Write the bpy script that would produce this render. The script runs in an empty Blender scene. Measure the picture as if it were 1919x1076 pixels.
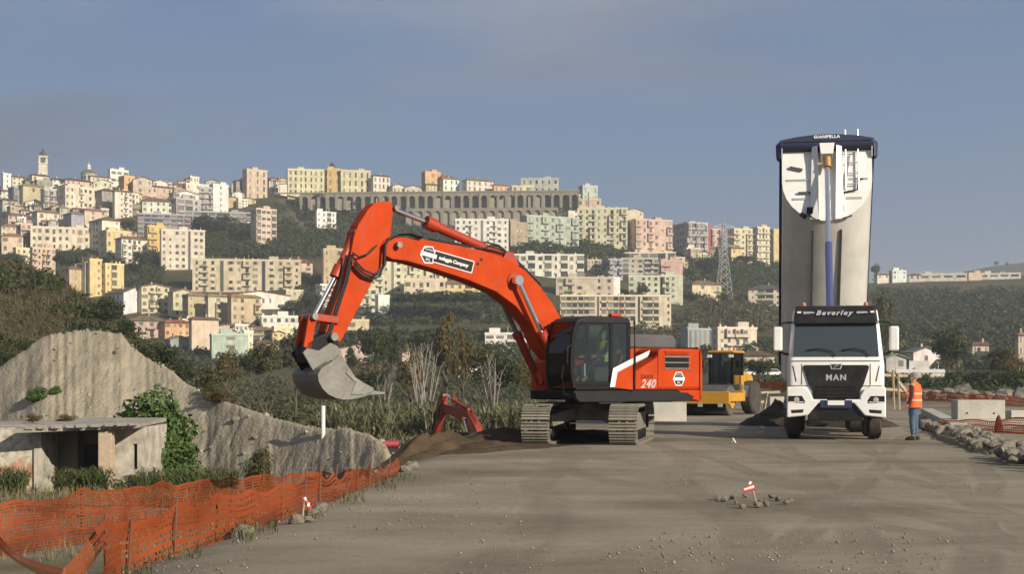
import bpy, bmesh, math, random
import numpy as np
from mathutils import Vector, Matrix, noise as mnoise

# ------------------------------------------------------------------ camera, sky, sun, exposure
SC = bpy.context.scene
FPX = 2600.0            # focal length in photograph pixels (1919 wide)
HZ = 709.0              # photograph row of the horizon
CAMZ = 1.63
cam_data = bpy.data.cameras.new('camera')
cam = bpy.data.objects.new('camera', cam_data)
SC.collection.objects.link(cam)
cam.location = (0, 0, CAMZ)
cam.rotation_euler = (math.radians(90), 0, 0)
cam_data.sensor_width = 36.0
cam_data.lens = 36.0 * FPX / 1919.0
cam_data.shift_y = (HZ - 538.0) / 1919.0
cam_data.clip_start = 0.1
cam_data.clip_end = 20000
SC.camera = cam

SUN_AZ = math.radians(45)      # to the right of straight behind the camera
SUN_EL = math.radians(23)
sun_dir = Vector((math.sin(SUN_AZ) * math.cos(SUN_EL), -math.cos(SUN_AZ) * math.cos(SUN_EL), math.sin(SUN_EL)))
sl = bpy.data.lights.new('sun', 'SUN')
sl.energy = 5.0
sl.angle = math.radians(0.55)
sl.color = (1.0, 0.89, 0.72)
sun = bpy.data.objects.new('sun', sl)
SC.collection.objects.link(sun)
sun.rotation_euler = sun_dir.to_track_quat('Z', 'Y').to_euler()
sun.location = (60, -60, 80)

world = bpy.data.worlds.new('World')
SC.world = world
world.use_nodes = True
wn, wl = world.node_tree.nodes, world.node_tree.links
bg = wn['Background']
sky = wn.new('ShaderNodeTexSky')
sky.sky_type = 'NISHITA'
sky.sun_disc = False
sky.sun_elevation = SUN_EL
sky.sun_rotation = math.atan2(sun_dir.x, sun_dir.y)
sky.air_density = 1.0
sky.dust_density = 1.2
sky.ozone_density = 1.5
tc = wn.new('ShaderNodeTexCoord')
sep = wn.new('ShaderNodeSeparateXYZ')
wl.new(tc.outputs['Generated'], sep.inputs[0])
zz = wn.new('ShaderNodeMath'); zz.operation = 'MAXIMUM'; zz.inputs[1].default_value = 0.0
wl.new(sep.outputs['Z'], zz.inputs[0])
za = wn.new('ShaderNodeMath'); za.operation = 'ADD'; za.inputs[1].default_value = 0.10
wl.new(zz.outputs[0], za.inputs[0])
dv = wn.new('ShaderNodeVectorMath'); dv.operation = 'DIVIDE'
wl.new(tc.outputs['Generated'], dv.inputs[0])
cb = wn.new('ShaderNodeCombineXYZ')
for i in range(3): wl.new(za.outputs[0], cb.inputs[i])
wl.new(cb.outputs[0], dv.inputs[1])
mp = wn.new('ShaderNodeMapping'); mp.inputs['Scale'].default_value = (0.30, 0.45, 0.0)
mp.inputs['Rotation'].default_value = (0, 0, math.radians(38)); mp.inputs['Location'].default_value = (9.4, 5.0, 0)
wl.new(dv.outputs[0], mp.inputs[0])
cn = wn.new('ShaderNodeTexNoise'); cn.inputs['Scale'].default_value = 1.0; cn.inputs['Detail'].default_value = 7; cn.inputs['Roughness'].default_value = 0.52
cn.inputs['Distortion'].default_value = 0.35
wl.new(mp.outputs[0], cn.inputs['Vector'])
cr = wn.new('ShaderNodeValToRGB'); cr.color_ramp.elements[0].position = 0.38; cr.color_ramp.elements[1].position = 0.55
cr.color_ramp.elements[0].color = (0, 0, 0, 1); cr.color_ramp.elements[1].color = (0.8, 0.8, 0.8, 1)
wl.new(cn.outputs['Fac'], cr.inputs[0])
SKY_STR = 0.10
cmix = wn.new('ShaderNodeMixRGB'); cmix.blend_type = 'MIX'
cs = wn.new('ShaderNodeTexNoise'); cs.inputs['Scale'].default_value = 0.9; cs.inputs['Detail'].default_value = 5
mp2 = wn.new('ShaderNodeMapping'); mp2.inputs['Scale'].default_value = (0.45, 0.8, 0.0); mp2.inputs['Location'].default_value = (5.2, 1.1, 0)
wl.new(dv.outputs[0], mp2.inputs[0]); wl.new(mp2.outputs[0], cs.inputs['Vector'])
cc = wn.new('ShaderNodeValToRGB'); cc.color_ramp.elements[0].position = 0.42; cc.color_ramp.elements[1].position = 0.60
cc.color_ramp.elements[0].color = (1.2, 1.22, 1.55, 1); cc.color_ramp.elements[1].color = (3.0, 3.05, 3.3, 1)   # grey and paler high cloud (before the strength)
wl.new(cs.outputs['Fac'], cc.inputs[0]); wl.new(cc.outputs[0], cmix.inputs['Color2'])
wl.new(cr.outputs[0], cmix.inputs['Fac'])
# thin even veil that greys the clear sky
veil = wn.new('ShaderNodeMixRGB'); veil.inputs['Fac'].default_value = 0.80
veil.inputs['Color2'].default_value = (0.62, 1.22, 2.45, 1)
wl.new(sky.outputs[0], veil.inputs['Color1'])
wl.new(veil.outputs[0], cmix.inputs['Color1'])
wl.new(cmix.outputs[0], bg.inputs['Color'])
bg.inputs['Strength'].default_value = SKY_STR

SC.view_settings.view_transform = 'Standard'
SC.view_settings.look = 'None'
SC.view_settings.gamma = 1.0
SC.view_settings.exposure = 0.5
SC.view_settings.use_curve_mapping = False
SC.render.engine = 'CYCLES'
SC.cycles.max_bounces = 6
SC.cycles.transparent_max_bounces = 12
SC.cycles.volume_bounces = 0

# ------------------------------------------------------------------ helpers
COL = SC.collection
RNG = np.random.default_rng(7)
random.seed(7)
PI = math.pi

def P(px, py, d):
    """photograph pixel at distance d -> world point"""
    return Vector(((px - 960.0) / FPX * d, d, CAMZ + (HZ - py) / FPX * d))

def lin(r, g, b):
    f = lambda c: (c / 255.0) / 12.92 if c / 255.0 <= 0.04045 else ((c / 255.0 + 0.055) / 1.055) ** 2.4
    return (f(r), f(g), f(b))

def tag(o, label=None, cat=None, group=None, kind=None):
    if label: o['label'] = label
    if cat: o['category'] = cat
    if group: o['group'] = group
    if kind: o['kind'] = kind
    return o

def empty(name, loc=(0, 0, 0), rz=0.0, label=None, cat=None, group=None, scale=None):
    o = bpy.data.objects.new(name, None)
    COL.objects.link(o)
    o.empty_display_size = 0.3
    o.location = loc
    o.rotation_euler = (0, 0, rz)
    if scale: o.scale = scale
    return tag(o, label, cat, group)

def link(name, me, parent=None, loc=None, rot=None, scale=None):
    o = bpy.data.objects.new(name, me)
    COL.objects.link(o)
    if parent is not None: o.parent = parent
    if loc is not None: o.location = loc
    if rot is not None: o.rotation_euler = rot
    if scale is not None: o.scale = scale
    return o

def copy_tree(o, parent=None):
    c = o.copy(); COL.objects.link(c); c.parent = parent
    for ch in list(o.children): copy_tree(ch, c)
    return c

# ---- materials
MATS = {}
def mat(name, col, rough=0.6, metal=0.0, var=0.0, vscale=4.0, bump=0.0, bscale=30.0, col2=None, objcol=False, island=None, spec=0.5, coat=0.0, trans=0.0, bdist=0.05, dust=0.0, streak=0.0):
    if name in MATS: return MATS[name]
    m = bpy.data.materials.new(name); m.use_nodes = True
    n, l = m.node_tree.nodes, m.node_tree.links
    b = n['Principled BSDF']
    b.inputs['Roughness'].default_value = rough
    b.inputs['Metallic'].default_value = metal
    b.inputs['Specular IOR Level'].default_value = spec
    b.inputs['Coat Weight'].default_value = coat
    src = None
    if objcol:
        oi = n.new('ShaderNodeObjectInfo'); src = oi.outputs['Color']
    tcn = n.new('ShaderNodeTexCoord')
    if island:
        g = n.new('ShaderNodeNewGeometry'); rp = n.new('ShaderNodeValToRGB')
        el = rp.color_ramp.elements
        while len(el) < len(island): el.new(0.5)
        for i, c in enumerate(island):
            el[i].position = i / (len(island) - 1); el[i].color = (*c, 1)
        l.new(g.outputs['Random Per Island'], rp.inputs[0]); src = rp.outputs[0]
    if var > 0 or col2:
        nz = n.new('ShaderNodeTexNoise'); nz.inputs['Scale'].default_value = vscale; nz.inputs['Detail'].default_value = 6; nz.inputs['Roughness'].default_value = 0.6
        l.new(tcn.outputs['Object'], nz.inputs['Vector'])
        rp = n.new('ShaderNodeValToRGB'); rp.color_ramp.elements[0].position = 0.32; rp.color_ramp.elements[1].position = 0.70
        mx = n.new('ShaderNodeMixRGB')
        if col2:
            rp.color_ramp.elements[0].color = (0, 0, 0, 1); rp.color_ramp.elements[1].color = (1, 1, 1, 1)
            l.new(nz.outputs['Fac'], rp.inputs[0]); l.new(rp.outputs[0], mx.inputs['Fac'])
            mx.inputs['Color1'].default_value = (*col, 1); mx.inputs['Color2'].default_value = (*col2, 1)
        else:
            lo = 1 - var
            rp.color_ramp.elements[0].color = (lo, lo, lo, 1); rp.color_ramp.elements[1].color = (1 + var * 0.3,) * 3 + (1,)
            l.new(nz.outputs['Fac'], rp.inputs[0])
            mx.blend_type = 'MULTIPLY'; mx.inputs['Fac'].default_value = 1
            if src: l.new(src, mx.inputs['Color1'])
            else: mx.inputs['Color1'].default_value = (*col, 1)
            l.new(rp.outputs[0], mx.inputs['Color2'])
        src = mx.outputs[0]
    if dust > 0:
        nd = n.new('ShaderNodeTexNoise'); nd.inputs['Scale'].default_value = 2.2; nd.inputs['Detail'].default_value = 8; nd.inputs['Roughness'].default_value = .68
        l.new(tcn.outputs['Object'], nd.inputs['Vector'])
        rd = n.new('ShaderNodeValToRGB'); rd.color_ramp.elements[0].position = .42; rd.color_ramp.elements[1].position = .78; rd.color_ramp.elements[0].color = (0, 0, 0, 1); rd.color_ramp.elements[1].color = (dust, dust, dust, 1)
        l.new(nd.outputs['Fac'], rd.inputs[0]); md = n.new('ShaderNodeMixRGB'); l.new(rd.outputs[0], md.inputs['Fac'])
        if src: l.new(src, md.inputs['Color1'])
        else: md.inputs['Color1'].default_value = (*col, 1)
        md.inputs['Color2'].default_value = (.3, .26, .2, 1); src = md.outputs[0]
    if streak > 0:
        ns_ = n.new('ShaderNodeTexNoise'); ns_.inputs['Scale'].default_value = 1.0; ns_.inputs['Detail'].default_value = 6
        ms_ = n.new('ShaderNodeMapping'); ms_.inputs['Scale'].default_value = (1.1, 1.1, .13); l.new(tcn.outputs['Object'], ms_.inputs[0]); l.new(ms_.outputs[0], ns_.inputs['Vector'])
        rs_ = n.new('ShaderNodeValToRGB'); rs_.color_ramp.elements[0].position = .35; rs_.color_ramp.elements[1].position = .6; rs_.color_ramp.elements[0].color = (1 - streak, 1 - streak * 1.03, 1 - streak * 1.08, 1)
        l.new(ns_.outputs['Fac'], rs_.inputs[0]); mm_ = n.new('ShaderNodeMixRGB'); mm_.blend_type = 'MULTIPLY'; mm_.inputs['Fac'].default_value = 1
        l.new(src, mm_.inputs['Color1']); l.new(rs_.outputs[0], mm_.inputs['Color2']); src = mm_.outputs[0]
    if src: l.new(src, b.inputs['Base Color'])
    else: b.inputs['Base Color'].default_value = (*col, 1)
    if bump > 0:
        nb = n.new('ShaderNodeTexNoise'); nb.inputs['Scale'].default_value = bscale; nb.inputs['Detail'].default_value = 5
        l.new(tcn.outputs['Object'], nb.inputs['Vector'])
        bp = n.new('ShaderNodeBump'); bp.inputs['Strength'].default_value = bump; bp.inputs['Distance'].default_value = bdist
        l.new(nb.outputs['Fac'], bp.inputs['Height']); l.new(bp.outputs[0], b.inputs['Normal'])
    if trans > 0:
        tr = n.new('ShaderNodeBsdfTranslucent'); ms = n.new('ShaderNodeMixShader'); ms.inputs[0].default_value = trans
        if src: l.new(src, tr.inputs['Color'])
        else: tr.inputs['Color'].default_value = (*col, 1)
        out = n['Material Output']
        l.new(b.outputs[0], ms.inputs[1]); l.new(tr.outputs[0], ms.inputs[2]); l.new(ms.outputs[0], out.inputs['Surface'])
    MATS[name] = m
    return m

def glass_mat(name, tint, refl=0.12):
    if name in MATS: return MATS[name]
    m = bpy.data.materials.new(name); m.use_nodes = True
    n, l = m.node_tree.nodes, m.node_tree.links
    n.remove(n['Principled BSDF'])
    t = n.new('ShaderNodeBsdfTransparent'); t.inputs['Color'].default_value = (*tint, 1)
    g = n.new('ShaderNodeBsdfGlossy'); g.inputs['Roughness'].default_value = 0.03; g.inputs['Color'].default_value = (0.9, 0.93, 0.95, 1)
    fr = n.new('ShaderNodeFresnel'); fr.inputs['IOR'].default_value = 1.5
    ad = n.new('ShaderNodeMath'); ad.operation = 'ADD'; ad.inputs[1].default_value = refl * 0.4
    l.new(fr.outputs[0], ad.inputs[0])
    ms = n.new('ShaderNodeMixShader')
    l.new(ad.outputs[0], ms.inputs[0]); l.new(t.outputs[0], ms.inputs[1]); l.new(g.outputs[0], ms.inputs[2])
    l.new(ms.outputs[0], n['Material Output'].inputs['Surface'])
    MATS[name] = m
    return m

# ---- mesh builder
class MB:
    def __init__(self, M=None):
        self.v, self.f = [], []
        self.M = M
    def _add(self, vs, fs):
        o = len(self.v)
        if self.M is not None: vs = [self.M @ Vector(p) for p in vs]
        self.v += [tuple(p) for p in vs]
        self.f += [tuple(i + o for i in f) for f in fs]
        return self
    def box(self, x0, x1, y0, y1, z0, z1):
        vs = [(x0, y0, z0), (x1, y0, z0), (x1, y1, z0), (x0, y1, z0), (x0, y0, z1), (x1, y0, z1), (x1, y1, z1), (x0, y1, z1)]
        return self._add(vs, [(0, 3, 2, 1), (4, 5, 6, 7), (0, 1, 5, 4), (1, 2, 6, 5), (2, 3, 7, 6), (3, 0, 4, 7)])
    def obox(self, c, s, R):
        c = Vector(c); vs = []
        for dz in (-1, 1):
            for dx, dy in ((-1, -1), (1, -1), (1, 1), (-1, 1)):
                vs.append(c + R @ Vector((dx * s[0] / 2, dy * s[1] / 2, dz * s[2] / 2)))
        return self._add(vs, [(0, 3, 2, 1), (4, 5, 6, 7), (0, 1, 5, 4), (1, 2, 6, 5), (2, 3, 7, 6), (3, 0, 4, 7)])
    def bar(self, p0, p1, w, h):
        """square bar between two points"""
        p0, p1 = Vector(p0), Vector(p1); d = p1 - p0; L = d.length
        if L < 1e-6: return self
        R = d.to_track_quat('X', 'Z').to_matrix()
        return self.obox((p0 + p1) / 2, (L, w, h), R)
    def prism(self, poly, a, b, axis='y'):
        """2D polygon extruded: axis y -> poly is (x,z); axis x -> (y,z); axis z -> (x,y)"""
        n = len(poly)
        mk = {'y': lambda p, t: (p[0], t, p[1]), 'x': lambda p, t: (t, p[0], p[1]), 'z': lambda p, t: (p[0], p[1], t)}[axis]
        vs = [mk(p, a) for p in poly] + [mk(p, b) for p in poly]
        fs = [tuple(range(n - 1, -1, -1)), tuple(range(n, 2 * n))]
        fs += [(i, (i + 1) % n, n + (i + 1) % n, n + i) for i in range(n)]
        return self._add(vs, fs)
    def tube(self, p0, p1, r0, r1=None, n=10, caps=True):
        if r1 is None: r1 = r0
        p0, p1 = Vector(p0), Vector(p1); d = p1 - p0
        if d.length < 1e-6: return self
        q = d.to_track_quat('Z', 'Y').to_matrix()
        vs = []
        for p, r in ((p0, r0), (p1, r1)):
            for i in range(n):
                t = 2 * PI * i / n
                vs.append(p + q @ Vector((r * math.cos(t), r * math.sin(t), 0)))
        fs = [(i, (i + 1) % n, n + (i + 1) % n, n + i) for i in range(n)]
        if caps: fs += [tuple(range(n - 1, -1, -1)), tuple(range(n, 2 * n))]
        return self._add(vs, fs)
    def path(self, pts, r, n=8):
        pts = [Vector(p) for p in pts]; vs = []; k = len(pts)
        rs = r if isinstance(r, (list, tuple)) else [r] * k
        for j, p in enumerate(pts):
            t = (pts[min(j + 1, k - 1)] - pts[max(j - 1, 0)])
            q = t.to_track_quat('Z', 'Y').to_matrix()
            for i in range(n):
                a = 2 * PI * i / n
                vs.append(p + q @ Vector((rs[j] * math.cos(a), rs[j] * math.sin(a), 0)))
        fs = []
        for j in range(k - 1):
            for i in range(n):
                fs.append((j * n + i, j * n + (i + 1) % n, (j + 1) * n + (i + 1) % n, (j + 1) * n + i))
        fs += [tuple(range(n - 1, -1, -1)), tuple(range((k - 1) * n, k * n))]
        return self._add(vs, fs)
    def loft(self, rings, caps=True):
        n = len(rings[0]); vs = [p for r in rings for p in r]; fs = []
        for j in range(len(rings) - 1):
            for i in range(n):
                fs.append((j * n + i, j * n + (i + 1) % n, (j + 1) * n + (i + 1) % n, (j + 1) * n + i))
        if caps: fs += [tuple(range(n - 1, -1, -1)), tuple(range((len(rings) - 1) * n, len(rings) * n))]
        return self._add(vs, fs)
    def lathe(self, prof, c, axis='y', n=24):
        """prof: list of (radius, t along axis)"""
        rings = []
        for r, t in prof:
            ring = []
            for i in range(n):
                a = 2 * PI * i / n
                u, w = r * math.cos(a), r * math.sin(a)
                p = {'y': (u, t, w), 'x': (t, u, w), 'z': (u, w, t)}[axis]
                ring.append((c[0] + p[0], c[1] + p[1], c[2] + p[2]))
            rings.append(ring)
        return self.loft(rings)
    def quad(self, a, b, c, d):
        return self._add([a, b, c, d], [(0, 1, 2, 3)])
    def mesh(self, name, m=None, smooth=None, fix=True):
        me = bpy.data.meshes.new(name)
        me.from_pydata(self.v, [], self.f)
        if fix:
            bm = bmesh.new(); bm.from_mesh(me)
            bmesh.ops.recalc_face_normals(bm, faces=bm.faces)
            bm.to_mesh(me); bm.free()
        if m: me.materials.append(m)
        if smooth is not None:
            me.polygons.foreach_set('use_smooth', [True] * len(me.polygons))
            me.set_sharp_from_angle(angle=math.radians(smooth))
        me.update()
        return me
    def build(self, name, m, parent=None, bevel=0.0, smooth=None, loc=None, rz=None, seg=2, fix=True):
        o = link(name, self.mesh(name, m, smooth, fix), parent)
        if loc is not None: o.location = loc
        if rz is not None: o.rotation_euler = (0, 0, rz)
        if bevel > 0:
            b = o.modifiers.new('bevel', 'BEVEL'); b.width = bevel; b.segments = seg; b.limit_method = 'ANGLE'; b.angle_limit = math.radians(35)
            b.harden_normals = False
        return o

def np_mesh(name, verts, quads, m=None, smooth=False):
    verts = np.asarray(verts, dtype=np.float32).reshape(-1, 3); quads = np.asarray(quads, dtype=np.int32)
    k = quads.shape[1]
    me = bpy.data.meshes.new(name)
    me.vertices.add(len(verts)); me.vertices.foreach_set('co', verts.ravel())
    me.loops.add(quads.size); me.loops.foreach_set('vertex_index', quads.ravel())
    me.polygons.add(len(quads))
    me.polygons.foreach_set('loop_start', np.arange(0, quads.size, k, dtype=np.int32))
    try: me.polygons.foreach_set('loop_total', np.full(len(quads), k, dtype=np.int32))
    except Exception: pass
    if smooth: me.polygons.foreach_set('use_smooth', np.ones(len(quads), dtype=bool))
    if m: me.materials.append(m)
    me.update(calc_edges=True); me.validate()
    return me

def text_mesh(name, s, size, m, parent, M, shear=0.0, extr=0.004, spacing=1.0, bold=0.0, align='CENTER'):
    cu = bpy.data.curves.new(name, 'FONT'); cu.body = s; cu.size = size; cu.shear = shear; cu.extrude = extr
    cu.space_character = spacing; cu.align_x = align; cu.align_y = 'CENTER'; cu.offset = bold; cu.resolution_u = 3
    t = bpy.data.objects.new(name, cu); COL.objects.link(t)
    bpy.context.view_layer.update()
    dg = bpy.context.evaluated_depsgraph_get()
    me = bpy.data.meshes.new_from_object(t.evaluated_get(dg)); me.name = name
    bpy.data.objects.remove(t)
    me.transform(M); me.materials.clear(); me.materials.append(m)
    return link(name, me, parent)

def frame_mat(o, x, y):
    """matrix whose local x,y axes are x,y and whose origin is o (for lettering)"""
    x = Vector(x).normalized(); y = Vector(y); y = (y - x * y.dot(x)).normalized(); z = x.cross(y)
    return Matrix(((x.x, y.x, z.x, o[0]), (x.y, y.y, z.y, o[1]), (x.z, y.z, z.z, o[2]), (0, 0, 0, 1)))

# ------------------------------------------------------------------ terrain
def sstep(t):
    t = np.clip(t, 0, 1); return t * t * (3 - 2 * t)

_L_D = [-300, 0, 20, 45, 60, 100, 150, 300, 400, 450, 500, 600, 700, 800, 900, 950, 1010, 1300, 1500, 3500]
_L_Z = [-0.6, -0.9, -1.4, -2.5, -3.3, -4.9, -5.3, -4.5, 1, 6, 12, 35, 59, 87, 117, 129, 129, 70, 40, 30]
_R_D = [-300, 0, 60, 100, 150, 300, 400, 500, 600, 700, 800, 900, 950, 1010, 1300, 1500, 3500]
_R_Z = [0, 0, 0, 0, 0, 1.2, 5, 18, 40, 62, 88, 117, 129, 129, 70, 40, 30]
_K_P = [-2500, 0, 100, 250, 430, 540, 1000, 1100, 1200, 1300, 1400, 1470, 1600, 1700, 1919, 3200]
_K_Y = [350, 347, 342, 350, 369, 366, 374, 396, 425, 452, 480, 500, 532, 528, 516, 505]
_K = [(CAMZ + (HZ - y) / FPX * 950) / 129.0 for y in _K_Y]
_XB_Y = [-300, 0, 14, 20, 30, 36, 45, 60, 100, 200, 400, 3500]
_XB_X = [-3.2, -3.0, -2.4, -1.9, -1.1, -0.5, 1.0, 5, 14, 36, 80, 700]
_H2_P = [-900, -200, 0, 60, 120, 180, 240, 300, 360]
_H2_Y = [440, 478, 506, 522, 545, 585, 640, 690, 730]

def terr(x, y, rough=True):
    x = np.asarray(x, float); y = np.asarray(y, float)
    yy = np.maximum(y, 5.0)
    px = 960 + FPX * x / yy
    zl = np.interp(y, _L_D, _L_Z); zr = np.interp(y, _R_D, _R_Z)
    xb = np.interp(y, _XB_Y, _XB_X); wd = 3.2 + 0.09 * np.maximum(y, 0)
    t = sstep((x - (xb - wd)) / wd)
    z = zl + (zr - zl) * t
    cutw = sstep((px - 520) / 40) * (1 - sstep((px - 1060) / 80)) * (y > 790) * (y < 932)
    z = z + cutw * (np.interp(y, [800, 900, 921, 931, 935], [86.5, 100, 105, 129, 129]) - z)
    k = np.interp(px, _K_P, _K)
    z = np.where((z > 0) & (y > 250), z * (1 + (k - 1) * sstep((y - 300) / 350)), z)
    # far ridge on the right
    far = np.interp(px, [-3000, 1640, 1760, 1805, 1919, 2400], [30, 40, 120, 176, 190, 240])
    z = np.where(y > 1250, np.maximum(z, 20 + (far - 20) * sstep((y - 1300) / 1000) * (1 - sstep((y - 2600) / 900))), z)
    # scrub covered shoulder on the left
    h2 = np.interp(px, _H2_P, _H2_Y); z2 = CAMZ + (HZ - h2) / FPX * 205
    s2 = sstep((y - 92) / 105) * (1 - sstep((y - 215) / 75))
    z = np.where((y > 80) & (y < 330) & (px < 380), np.maximum(z, -4 + (z2 + 4) * s2), z)
    return z

def terr1(x, y): return float(terr(x, y))

def ground_at(px, py, d0=6.0, d1=1000.0):
    """first point of the terrain seen through a pixel of the photograph"""
    d = np.concatenate([np.arange(d0, min(200, d1), 0.1) if d0 < 200 else np.array([]), np.arange(max(200, d0), d1, 1.0)])
    z = terr((px - 960) / FPX * d, d)
    g = HZ - (z - CAMZ) * FPX / d
    hit = np.nonzero(g <= py)[0]
    dd = d[hit[0]] if len(hit) else d1
    return P(px, py, dd) if len(hit) else Vector(((px - 960) / FPX * dd, dd, float(terr((px - 960) / FPX * dd, dd))))

# ------------------------------------------------------------------ ground
def ground_material():
    m = bpy.data.materials.new('ground'); m.use_nodes = True
    n, l = m.node_tree.nodes, m.node_tree.links
    b = n['Principled BSDF']; b.inputs['Roughness'].default_value = 0.95; b.inputs['Specular IOR Level'].default_value = 0.2
    g = n.new('ShaderNodeNewGeometry'); sp = n.new('ShaderNodeSeparateXYZ'); l.new(g.outputs['Position'], sp.inputs[0])
    def noise(sc, det=6, rough=0.6, stretch=None):
        nz = n.new('ShaderNodeTexNoise'); nz.inputs['Scale'].default_value = sc; nz.inputs['Detail'].default_value = det; nz.inputs['Roughness'].default_value = rough
        if stretch:
            mpn = n.new('ShaderNodeMapping'); mpn.inputs['Scale'].default_value = stretch; l.new(g.outputs['Position'], mpn.inputs[0]); l.new(mpn.outputs[0], nz.inputs['Vector'])
        else: l.new(g.outputs['Position'], nz.inputs['Vector'])
        return nz.outputs['Fac']
    def ramp(fac, stops):
        r = n.new('ShaderNodeValToRGB'); el = r.color_ramp.elements
        while len(el) < len(stops): el.new(0.5)
        for i, (p, c) in enumerate(stops): el[i].position = p; el[i].color = (*c, 1)
        l.new(fac, r.inputs[0]); return r.outputs[0]
    def mix(f, a, c, mode='MIX'):
        x = n.new('ShaderNodeMixRGB'); x.blend_type = mode
        if isinstance(f, float): x.inputs[0].default_value = f
        else: l.new(f, x.inputs[0])
        for i, s in ((1, a), (2, c)):
            if isinstance(s, tuple): x.inputs[i].default_value = (*s, 1)
            else: l.new(s, x.inputs[i])
        return x.outputs[0]
    # compacted dirt of the site
    dirt = ramp(noise(0.35, 8, 0.62), [(0.3, (0.215, 0.188, 0.144)), (0.5, (0.285, 0.252, 0.197)), (0.72, (0.33, 0.293, 0.23))])
    streak = ramp(noise(1.0, 6, 0.6, (0.16, 0.9, 1)), [(0.33, (0.66, 0.655, 0.63)), (0.62, (1.03, 1.02, 1))])
    dirt = mix(0.5, dirt, streak, 'MULTIPLY')
    dark_patch = ramp(noise(0.16, 4, 0.55, (0.7, 1.0, 1)), [(0.48, (1, 1, 1)), (0.64, (0.62, 0.615, 0.58))])  # broad darker patches at random over the dirt
    dirt = mix(1.0, dirt, dark_patch, 'MULTIPLY')
    fine = ramp(noise(9.0, 4, 0.7), [(0.3, (0.88, 0.88, 0.88)), (0.7, (1.07, 1.07, 1.06))])
    dirt = mix(1.0, dirt, fine, 'MULTIPLY')
    # tyre and track marks pressed into the dirt
    def mth(op, a, c=None, e=None):
        x = n.new('ShaderNodeMath'); x.operation = op
        for i, s in enumerate((a, c, e)):
            if s is None: continue
            if isinstance(s, (int, float)): x.inputs[i].default_value = s
            else: l.new(s, x.inputs[i])
        return x.outputs[0]
    wob = noise(0.05, 2, 0.5); marks = None
    for (x0, sl_, amp, wd_) in ((1.2, .16, 1.6, .22), (3.1, .16, 1.6, .22), (-.6, .05, 2.2, .26), (1.5, .05, 2.2, .26), (6.4, -.10, 1.8, .2), (8.2, -.10, 1.8, .2), (-2.0, .34, 1.2, .2), (-.1, .34, 1.2, .2), (9.5, -.36, 2.5, .24), (11.5, -.36, 2.5, .24)):
        cx = mth('MULTIPLY_ADD', sp.outputs['Y'], sl_, x0); cx = mth('MULTIPLY_ADD', wob, amp * 2, cx); cx = mth('SUBTRACT', cx, amp)
        du = mth('ABSOLUTE', mth('SUBTRACT', sp.outputs['X'], cx))
        mk = n.new('ShaderNodeMapRange'); mk.interpolation_type = 'SMOOTHSTEP'; mk.inputs['From Min'].default_value = wd_ * 1.5; mk.inputs['From Max'].default_value = wd_ * .6; l.new(du, mk.inputs['Value'])
        marks = mk.outputs[0] if marks is None else mth('MAXIMUM', marks, mk.outputs[0])
    pt = ramp(noise(0.6, 5, 0.65), [(0.34, (0, 0, 0)), (0.55, (1, 1, 1))])
    marks = mth('MULTIPLY', marks, pt)
    dirt = mix(mth('MULTIPLY', marks, .5), dirt, (0.165, 0.144, 0.11))
    # grass and scrub ground away from the site
    veg = ramp(noise(0.03, 8, 0.65), [(0.3, (0.035, 0.042, 0.018)), (0.47, (0.062, 0.062, 0.027)), (0.6, (0.095, 0.08, 0.042)), (0.75, (0.14, 0.115, 0.068))])
    veg2 = ramp(noise(0.4, 6, 0.7), [(0.3, (0.7, 0.7, 0.7)), (0.7, (1.2, 1.2, 1.15))])
    veg = mix(1.0, veg, veg2, 'MULTIPLY')
    cd = n.new('ShaderNodeMapRange'); cd.inputs['From Min'].default_value = 70; cd.inputs['From Max'].default_value = 125; l.new(sp.outputs['Y'], cd.inputs['Value'])
    # weeds on the low ground left of the site
    zl = n.new('ShaderNodeMapRange'); zl.inputs['From Min'].default_value = -0.35; zl.inputs['From Max'].default_value = -1.0; l.new(sp.outputs['Z'], zl.inputs['Value'])
    wm = n.new('ShaderNodeMath'); wm.operation = 'MULTIPLY'; l.new(zl.outputs[0], wm.inputs[0]); l.new(ramp(noise(0.5, 6, 0.7), [(0.42, (0, 0, 0)), (0.58, (0.8, 0.8, 0.8))]), wm.inputs[1])
    weeds = ramp(noise(2.0, 6, 0.7), [(0.3, (0.06, 0.07, 0.03)), (0.55, (0.13, 0.12, 0.06)), (0.75, (0.24, 0.21, 0.13))])
    dirt = mix(wm.outputs[0], dirt, weeds)
    nn = n.new('ShaderNodeMath'); nn.operation = 'ADD'; l.new(cd.outputs[0], nn.inputs[0])
    nj = n.new('ShaderNodeMath'); nj.operation = 'MULTIPLY_ADD'; l.new(noise(0.12, 5, 0.6), nj.inputs[0]); nj.inputs[1].default_value = 0.9; nj.inputs[2].default_value = -0.45; l.new(nj.outputs[0], nn.inputs[1])
    nn.use_clamp = True
    l.new(mix(nn.outputs[0], dirt, veg), b.inputs['Base Color'])
    bp = n.new('ShaderNodeBump'); bp.inputs['Strength'].default_value = 0.4; bp.inputs['Distance'].default_value = 0.06
    a1 = n.new('ShaderNodeMath'); a1.operation = 'MULTIPLY_ADD'; l.new(noise(14.0, 6, 0.75), a1.inputs[0]); a1.inputs[1].default_value = 0.5
    l.new(noise(1.4, 5, 0.6, (0.35, 1, 1)), a1.inputs[2])
    l.new(mth('MULTIPLY_ADD', marks, -.5, a1.outputs[0]), bp.inputs['Height']); l.new(bp.outputs[0], b.inputs['Normal'])
    return m

def spaced(lo, hi, fine_lo, fine_hi, fine, growth):
    a = [fine_lo]
    while a[-1] < fine_hi: a.append(a[-1] + fine)
    s = fine
    while a[-1] < hi: s *= growth; a.append(a[-1] + s)
    b = [fine_lo]; s = fine
    while b[-1] > lo: s *= growth; b.append(b[-1] - s)
    return np.array(sorted(set(b[1:] + a)))

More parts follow.
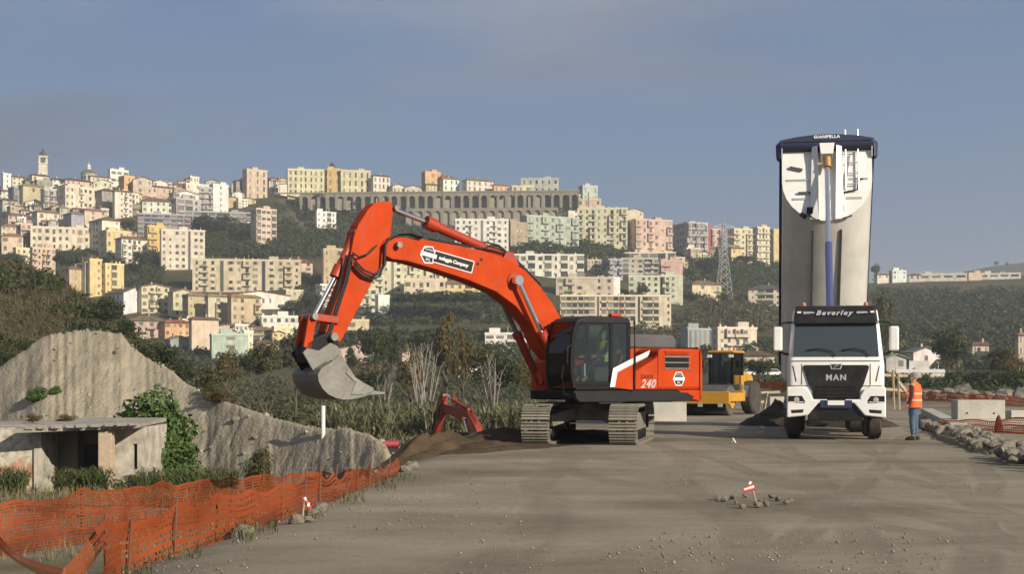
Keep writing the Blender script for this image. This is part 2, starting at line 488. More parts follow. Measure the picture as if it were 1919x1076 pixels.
gx = spaced(-2200, 2200, -22, 22, 0.5, 1.045)
gy = spaced(-260, 3400, 5, 60, 0.5, 1.03)
X, Y = np.meshgrid(gx, gy)
Z = terr(X, Y)
near = (np.abs(X) < 90) & (Y > -40) & (Y < 140)
zz_ = np.zeros_like(Z)
it = np.argwhere(near)
for i, j in it:
    x, y = X[i, j], Y[i, j]
    zz_[i, j] = 0.035 * mnoise.noise((x * 0.5, y * 0.5, 0)) + 0.05 * mnoise.noise((x * 0.12, y * 0.2, 3))
    if Z[i, j] < -0.3: zz_[i, j] += 0.12 * mnoise.noise((x * 0.4, y * 0.4, 9))
farm = (Y > 140)
zz_ += np.where(farm, 1.2 * np.sin(X * 0.045 + 1.3 * np.sin(Y * 0.02)) * np.cos(Y * 0.038) * np.clip((Y - 140) / 200, 0, 1), 0)
Z = Z + zz_
nr, nc = Z.shape
idx = np.arange(nr * nc).reshape(nr, nc)
q = np.stack([idx[:-1, :-1], idx[:-1, 1:], idx[1:, 1:], idx[1:, :-1]], -1).reshape(-1, 4)
me = np_mesh('ground', np.stack([X, Y, Z], -1), q, ground_material(), smooth=True)
ground = tag(link('ground', me), 'compacted grey dirt site running out into scrub covered hills', None, None, 'structure')

# ------------------------------------------------------------------ soil mounds
soil_mat = mat('mound_soil', (0.265, 0.232, 0.172), 0.95, 0, col2=(0.345, 0.305, 0.232), vscale=0.9, bump=1.0, bscale=5.0, spec=0.15, bdist=0.09)
brown_soil = mat('fresh_soil', (0.045, 0.032, 0.02), 0.95, 0, col2=(0.105, 0.075, 0.046), vscale=1.3, bump=0.9, bscale=7.0, spec=0.15)
dark_soil = mat('dark_tipped_soil', (0.035, 0.03, 0.024), 0.95, 0, col2=(0.075, 0.062, 0.047), vscale=1.6, bump=0.9, bscale=8.0, spec=0.15)

def fb(x, y, z=0.0, o=4):
    v, a, s = 0.0, 1.0, 1.0
    for _ in range(o):
        v += a * mnoise.noise((x * s, y * s, z + s)); a *= 0.5; s *= 2.03
    return v

MPX = [-500, -200, -60, 0, 60, 105, 150, 228, 248, 330, 385, 455, 545, 600, 640, 690, 722, 745, 770]
MPY = [780, 745, 715, 691, 643, 624, 619, 623, 652, 702, 741, 765, 795, 806, 806, 816, 838, 880, 930]
MD = [84, 83, 82, 82, 82, 82, 82, 81, 80, 77, 74.5, 71, 67.5, 65, 63.5, 61.5, 60, 59, 58]
px_ = np.arange(-420, 772, 3.0); ys_ = np.concatenate([np.arange(38, 86, 0.33), np.arange(86, 106, 1.0)])
V = np.zeros((len(ys_), len(px_), 3))
for j, px in enumerate(px_):
    dc = np.interp(px, MPX, MD); pyc = np.interp(px, MPX, MPY) + 5 * mnoise.noise((px * 0.03, 4, 1)) + 2.5 * mnoise.noise((px * 0.13, 2, 1))
    zc = CAMZ + (HZ - pyc) / FPX * dc
    for i, y in enumerate(ys_):
        x = (px - 960) / FPX * y
        wx = x + .9 * mnoise.noise((x * .25, y * .35, 3)) + .35 * mnoise.noise((x * .9, y * .9, 8))
        pat = .35 + .65 * max(0, min(1, .5 + 1.2 * mnoise.noise((x * .22, y * .25, 6))))
        gul = pat * (abs(fb(wx * 1.3, y * 0.3, 2.0, 4)) * .8 + .4 * abs(mnoise.noise((wx * 4.0, y * 0.9, 7))))
        if y < dc:
            t = dc - y
            zz = zc - t * 0.70 + 0.15 * (1 - math.exp(-t * 0.8)) * fb(x * 0.35, y * 0.3, 5) - 0.22 * gul * min(1, t * 0.5) * (0.5 + 0.5 * math.exp(-t * 0.12))
            zz += .12 * mnoise.noise((x * 1.3, y * 1.3, 2)) + .05 * mnoise.noise((x * 3.1, y * 2.4, zz * 2)) + .04 * mnoise.noise((x * 7, y * 5, 1)) - .12 * max(0, mnoise.noise((x * 2.2, y * 2.2, 4)) - .25)
            if px < 330: zz += min(1, t * 0.3) * 0.25 * math.sin(x * 0.5 + 1.0)
        else:
            zz = zc - max(0, y - dc - 2.5) * 0.6 - 0.1 * gul
        V[i, j] = (x, y, max(zz, terr1(x, y) - 0.5))
idx = np.arange(V.shape[0] * V.shape[1]).reshape(V.shape[:2])
q = np.stack([idx[:-1, :-1], idx[:-1, 1:], idx[1:, 1:], idx[1:, :-1]], -1).reshape(-1, 4)
MV = V
tag(link('soil_mound', np_mesh('soil_mound', V, q, soil_mat, smooth=True)), 'tall pale beige excavated soil mound with eroded gullies behind the derelict hut', None, None, 'structure')

_rg = np.random.default_rng(77); _nv = MV.reshape(-1, 3); _ok = _nv[(_nv[:, 1] < 84) & (_nv[:, 2] > -4.5)]
_pk = _ok[_rg.integers(0, len(_ok), 2600)] + _rg.normal(0, .05, (2600, 3)); _sz = _rg.uniform(.025, .07, 2600) * _rg.choice([1, 1, 1, 1.8, 2.6], 2600)
_oc = np.array([(1, 0, 0), (0, 1, 0), (-1, 0, 0), (0, -1, 0), (0, 0, .8), (0, 0, -.8)], float)
_vv = _oc[None] * _sz[:, None, None] * _rg.uniform(.6, 1.3, (2600, 6, 1)) + _pk[:, None, :]
_tr = np.array([(0, 1, 4), (1, 2, 4), (2, 3, 4), (3, 0, 4), (1, 0, 5), (2, 1, 5), (3, 2, 5), (0, 3, 5)])
tag(link('soil_clods', np_mesh('soil_clods', _vv.reshape(-1, 3), (_tr[None] + 6 * np.arange(2600)[:, None, None]).reshape(-1, 3), mat('clod_soil', (0, 0, 0), .95, island=[(.2, .175, .13), (.28, .245, .185), (.36, .32, .25)]))), 'loose clods and stones strewn over the soil mound', None, None, 'stuff')

def mound_at(px, py):
    j = int(np.clip(round((px + 420) / 3.0), 0, len(px_) - 1))
    g = HZ - (MV[:, j, 2] - CAMZ) * FPX / MV[:, j, 1]
    h = np.nonzero(g <= py)[0]
    i = h[0] if len(h) else 0
    return Vector(MV[i, j])

def heap(name, cx, cy, rx, ry, h, m, label, seed=0, rz=0.0, zbase=None, lump=0.25, n=40, sharp=1.0):
    """a loose pile of soil as a closed height field on the ground"""
    vs = []; c, s = math.cos(rz), math.sin(rz)
    for i in range(n + 1):
        for j in range(n + 1):
            u, w = -1.1 + 2.2 * i / n, -1.1 + 2.2 * j / n
            r = math.hypot(u, w) * (1 + 0.18 * mnoise.noise((u * 1.7 + seed, w * 1.7, seed)))
            x, y = cx + c * u * rx - s * w * ry, cy + s * u * rx + c * w * ry
            zz = h * max(0, 1 - r ** sharp) + lump * h * fb(u * 3 + seed, w * 3, seed) * max(0, 1 - r * 0.9)
            g = zbase if zbase is not None else terr1(x, y)
            vs.append((x, y, g - 0.12 + zz if r < 1.02 else g - 0.25))
    fs = [(i * (n + 1) + j, (i + 1) * (n + 1) + j, (i + 1) * (n + 1) + j + 1, i * (n + 1) + j + 1) for i in range(n) for j in range(n)]
    me = np_mesh(name, vs, np.array(fs), m, smooth=True)
    o = link(name, me)
    return tag(o, label, None, None, 'structure')

heap('soil_heap', -0.2, 34.9, 3.4, 1.6, 0.5, brown_soil, 'dark brown freshly spread soil beside the excavator tracks', 3, math.radians(22), lump=0.3)
heap('soil_heap', -0.6, 31.8, 3.6, 1.9, 0.3, brown_soil, 'brown loose soil spread over the road edge in front of the excavator', 21, math.radians(25), lump=0.5)
heap('soil_heap', 1.2, 36.2, 2.6, 1.6, 0.55, brown_soil, 'brown soil between the excavator tracks', 5, 0.2, lump=0.3)
heap('soil_heap', -1.9, 31.4, 3.0, 0.9, 0.6, brown_soil, 'crumbling brown soil edge running down to the orange netting', 8, math.radians(62), lump=0.4, sharp=1.3)
gp = P(775, 848, 74)
heap('gravel_heap', -5.5, 74, 1.9, 2.4, 2.0, soil_mat, 'small pale gravel heap left of the far excavator', 9, 0.3, zbase=-3.4)
heap('soil_heap', 9.1, 48.0, 1.25, 2.0, 1.0, dark_soil, 'dark tipped soil behind the white dump truck', 12, 0.1)
heap('soil_berm', 11.5, 35.0, 11.6, .95, 0.34, mat('berm_soil', (0.11, 0.093, 0.068), .95, col2=(.2, .175, .135), vscale=1.4, bump=.9, bscale=7, spec=.15), 'low dark earth berm under the rubble rocks at right', 31, math.radians(78.6), lump=.6, n=70)
heap('soil_heap', 11.3, 47.0, 1.9, 2.2, 0.85, dark_soil, 'dark soil pile to the right of the dump truck', 15, 0.3)

# ------------------------------------------------------------------ foliage helpers
def leaf_quads(C, N, size, rng, asp=0.55):
    """leaf shaped quads (diamonds) at C with rough normals N"""
    n = len(C)
    N = N + rng.normal(0, 0.55, (n, 3)); N /= np.linalg.norm(N, axis=1, keepdims=True) + 1e-9
    A = np.cross(N, rng.normal(0, 1, (n, 3))); A /= np.linalg.norm(A, axis=1, keepdims=True) + 1e-9
    B = np.cross(N, A)
    s = (size * rng.uniform(0.6, 1.35, n))[:, None]
    v = np.stack([C - A * s, C - B * s * asp, C + A * s, C + B * s * asp], 1).reshape(-1, 3)
    return v, np.arange(n * 4).reshape(n, 4)

def crown_pts(rng, n, K, R, lobe, squash=1.0, zc=0.6):
    """points clustered on lobes inside an ellipsoid of radii R=(rx,ry,rz) centred at zc"""
    d = rng.normal(0, 1, (K, 3)); d /= np.linalg.norm(d, axis=1, keepdims=True)
    c = d * (rng.uniform(0.25, 1.0, K) ** 0.5)[:, None] * np.array(R) * 0.78
    lr = lobe * rng.uniform(0.6, 1.25, K)
    k = rng.integers(0, K, n)
    e = rng.normal(0, 1, (n, 3)); e /= np.linalg.norm(e, axis=1, keepdims=True)
    rad = lr[k] * rng.uniform(0.55, 1.05, n) ** 0.6
    p = c[k] + e * rad[:, None] * np.array([1, 1, 0.82])
    p[:, 2] += zc
    return p, e

G_DARK = [(0.022, 0.034, 0.012), (0.034, 0.05, 0.016), (0.05, 0.066, 0.022), (0.075, 0.085, 0.03)]
leaf_a = mat('leaf_dark', (0, 0, 0), 0.7, island=G_DARK, spec=0.25, trans=0.2)
leaf_b = mat('leaf_olive', (0, 0, 0), 0.7, island=[(0.045, 0.05, 0.022), (0.07, 0.072, 0.03), (0.1, 0.095, 0.042), (0.13, 0.115, 0.05)], spec=0.25, trans=0.2)
leaf_c = mat('leaf_autumn', (0, 0, 0), 0.7, island=[(0.07, 0.055, 0.022), (0.11, 0.08, 0.028), (0.15, 0.105, 0.035), (0.1, 0.09, 0.035)], spec=0.25, trans=0.2)
leaf_f = mat('leaf_fig', (0, 0, 0), 0.55, island=[(0.035, 0.075, 0.018), (0.055, 0.105, 0.026), (0.085, 0.145, 0.036), (0.12, 0.175, 0.05)], spec=0.3, trans=0.2)
leaf_p = mat('leaf_pine', (0, 0, 0), 0.75, island=[(0.026, 0.04, 0.016), (0.04, 0.058, 0.02), (0.055, 0.072, 0.026)], spec=0.2, trans=0.12)
bark = mat('bark', (0.11, 0.09, 0.068), 0.9, var=0.4, vscale=3)
pale_bark = mat('pale_bark', (0.3, 0.27, 0.23), 0.9, var=0.3, vscale=3)

def trunk_mesh(name, rng, h=0.55, r=0.035, limbs=6, spread=0.3, m=bark):
    b = MB()
    b.path([(0, 0, -0.05), (0.01, 0, h * 0.4), (-0.01, 0.01, h * 0.75), (0, 0, h)], [r * 1.3, r, r * 0.75, r * 0.35], 7)
    for i in range(limbs):
        a = 2 * PI * i / limbs + rng.uniform(-.3, .3); z0 = h * rng.uniform(0.4, 0.85)
        e = (spread * math.cos(a), spread * math.sin(a), z0 + rng.uniform(0.15, 0.35))
        b.path([(0, 0, z0), (e[0] * 0.5, e[1] * 0.5, z0 + (e[2] - z0) * 0.45), e], [r * 0.5, r * 0.35, r * 0.12], 5)
    return b.mesh(name, m)

TREE = {}
def tree_kind(key, seed, n, K, R, lobe, leaf, m, zc, h, tr=0.035, sp=0.3, tm=bark):
    rng = np.random.default_rng(seed)
    C, N = crown_pts(rng, n, K, R, lobe, zc=zc)
    v, qd = leaf_quads(C, N, leaf, rng)
    TREE[key] = (np_mesh('crown', v, qd, m), trunk_mesh('trunk', rng, h, tr, 6, sp, tm))
tree_kind('oak1', 1, 2600, 26, (.42, .42, .34), .15, .026, leaf_a, .62, .6)
tree_kind('oak2', 2, 2600, 22, (.44, .40, .36), .17, .026, leaf_b, .60, .58)
tree_kind('oak3', 3, 2600, 30, (.40, .44, .36), .14, .026, leaf_a, .60, .6)
tree_kind('olive', 4, 2200, 20, (.42, .42, .30), .17, .03, leaf_b, .62, .55)
tree_kind('autumn', 5, 2200, 24, (.36, .36, .42), .13, .024, leaf_c, .58, .7)
tree_kind('pine', 6, 2600, 30, (.58, .58, .16), .15, .028, leaf_p, .84, .8, .028, .4)
tree_kind('tall', 7, 2200, 26, (.24, .24, .44), .10, .022, leaf_a, .55, .8, .02, .15)
tree_kind('bush', 8, 2400, 16, (.48, .48, .36), .22, .03, leaf_a, .42, .35, .02, .3)
tree_kind('bush_o', 9, 2400, 16, (.48, .48, .36), .22, .03, leaf_b, .42, .35, .02, .3)
tree_kind('bush_a', 10, 2200, 16, (.48, .48, .36), .2, .03, leaf_c, .42, .35, .02, .3)
tree_kind('cypress', 11, 1800, 40, (.10, .10, .46), .055, .02, leaf_a, .52, .7, .016, .05)
tree_kind('fig', 12, 9000, 44, (.46, .40, .42), .16, .03, leaf_f, .46, .4, .02, .3)

def tree(key, px, py, d, wpx, hpx, label, cat='tree', name=None, group=None, rz=None, zb=None):
    """a tree whose foot is seen at (px,py) when it stands at distance d (None: on the terrain)"""
    if d is None: p = ground_at(px, py, 285)
    else:
        x = (px - 960) / FPX * d; p = Vector((x, d, terr1(x, d) if zb is None else zb))
    w = wpx / FPX * p.y; top = CAMZ + (HZ - (py - hpx)) / FPX * p.y
    h = max(0.3, top - p.z); hc = min(h, hpx / FPX * p.y * 1.12)
    t = empty(name or {'shrub': 'shrub', 'pine': 'pine_tree'}.get(cat, 'tree'), p, random.uniform(0, 6.28) if rz is None else rz, label, 'tree' if cat == 'pine' else cat, group)
    c, tr_ = TREE[key]
    link('crown', c, t, (0, 0, h - hc), None, (w, w, hc)); link('trunk', tr_, t, None, None, (w, w, h - hc * .35))
    return t

def scrub_d(name, regions, m, label, seed, leaves=70, lsize=.16):
    """regions: (px0, px1, d0, d1, count, radius low, high): clumps spread over the ground"""
    rng = np.random.default_rng(seed); Cs, Ns, Ss = [], [], []
    for (a, b, d0, d1, cnt, r0, r1) in regions:
        dd = rng.uniform(d0, d1, cnt); x = (rng.uniform(a, b, cnt) - 960) / FPX * dd; z = terr(x, dd)
        for i in range(cnt):
            r = rng.uniform(r0, r1); d = rng.normal(0, 1, (leaves, 3)); d /= np.linalg.norm(d, axis=1, keepdims=True); d[:, 2] = np.abs(d[:, 2]) - .15
            Cs.append(d * r * np.array([1, 1, rng.uniform(.7, 1.5)]) * rng.uniform(.6, 1.08, (leaves, 1)) + np.array([x[i], dd[i], z[i]])); Ns.append(d); Ss.append(np.full(leaves, r * lsize))
    v, qd = leaf_quads(np.concatenate(Cs), np.concatenate(Ns), np.concatenate(Ss), rng, .6)
    return tag(link(name, np_mesh(name, v, qd, m)), label, None, None, 'stuff')

# scrub that reads as one mass: clumps of leaves joined in one object
def scrub(name, regions, m, label, seed, leaves=46, dmin=60, lsize=0.2, dmax=1000.0):
    """regions: (px0, px1, py0, py1, count, radius in metres low, high)"""
    rng = np.random.default_rng(seed); Cs, Ns, Ss = [], [], []
    for (a, b, c, e, cnt, r0, r1) in regions:
        for _ in range(cnt):
            px, py = rng.uniform(a, b), rng.uniform(c, e)
            p = ground_at(px, py, dmin, dmax)
            r = rng.uniform(r0, r1)
            d = rng.normal(0, 1, (leaves, 3)); d /= np.linalg.norm(d, axis=1, keepdims=True)
            d[:, 2] = np.abs(d[:, 2]) * 1.0 - 0.15
            hh = rng.uniform(0.7, 1.25)
            q_ = d * r * np.array([1, 1, hh]) * rng.uniform(0.65, 1.08, (leaves, 1)) + np.array([p.x, p.y, p.z + 0.1 * r])
            Cs.append(q_); Ns.append(d); Ss.append(np.full(leaves, r * lsize))
    C, N, S = np.concatenate(Cs), np.concatenate(Ns), np.concatenate(Ss)
    v, qd = leaf_quads(C, N, 1.0 * S, rng, 0.6)
    return tag(link(name, np_mesh(name, v, qd, m)), label, None, None, 'stuff')

# ------------------------------------------------------------------ the town on the hill
wall_mat = mat('plaster', (0, 0, 0), 0.9, objcol=True, var=0.26, vscale=0.3, spec=0.2, streak=0.2)
cloth_mat = mat('awnings_and_laundry', (0, 0, 0), .9, island=[(.6, .6, .58), (.5, .12, .08), (.1, .2, .4), (.55, .5, .42), (.12, .3, .16), (.6, .32, .1), (.65, .64, .6), (.25, .25, .27)])
frame_m = mat('window_surround', (0, 0, 0), .9, objcol=True, spec=.2)
tile_mat = mat('roof_tiles', (0.2, 0.13, 0.09), 0.9, var=0.5, vscale=0.5, bump=0.3, bscale=2.0, objcol=True, spec=0.2)
win_mat = mat('window_glass_and_shutters', (0, 0, 0), 0.45, island=[(0.02, 0.022, 0.026), (0.03, 0.032, 0.036), (0.06, 0.05, 0.04), (0.035, 0.04, 0.045), (0.2, 0.165, 0.12), (0.05, 0.045, 0.04), (0.09, 0.11, 0.085), (0.3, 0.27, 0.22), (0.04, 0.04, 0.042)])
balc_mat = mat('balcony_concrete', (0, 0, 0), 0.85, objcol=True, var=0.25, vscale=0.4, spec=0.2)
trim_mat = mat('cornice', (0, 0, 0), 0.85, objcol=True, var=0.2, vscale=0.4, spec=0.2)
WC = dict(cream=(0.73, 0.65, 0.49), white=(0.8, 0.78, 0.71), pale=(0.76, 0.71, 0.59), yellow=(0.72, 0.57, 0.3), ochre=(0.66, 0.47, 0.2), orange=(0.68, 0.43, 0.23), peach=(0.68, 0.55, 0.43),
          pink=(0.62, 0.47, 0.385), rose=(0.55, 0.35, 0.31), beige=(0.62, 0.53, 0.4), tan=(0.55, 0.45, 0.3), olive=(0.64, 0.58, 0.4), grey=(0.5, 0.48, 0.44), bluegrey=(0.38, 0.39, 0.41),
          green=(0.46, 0.52, 0.43), mint=(0.5, 0.58, 0.48), brown=(0.42, 0.33, 0.26), red=(0.42, 0.14, 0.12), lemon=(0.72, 0.63, 0.43), stone=(0.36, 0.33, 0.27), dark=(0.1, 0.1, 0.11))
RC = dict(t=(0.2, 0.145, 0.1), b=(0.13, 0.095, 0.07), r=(0.3, 0.085, 0.06), g=(0.22, 0.21, 0.19), y=(0.25, 0.2, 0.13))
BUILDINGS = []
ROOF_SAVE = []

def building(x0, x1, yt, yb, col, ns, bays, roof='flat', lf=0.0, rc='t', label='', d=None, dmin=285.0, depth=None, name='apartment_block', cat='building', group=None, bcol=None, theta=27, th=None):
    pxc = (x0 + x1) / 2
    if lf == 0 and 16 < x1 - x0 < 62: lf = random.choice([0, .1, .16, .22])
    if d is None: p = ground_at(pxc, yb, dmin, 965.0); d = p.y
    base = P(pxc, yb, d)
    Wt = (x1 - x0) / FPX * d; H = (yb - yt) / FPX * d
    az = math.atan((pxc - 960) / FPX)
    if lf > 0:
        th_ = math.radians(theta); D = lf * Wt / math.sin(th_); W = (1 - lf) * Wt / math.cos(th_); rz = -az + th_
        D = min(D, 26)
    elif lf < 0:
        th_ = math.radians(theta); D = -lf * Wt / math.sin(th_); W = (1 + lf) * Wt / math.cos(th_); rz = -az - th_
        D = min(D, 26)
    else:
        W = Wt; D = depth or min(11.0, max(6.0, W * 0.7)); rz = -az + random.uniform(-0.05, 0.12)
    D = depth or D
    ox, oy = base.x, base.y + (D * 0.5 if lf == 0 else D * 0.35)
    t = empty(name, (ox, oy, base.z), rz, label, cat, group)
    c = [v * random.uniform(0.94, 1.05) for v in WC[col]]
    rh = 0.0
    if roof in ('hip', 'gable'): rh = min(H * 0.24, 0.17 * min(W, D) + 0.5, 2.6)
    Hw = H - rh
    w = MB().box(-W / 2, W / 2, -D / 2, D / 2, -7, Hw).build('wall', wall_mat, t); w.color = (*c, 1)
    rcol = [v * random.uniform(0.8, 1.25) for v in RC[rc]]
    e = 0.55
    if roof == 'flat':
        b = MB()
        pz = 0.5
        for (a0, a1, b0, b1) in ((-W / 2 - .15, W / 2 + .15, -D / 2 - .15, -D / 2 + .2), (-W / 2 - .15, W / 2 + .15, D / 2 - .2, D / 2 + .15), (-W / 2 - .15, -W / 2 + .2, -D / 2 + .2, D / 2 - .2), (W / 2 - .2, W / 2 + .15, -D / 2 + .2, D / 2 - .2)):
            b.box(a0, a1, b0, b1, Hw - 0.25, Hw + pz)
        r = b.build('parapet', trim_mat, t); r.color = (*[min(0.8, v * 1.04) for v in c], 1)
        k = MB()
        if W > 9:
            sx = random.uniform(-0.3, 0.3) * W; k.box(sx - 2, sx + 2, -D * 0.1, D * 0.3, Hw - 0.1, Hw + 2.3)
        for _ in range(int(W / 7) + 1):
            sx = random.uniform(-0.45, 0.45) * W; k.box(sx - .35, sx + .35, -D * .2, -D * .2 + .6, Hw - .1, Hw + random.uniform(.9, 1.6))
            sx = random.uniform(-0.45, 0.45) * W; k.box(sx - .06, sx + .06, 0, .12, Hw - .1, Hw + random.uniform(1.8, 3.2))
        o = k.build('roof_structures', balc_mat, t); o.color = (*[v * 0.85 for v in c], 1)
        o['kind'] = 'stuff'
    else:
        b = MB()
        x_, y_ = W / 2 + e, D / 2 + e
        if roof == 'hip':
            if W >= D: r0, r1 = (-(x_ - y_ * 0.9), 0), (x_ - y_ * 0.9, 0)
            else: r0, r1 = (0, -(y_ - x_ * 0.9)), (0, y_ - x_ * 0.9)
            vs = [(-x_, -y_, Hw), (x_, -y_, Hw), (x_, y_, Hw), (-x_, y_, Hw), (r0[0], r0[1], H), (r1[0], r1[1], H), (-x_, -y_, Hw - .22), (x_, -y_, Hw - .22), (x_, y_, Hw - .22), (-x_, y_, Hw - .22)]
            if W >= D: fs = [(0, 1, 5, 4), (1, 2, 5), (2, 3, 4, 5), (3, 0, 4)]
            else: fs = [(0, 1, 4), (1, 2, 5, 4), (2, 3, 5), (3, 0, 4, 5)]
            fs += [(0, 6, 7, 1), (1, 7, 8, 2), (2, 8, 9, 3), (3, 9, 6, 0), (6, 9, 8, 7)]
            b._add(vs, fs)
        else:
            # gable end faces the viewer
            b.prism([(-x_, Hw), (0, H + .2), (x_, Hw), (x_, Hw - .25), (0, H - .1), (-x_, Hw - .25)], -y_, y_, 'y')
            g = MB().prism([(-W / 2 + .02, Hw - .05), (W / 2 - .02, Hw - .05), (0, H - .12)], -D / 2 + .01, D / 2 - .01, 'y').build('gable_wall', wall_mat, t); g.color = (*c, 1)
        r = b.build('roof', tile_mat, t); r.color = (*rcol, 1)
        ch = MB(); sx = random.uniform(-.25, .25) * W; ch.box(sx - .3, sx + .3, -.3, .3, Hw + .1, H + 1.0)
        o = ch.build('chimney', wall_mat, t); o.color = (*[v * .7 for v in c], 1)
    if bays:
        wn_, bl, la_, fr_ = MB(), MB(), MB(), MB()
        sh = Hw / ns
        def facade(width, org, ax, nrm, pat):
            nb = len(pat); bw = width / nb
            def bx(m_, u0, u1, z0, z1, n0, n1):
                pts = []
                for nn_ in (n0, n1):
                    for (u, z) in ((u0, z0), (u1, z0), (u1, z1), (u0, z1)):
                        pts.append((org[0] + ax[0] * u + nrm[0] * nn_, org[1] + ax[1] * u + nrm[1] * nn_, z))
                m_._add(pts, [(0, 1, 2, 3), (7, 6, 5, 4), (0, 4, 5, 1), (1, 5, 6, 2), (2, 6, 7, 3), (3, 7, 4, 0)])
            for i, ch_ in enumerate(pat):
                u = -width / 2 + (i + .5 + random.uniform(-.08, .08)) * bw; wk_ = random.uniform(.72, 1.3); hk_ = random.uniform(-.05, .05)
                for s in range(ns):
                    z = s * sh
                    ww = min(1.25, bw * .42) * wk_; jit = random.random()
                    if ch_ in 'wn' and random.random() < .06: continue
                    if ch_ in 'wt' and d < 800:
                        if jit < .3: bx(fr_, u - ww * .95, u - ww * .52, z + sh * (.34 if ch_ == 'w' else .14), z + sh * .8, .0, .09); bx(fr_, u + ww * .52, u + ww * .95, z + sh * (.34 if ch_ == 'w' else .14), z + sh * .8, .0, .09)
                        elif jit < .75: bx(fr_, u - ww * .65, u + ww * .65, z + sh * (.30 if ch_ == 'w' else .1), z + sh * (.34 if ch_ == 'w' else .14), .0, .14)
                    if ch_ in 'wb' and .82 < jit < .9: bx(la_, u - ww * .6, u + ww * .6, z + sh * .68, z + sh * .84, .05, .5)
                    if ch_ in 'bL' and jit > .86: bx(la_, u - bw * .3, u + bw * random.uniform(-.05, .3), z + .3, z + 1.15, (1.27 if ch_ == 'b' else .57), (1.31 if ch_ == 'b' else .61))
                    if ch_ == 'w': bx(wn_, u - ww / 2, u + ww / 2, z + sh * (.34 + hk_), z + sh * (.8 + hk_ * .5), -.2, .05)
                    elif ch_ == 'n': bx(wn_, u - ww * .3, u + ww * .3, z + sh * .4, z + sh * .75, -.2, .05)
                    elif ch_ == 't': bx(wn_, u - ww * .45, u + ww * .45, z + sh * .14, z + sh * .78, -.2, .05)   # tall window
                    elif ch_ == 'W': bx(wn_, u - bw * .36, u + bw * .36, z + sh * .4, z + sh * .78, -.2, .05)      # ribbon
                    elif ch_ == 'b':
                        bx(wn_, u - ww * .55, u + ww * .55, z + sh * .05, z + sh * .76, -.2, .05)
                        if s > 0 or jit > .5:
                            bx(bl, u - bw * .47, u + bw * .47, z - .12, z + .06, 0.0, 1.25)
                            if jit < .75: bx(bl, u - bw * .47, u + bw * .47, z + .06, z + .98, 1.15, 1.25)
                            if jit < .45: bx(bl, u - bw * .47, u - bw * .43, z + .06, z + sh - .12, 0.0, 1.15)
                    elif ch_ == 'L':   # loggia
                        bx(wn_, u - bw * .44, u + bw * .44, z + sh * .3, z + sh * .93, -.2, .04)
                        bx(bl, u - bw * .46, u + bw * .46, z, z + sh * .33, 0.02, .55)
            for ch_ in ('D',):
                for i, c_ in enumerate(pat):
                    if c_ == ch_: bx(wn_, -width / 2 + (i + .3) * bw, -width / 2 + (i + .7) * bw, 0.2, Hw - .3, -.2, .04)  # dark strip painted for the shade of a recessed loggia column
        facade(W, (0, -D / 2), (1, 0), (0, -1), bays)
        if lf > 0 and D > 4: facade(D, (-W / 2, 0), (0, -1), (-1, 0), 's' + 'w' * max(1, int(D / 5)) + 's')
        if lf < 0 and D > 4: facade(D, (W / 2, 0), (0, 1), (1, 0), 's' + 'w' * max(1, int(D / 5)) + 's')
        if wn_.v:
            o = wn_.build('windows', win_mat, t, fix=False); o['kind'] = 'stuff'
        if la_.v: la_.build('awnings_and_laundry', cloth_mat, t, fix=False)['kind'] = 'stuff'
        if fr_.v:
            o = fr_.build('shutters_and_sills', frame_m, t, fix=False); o['kind'] = 'stuff'; o.color = (*random.choice([(.3, .22, .14), (.2, .24, .18), (.55, .5, .42), (.38, .3, .2), (.6, .57, .5)]), 1)
        if bl.v:
            o = bl.build('balconies', balc_mat, t, fix=False); o['kind'] = 'stuff'
            bc = WC[bcol] if bcol else [v * .82 for v in c]
            o.color = (*bc, 1)
    return t, (W, D, H, Hw, d)

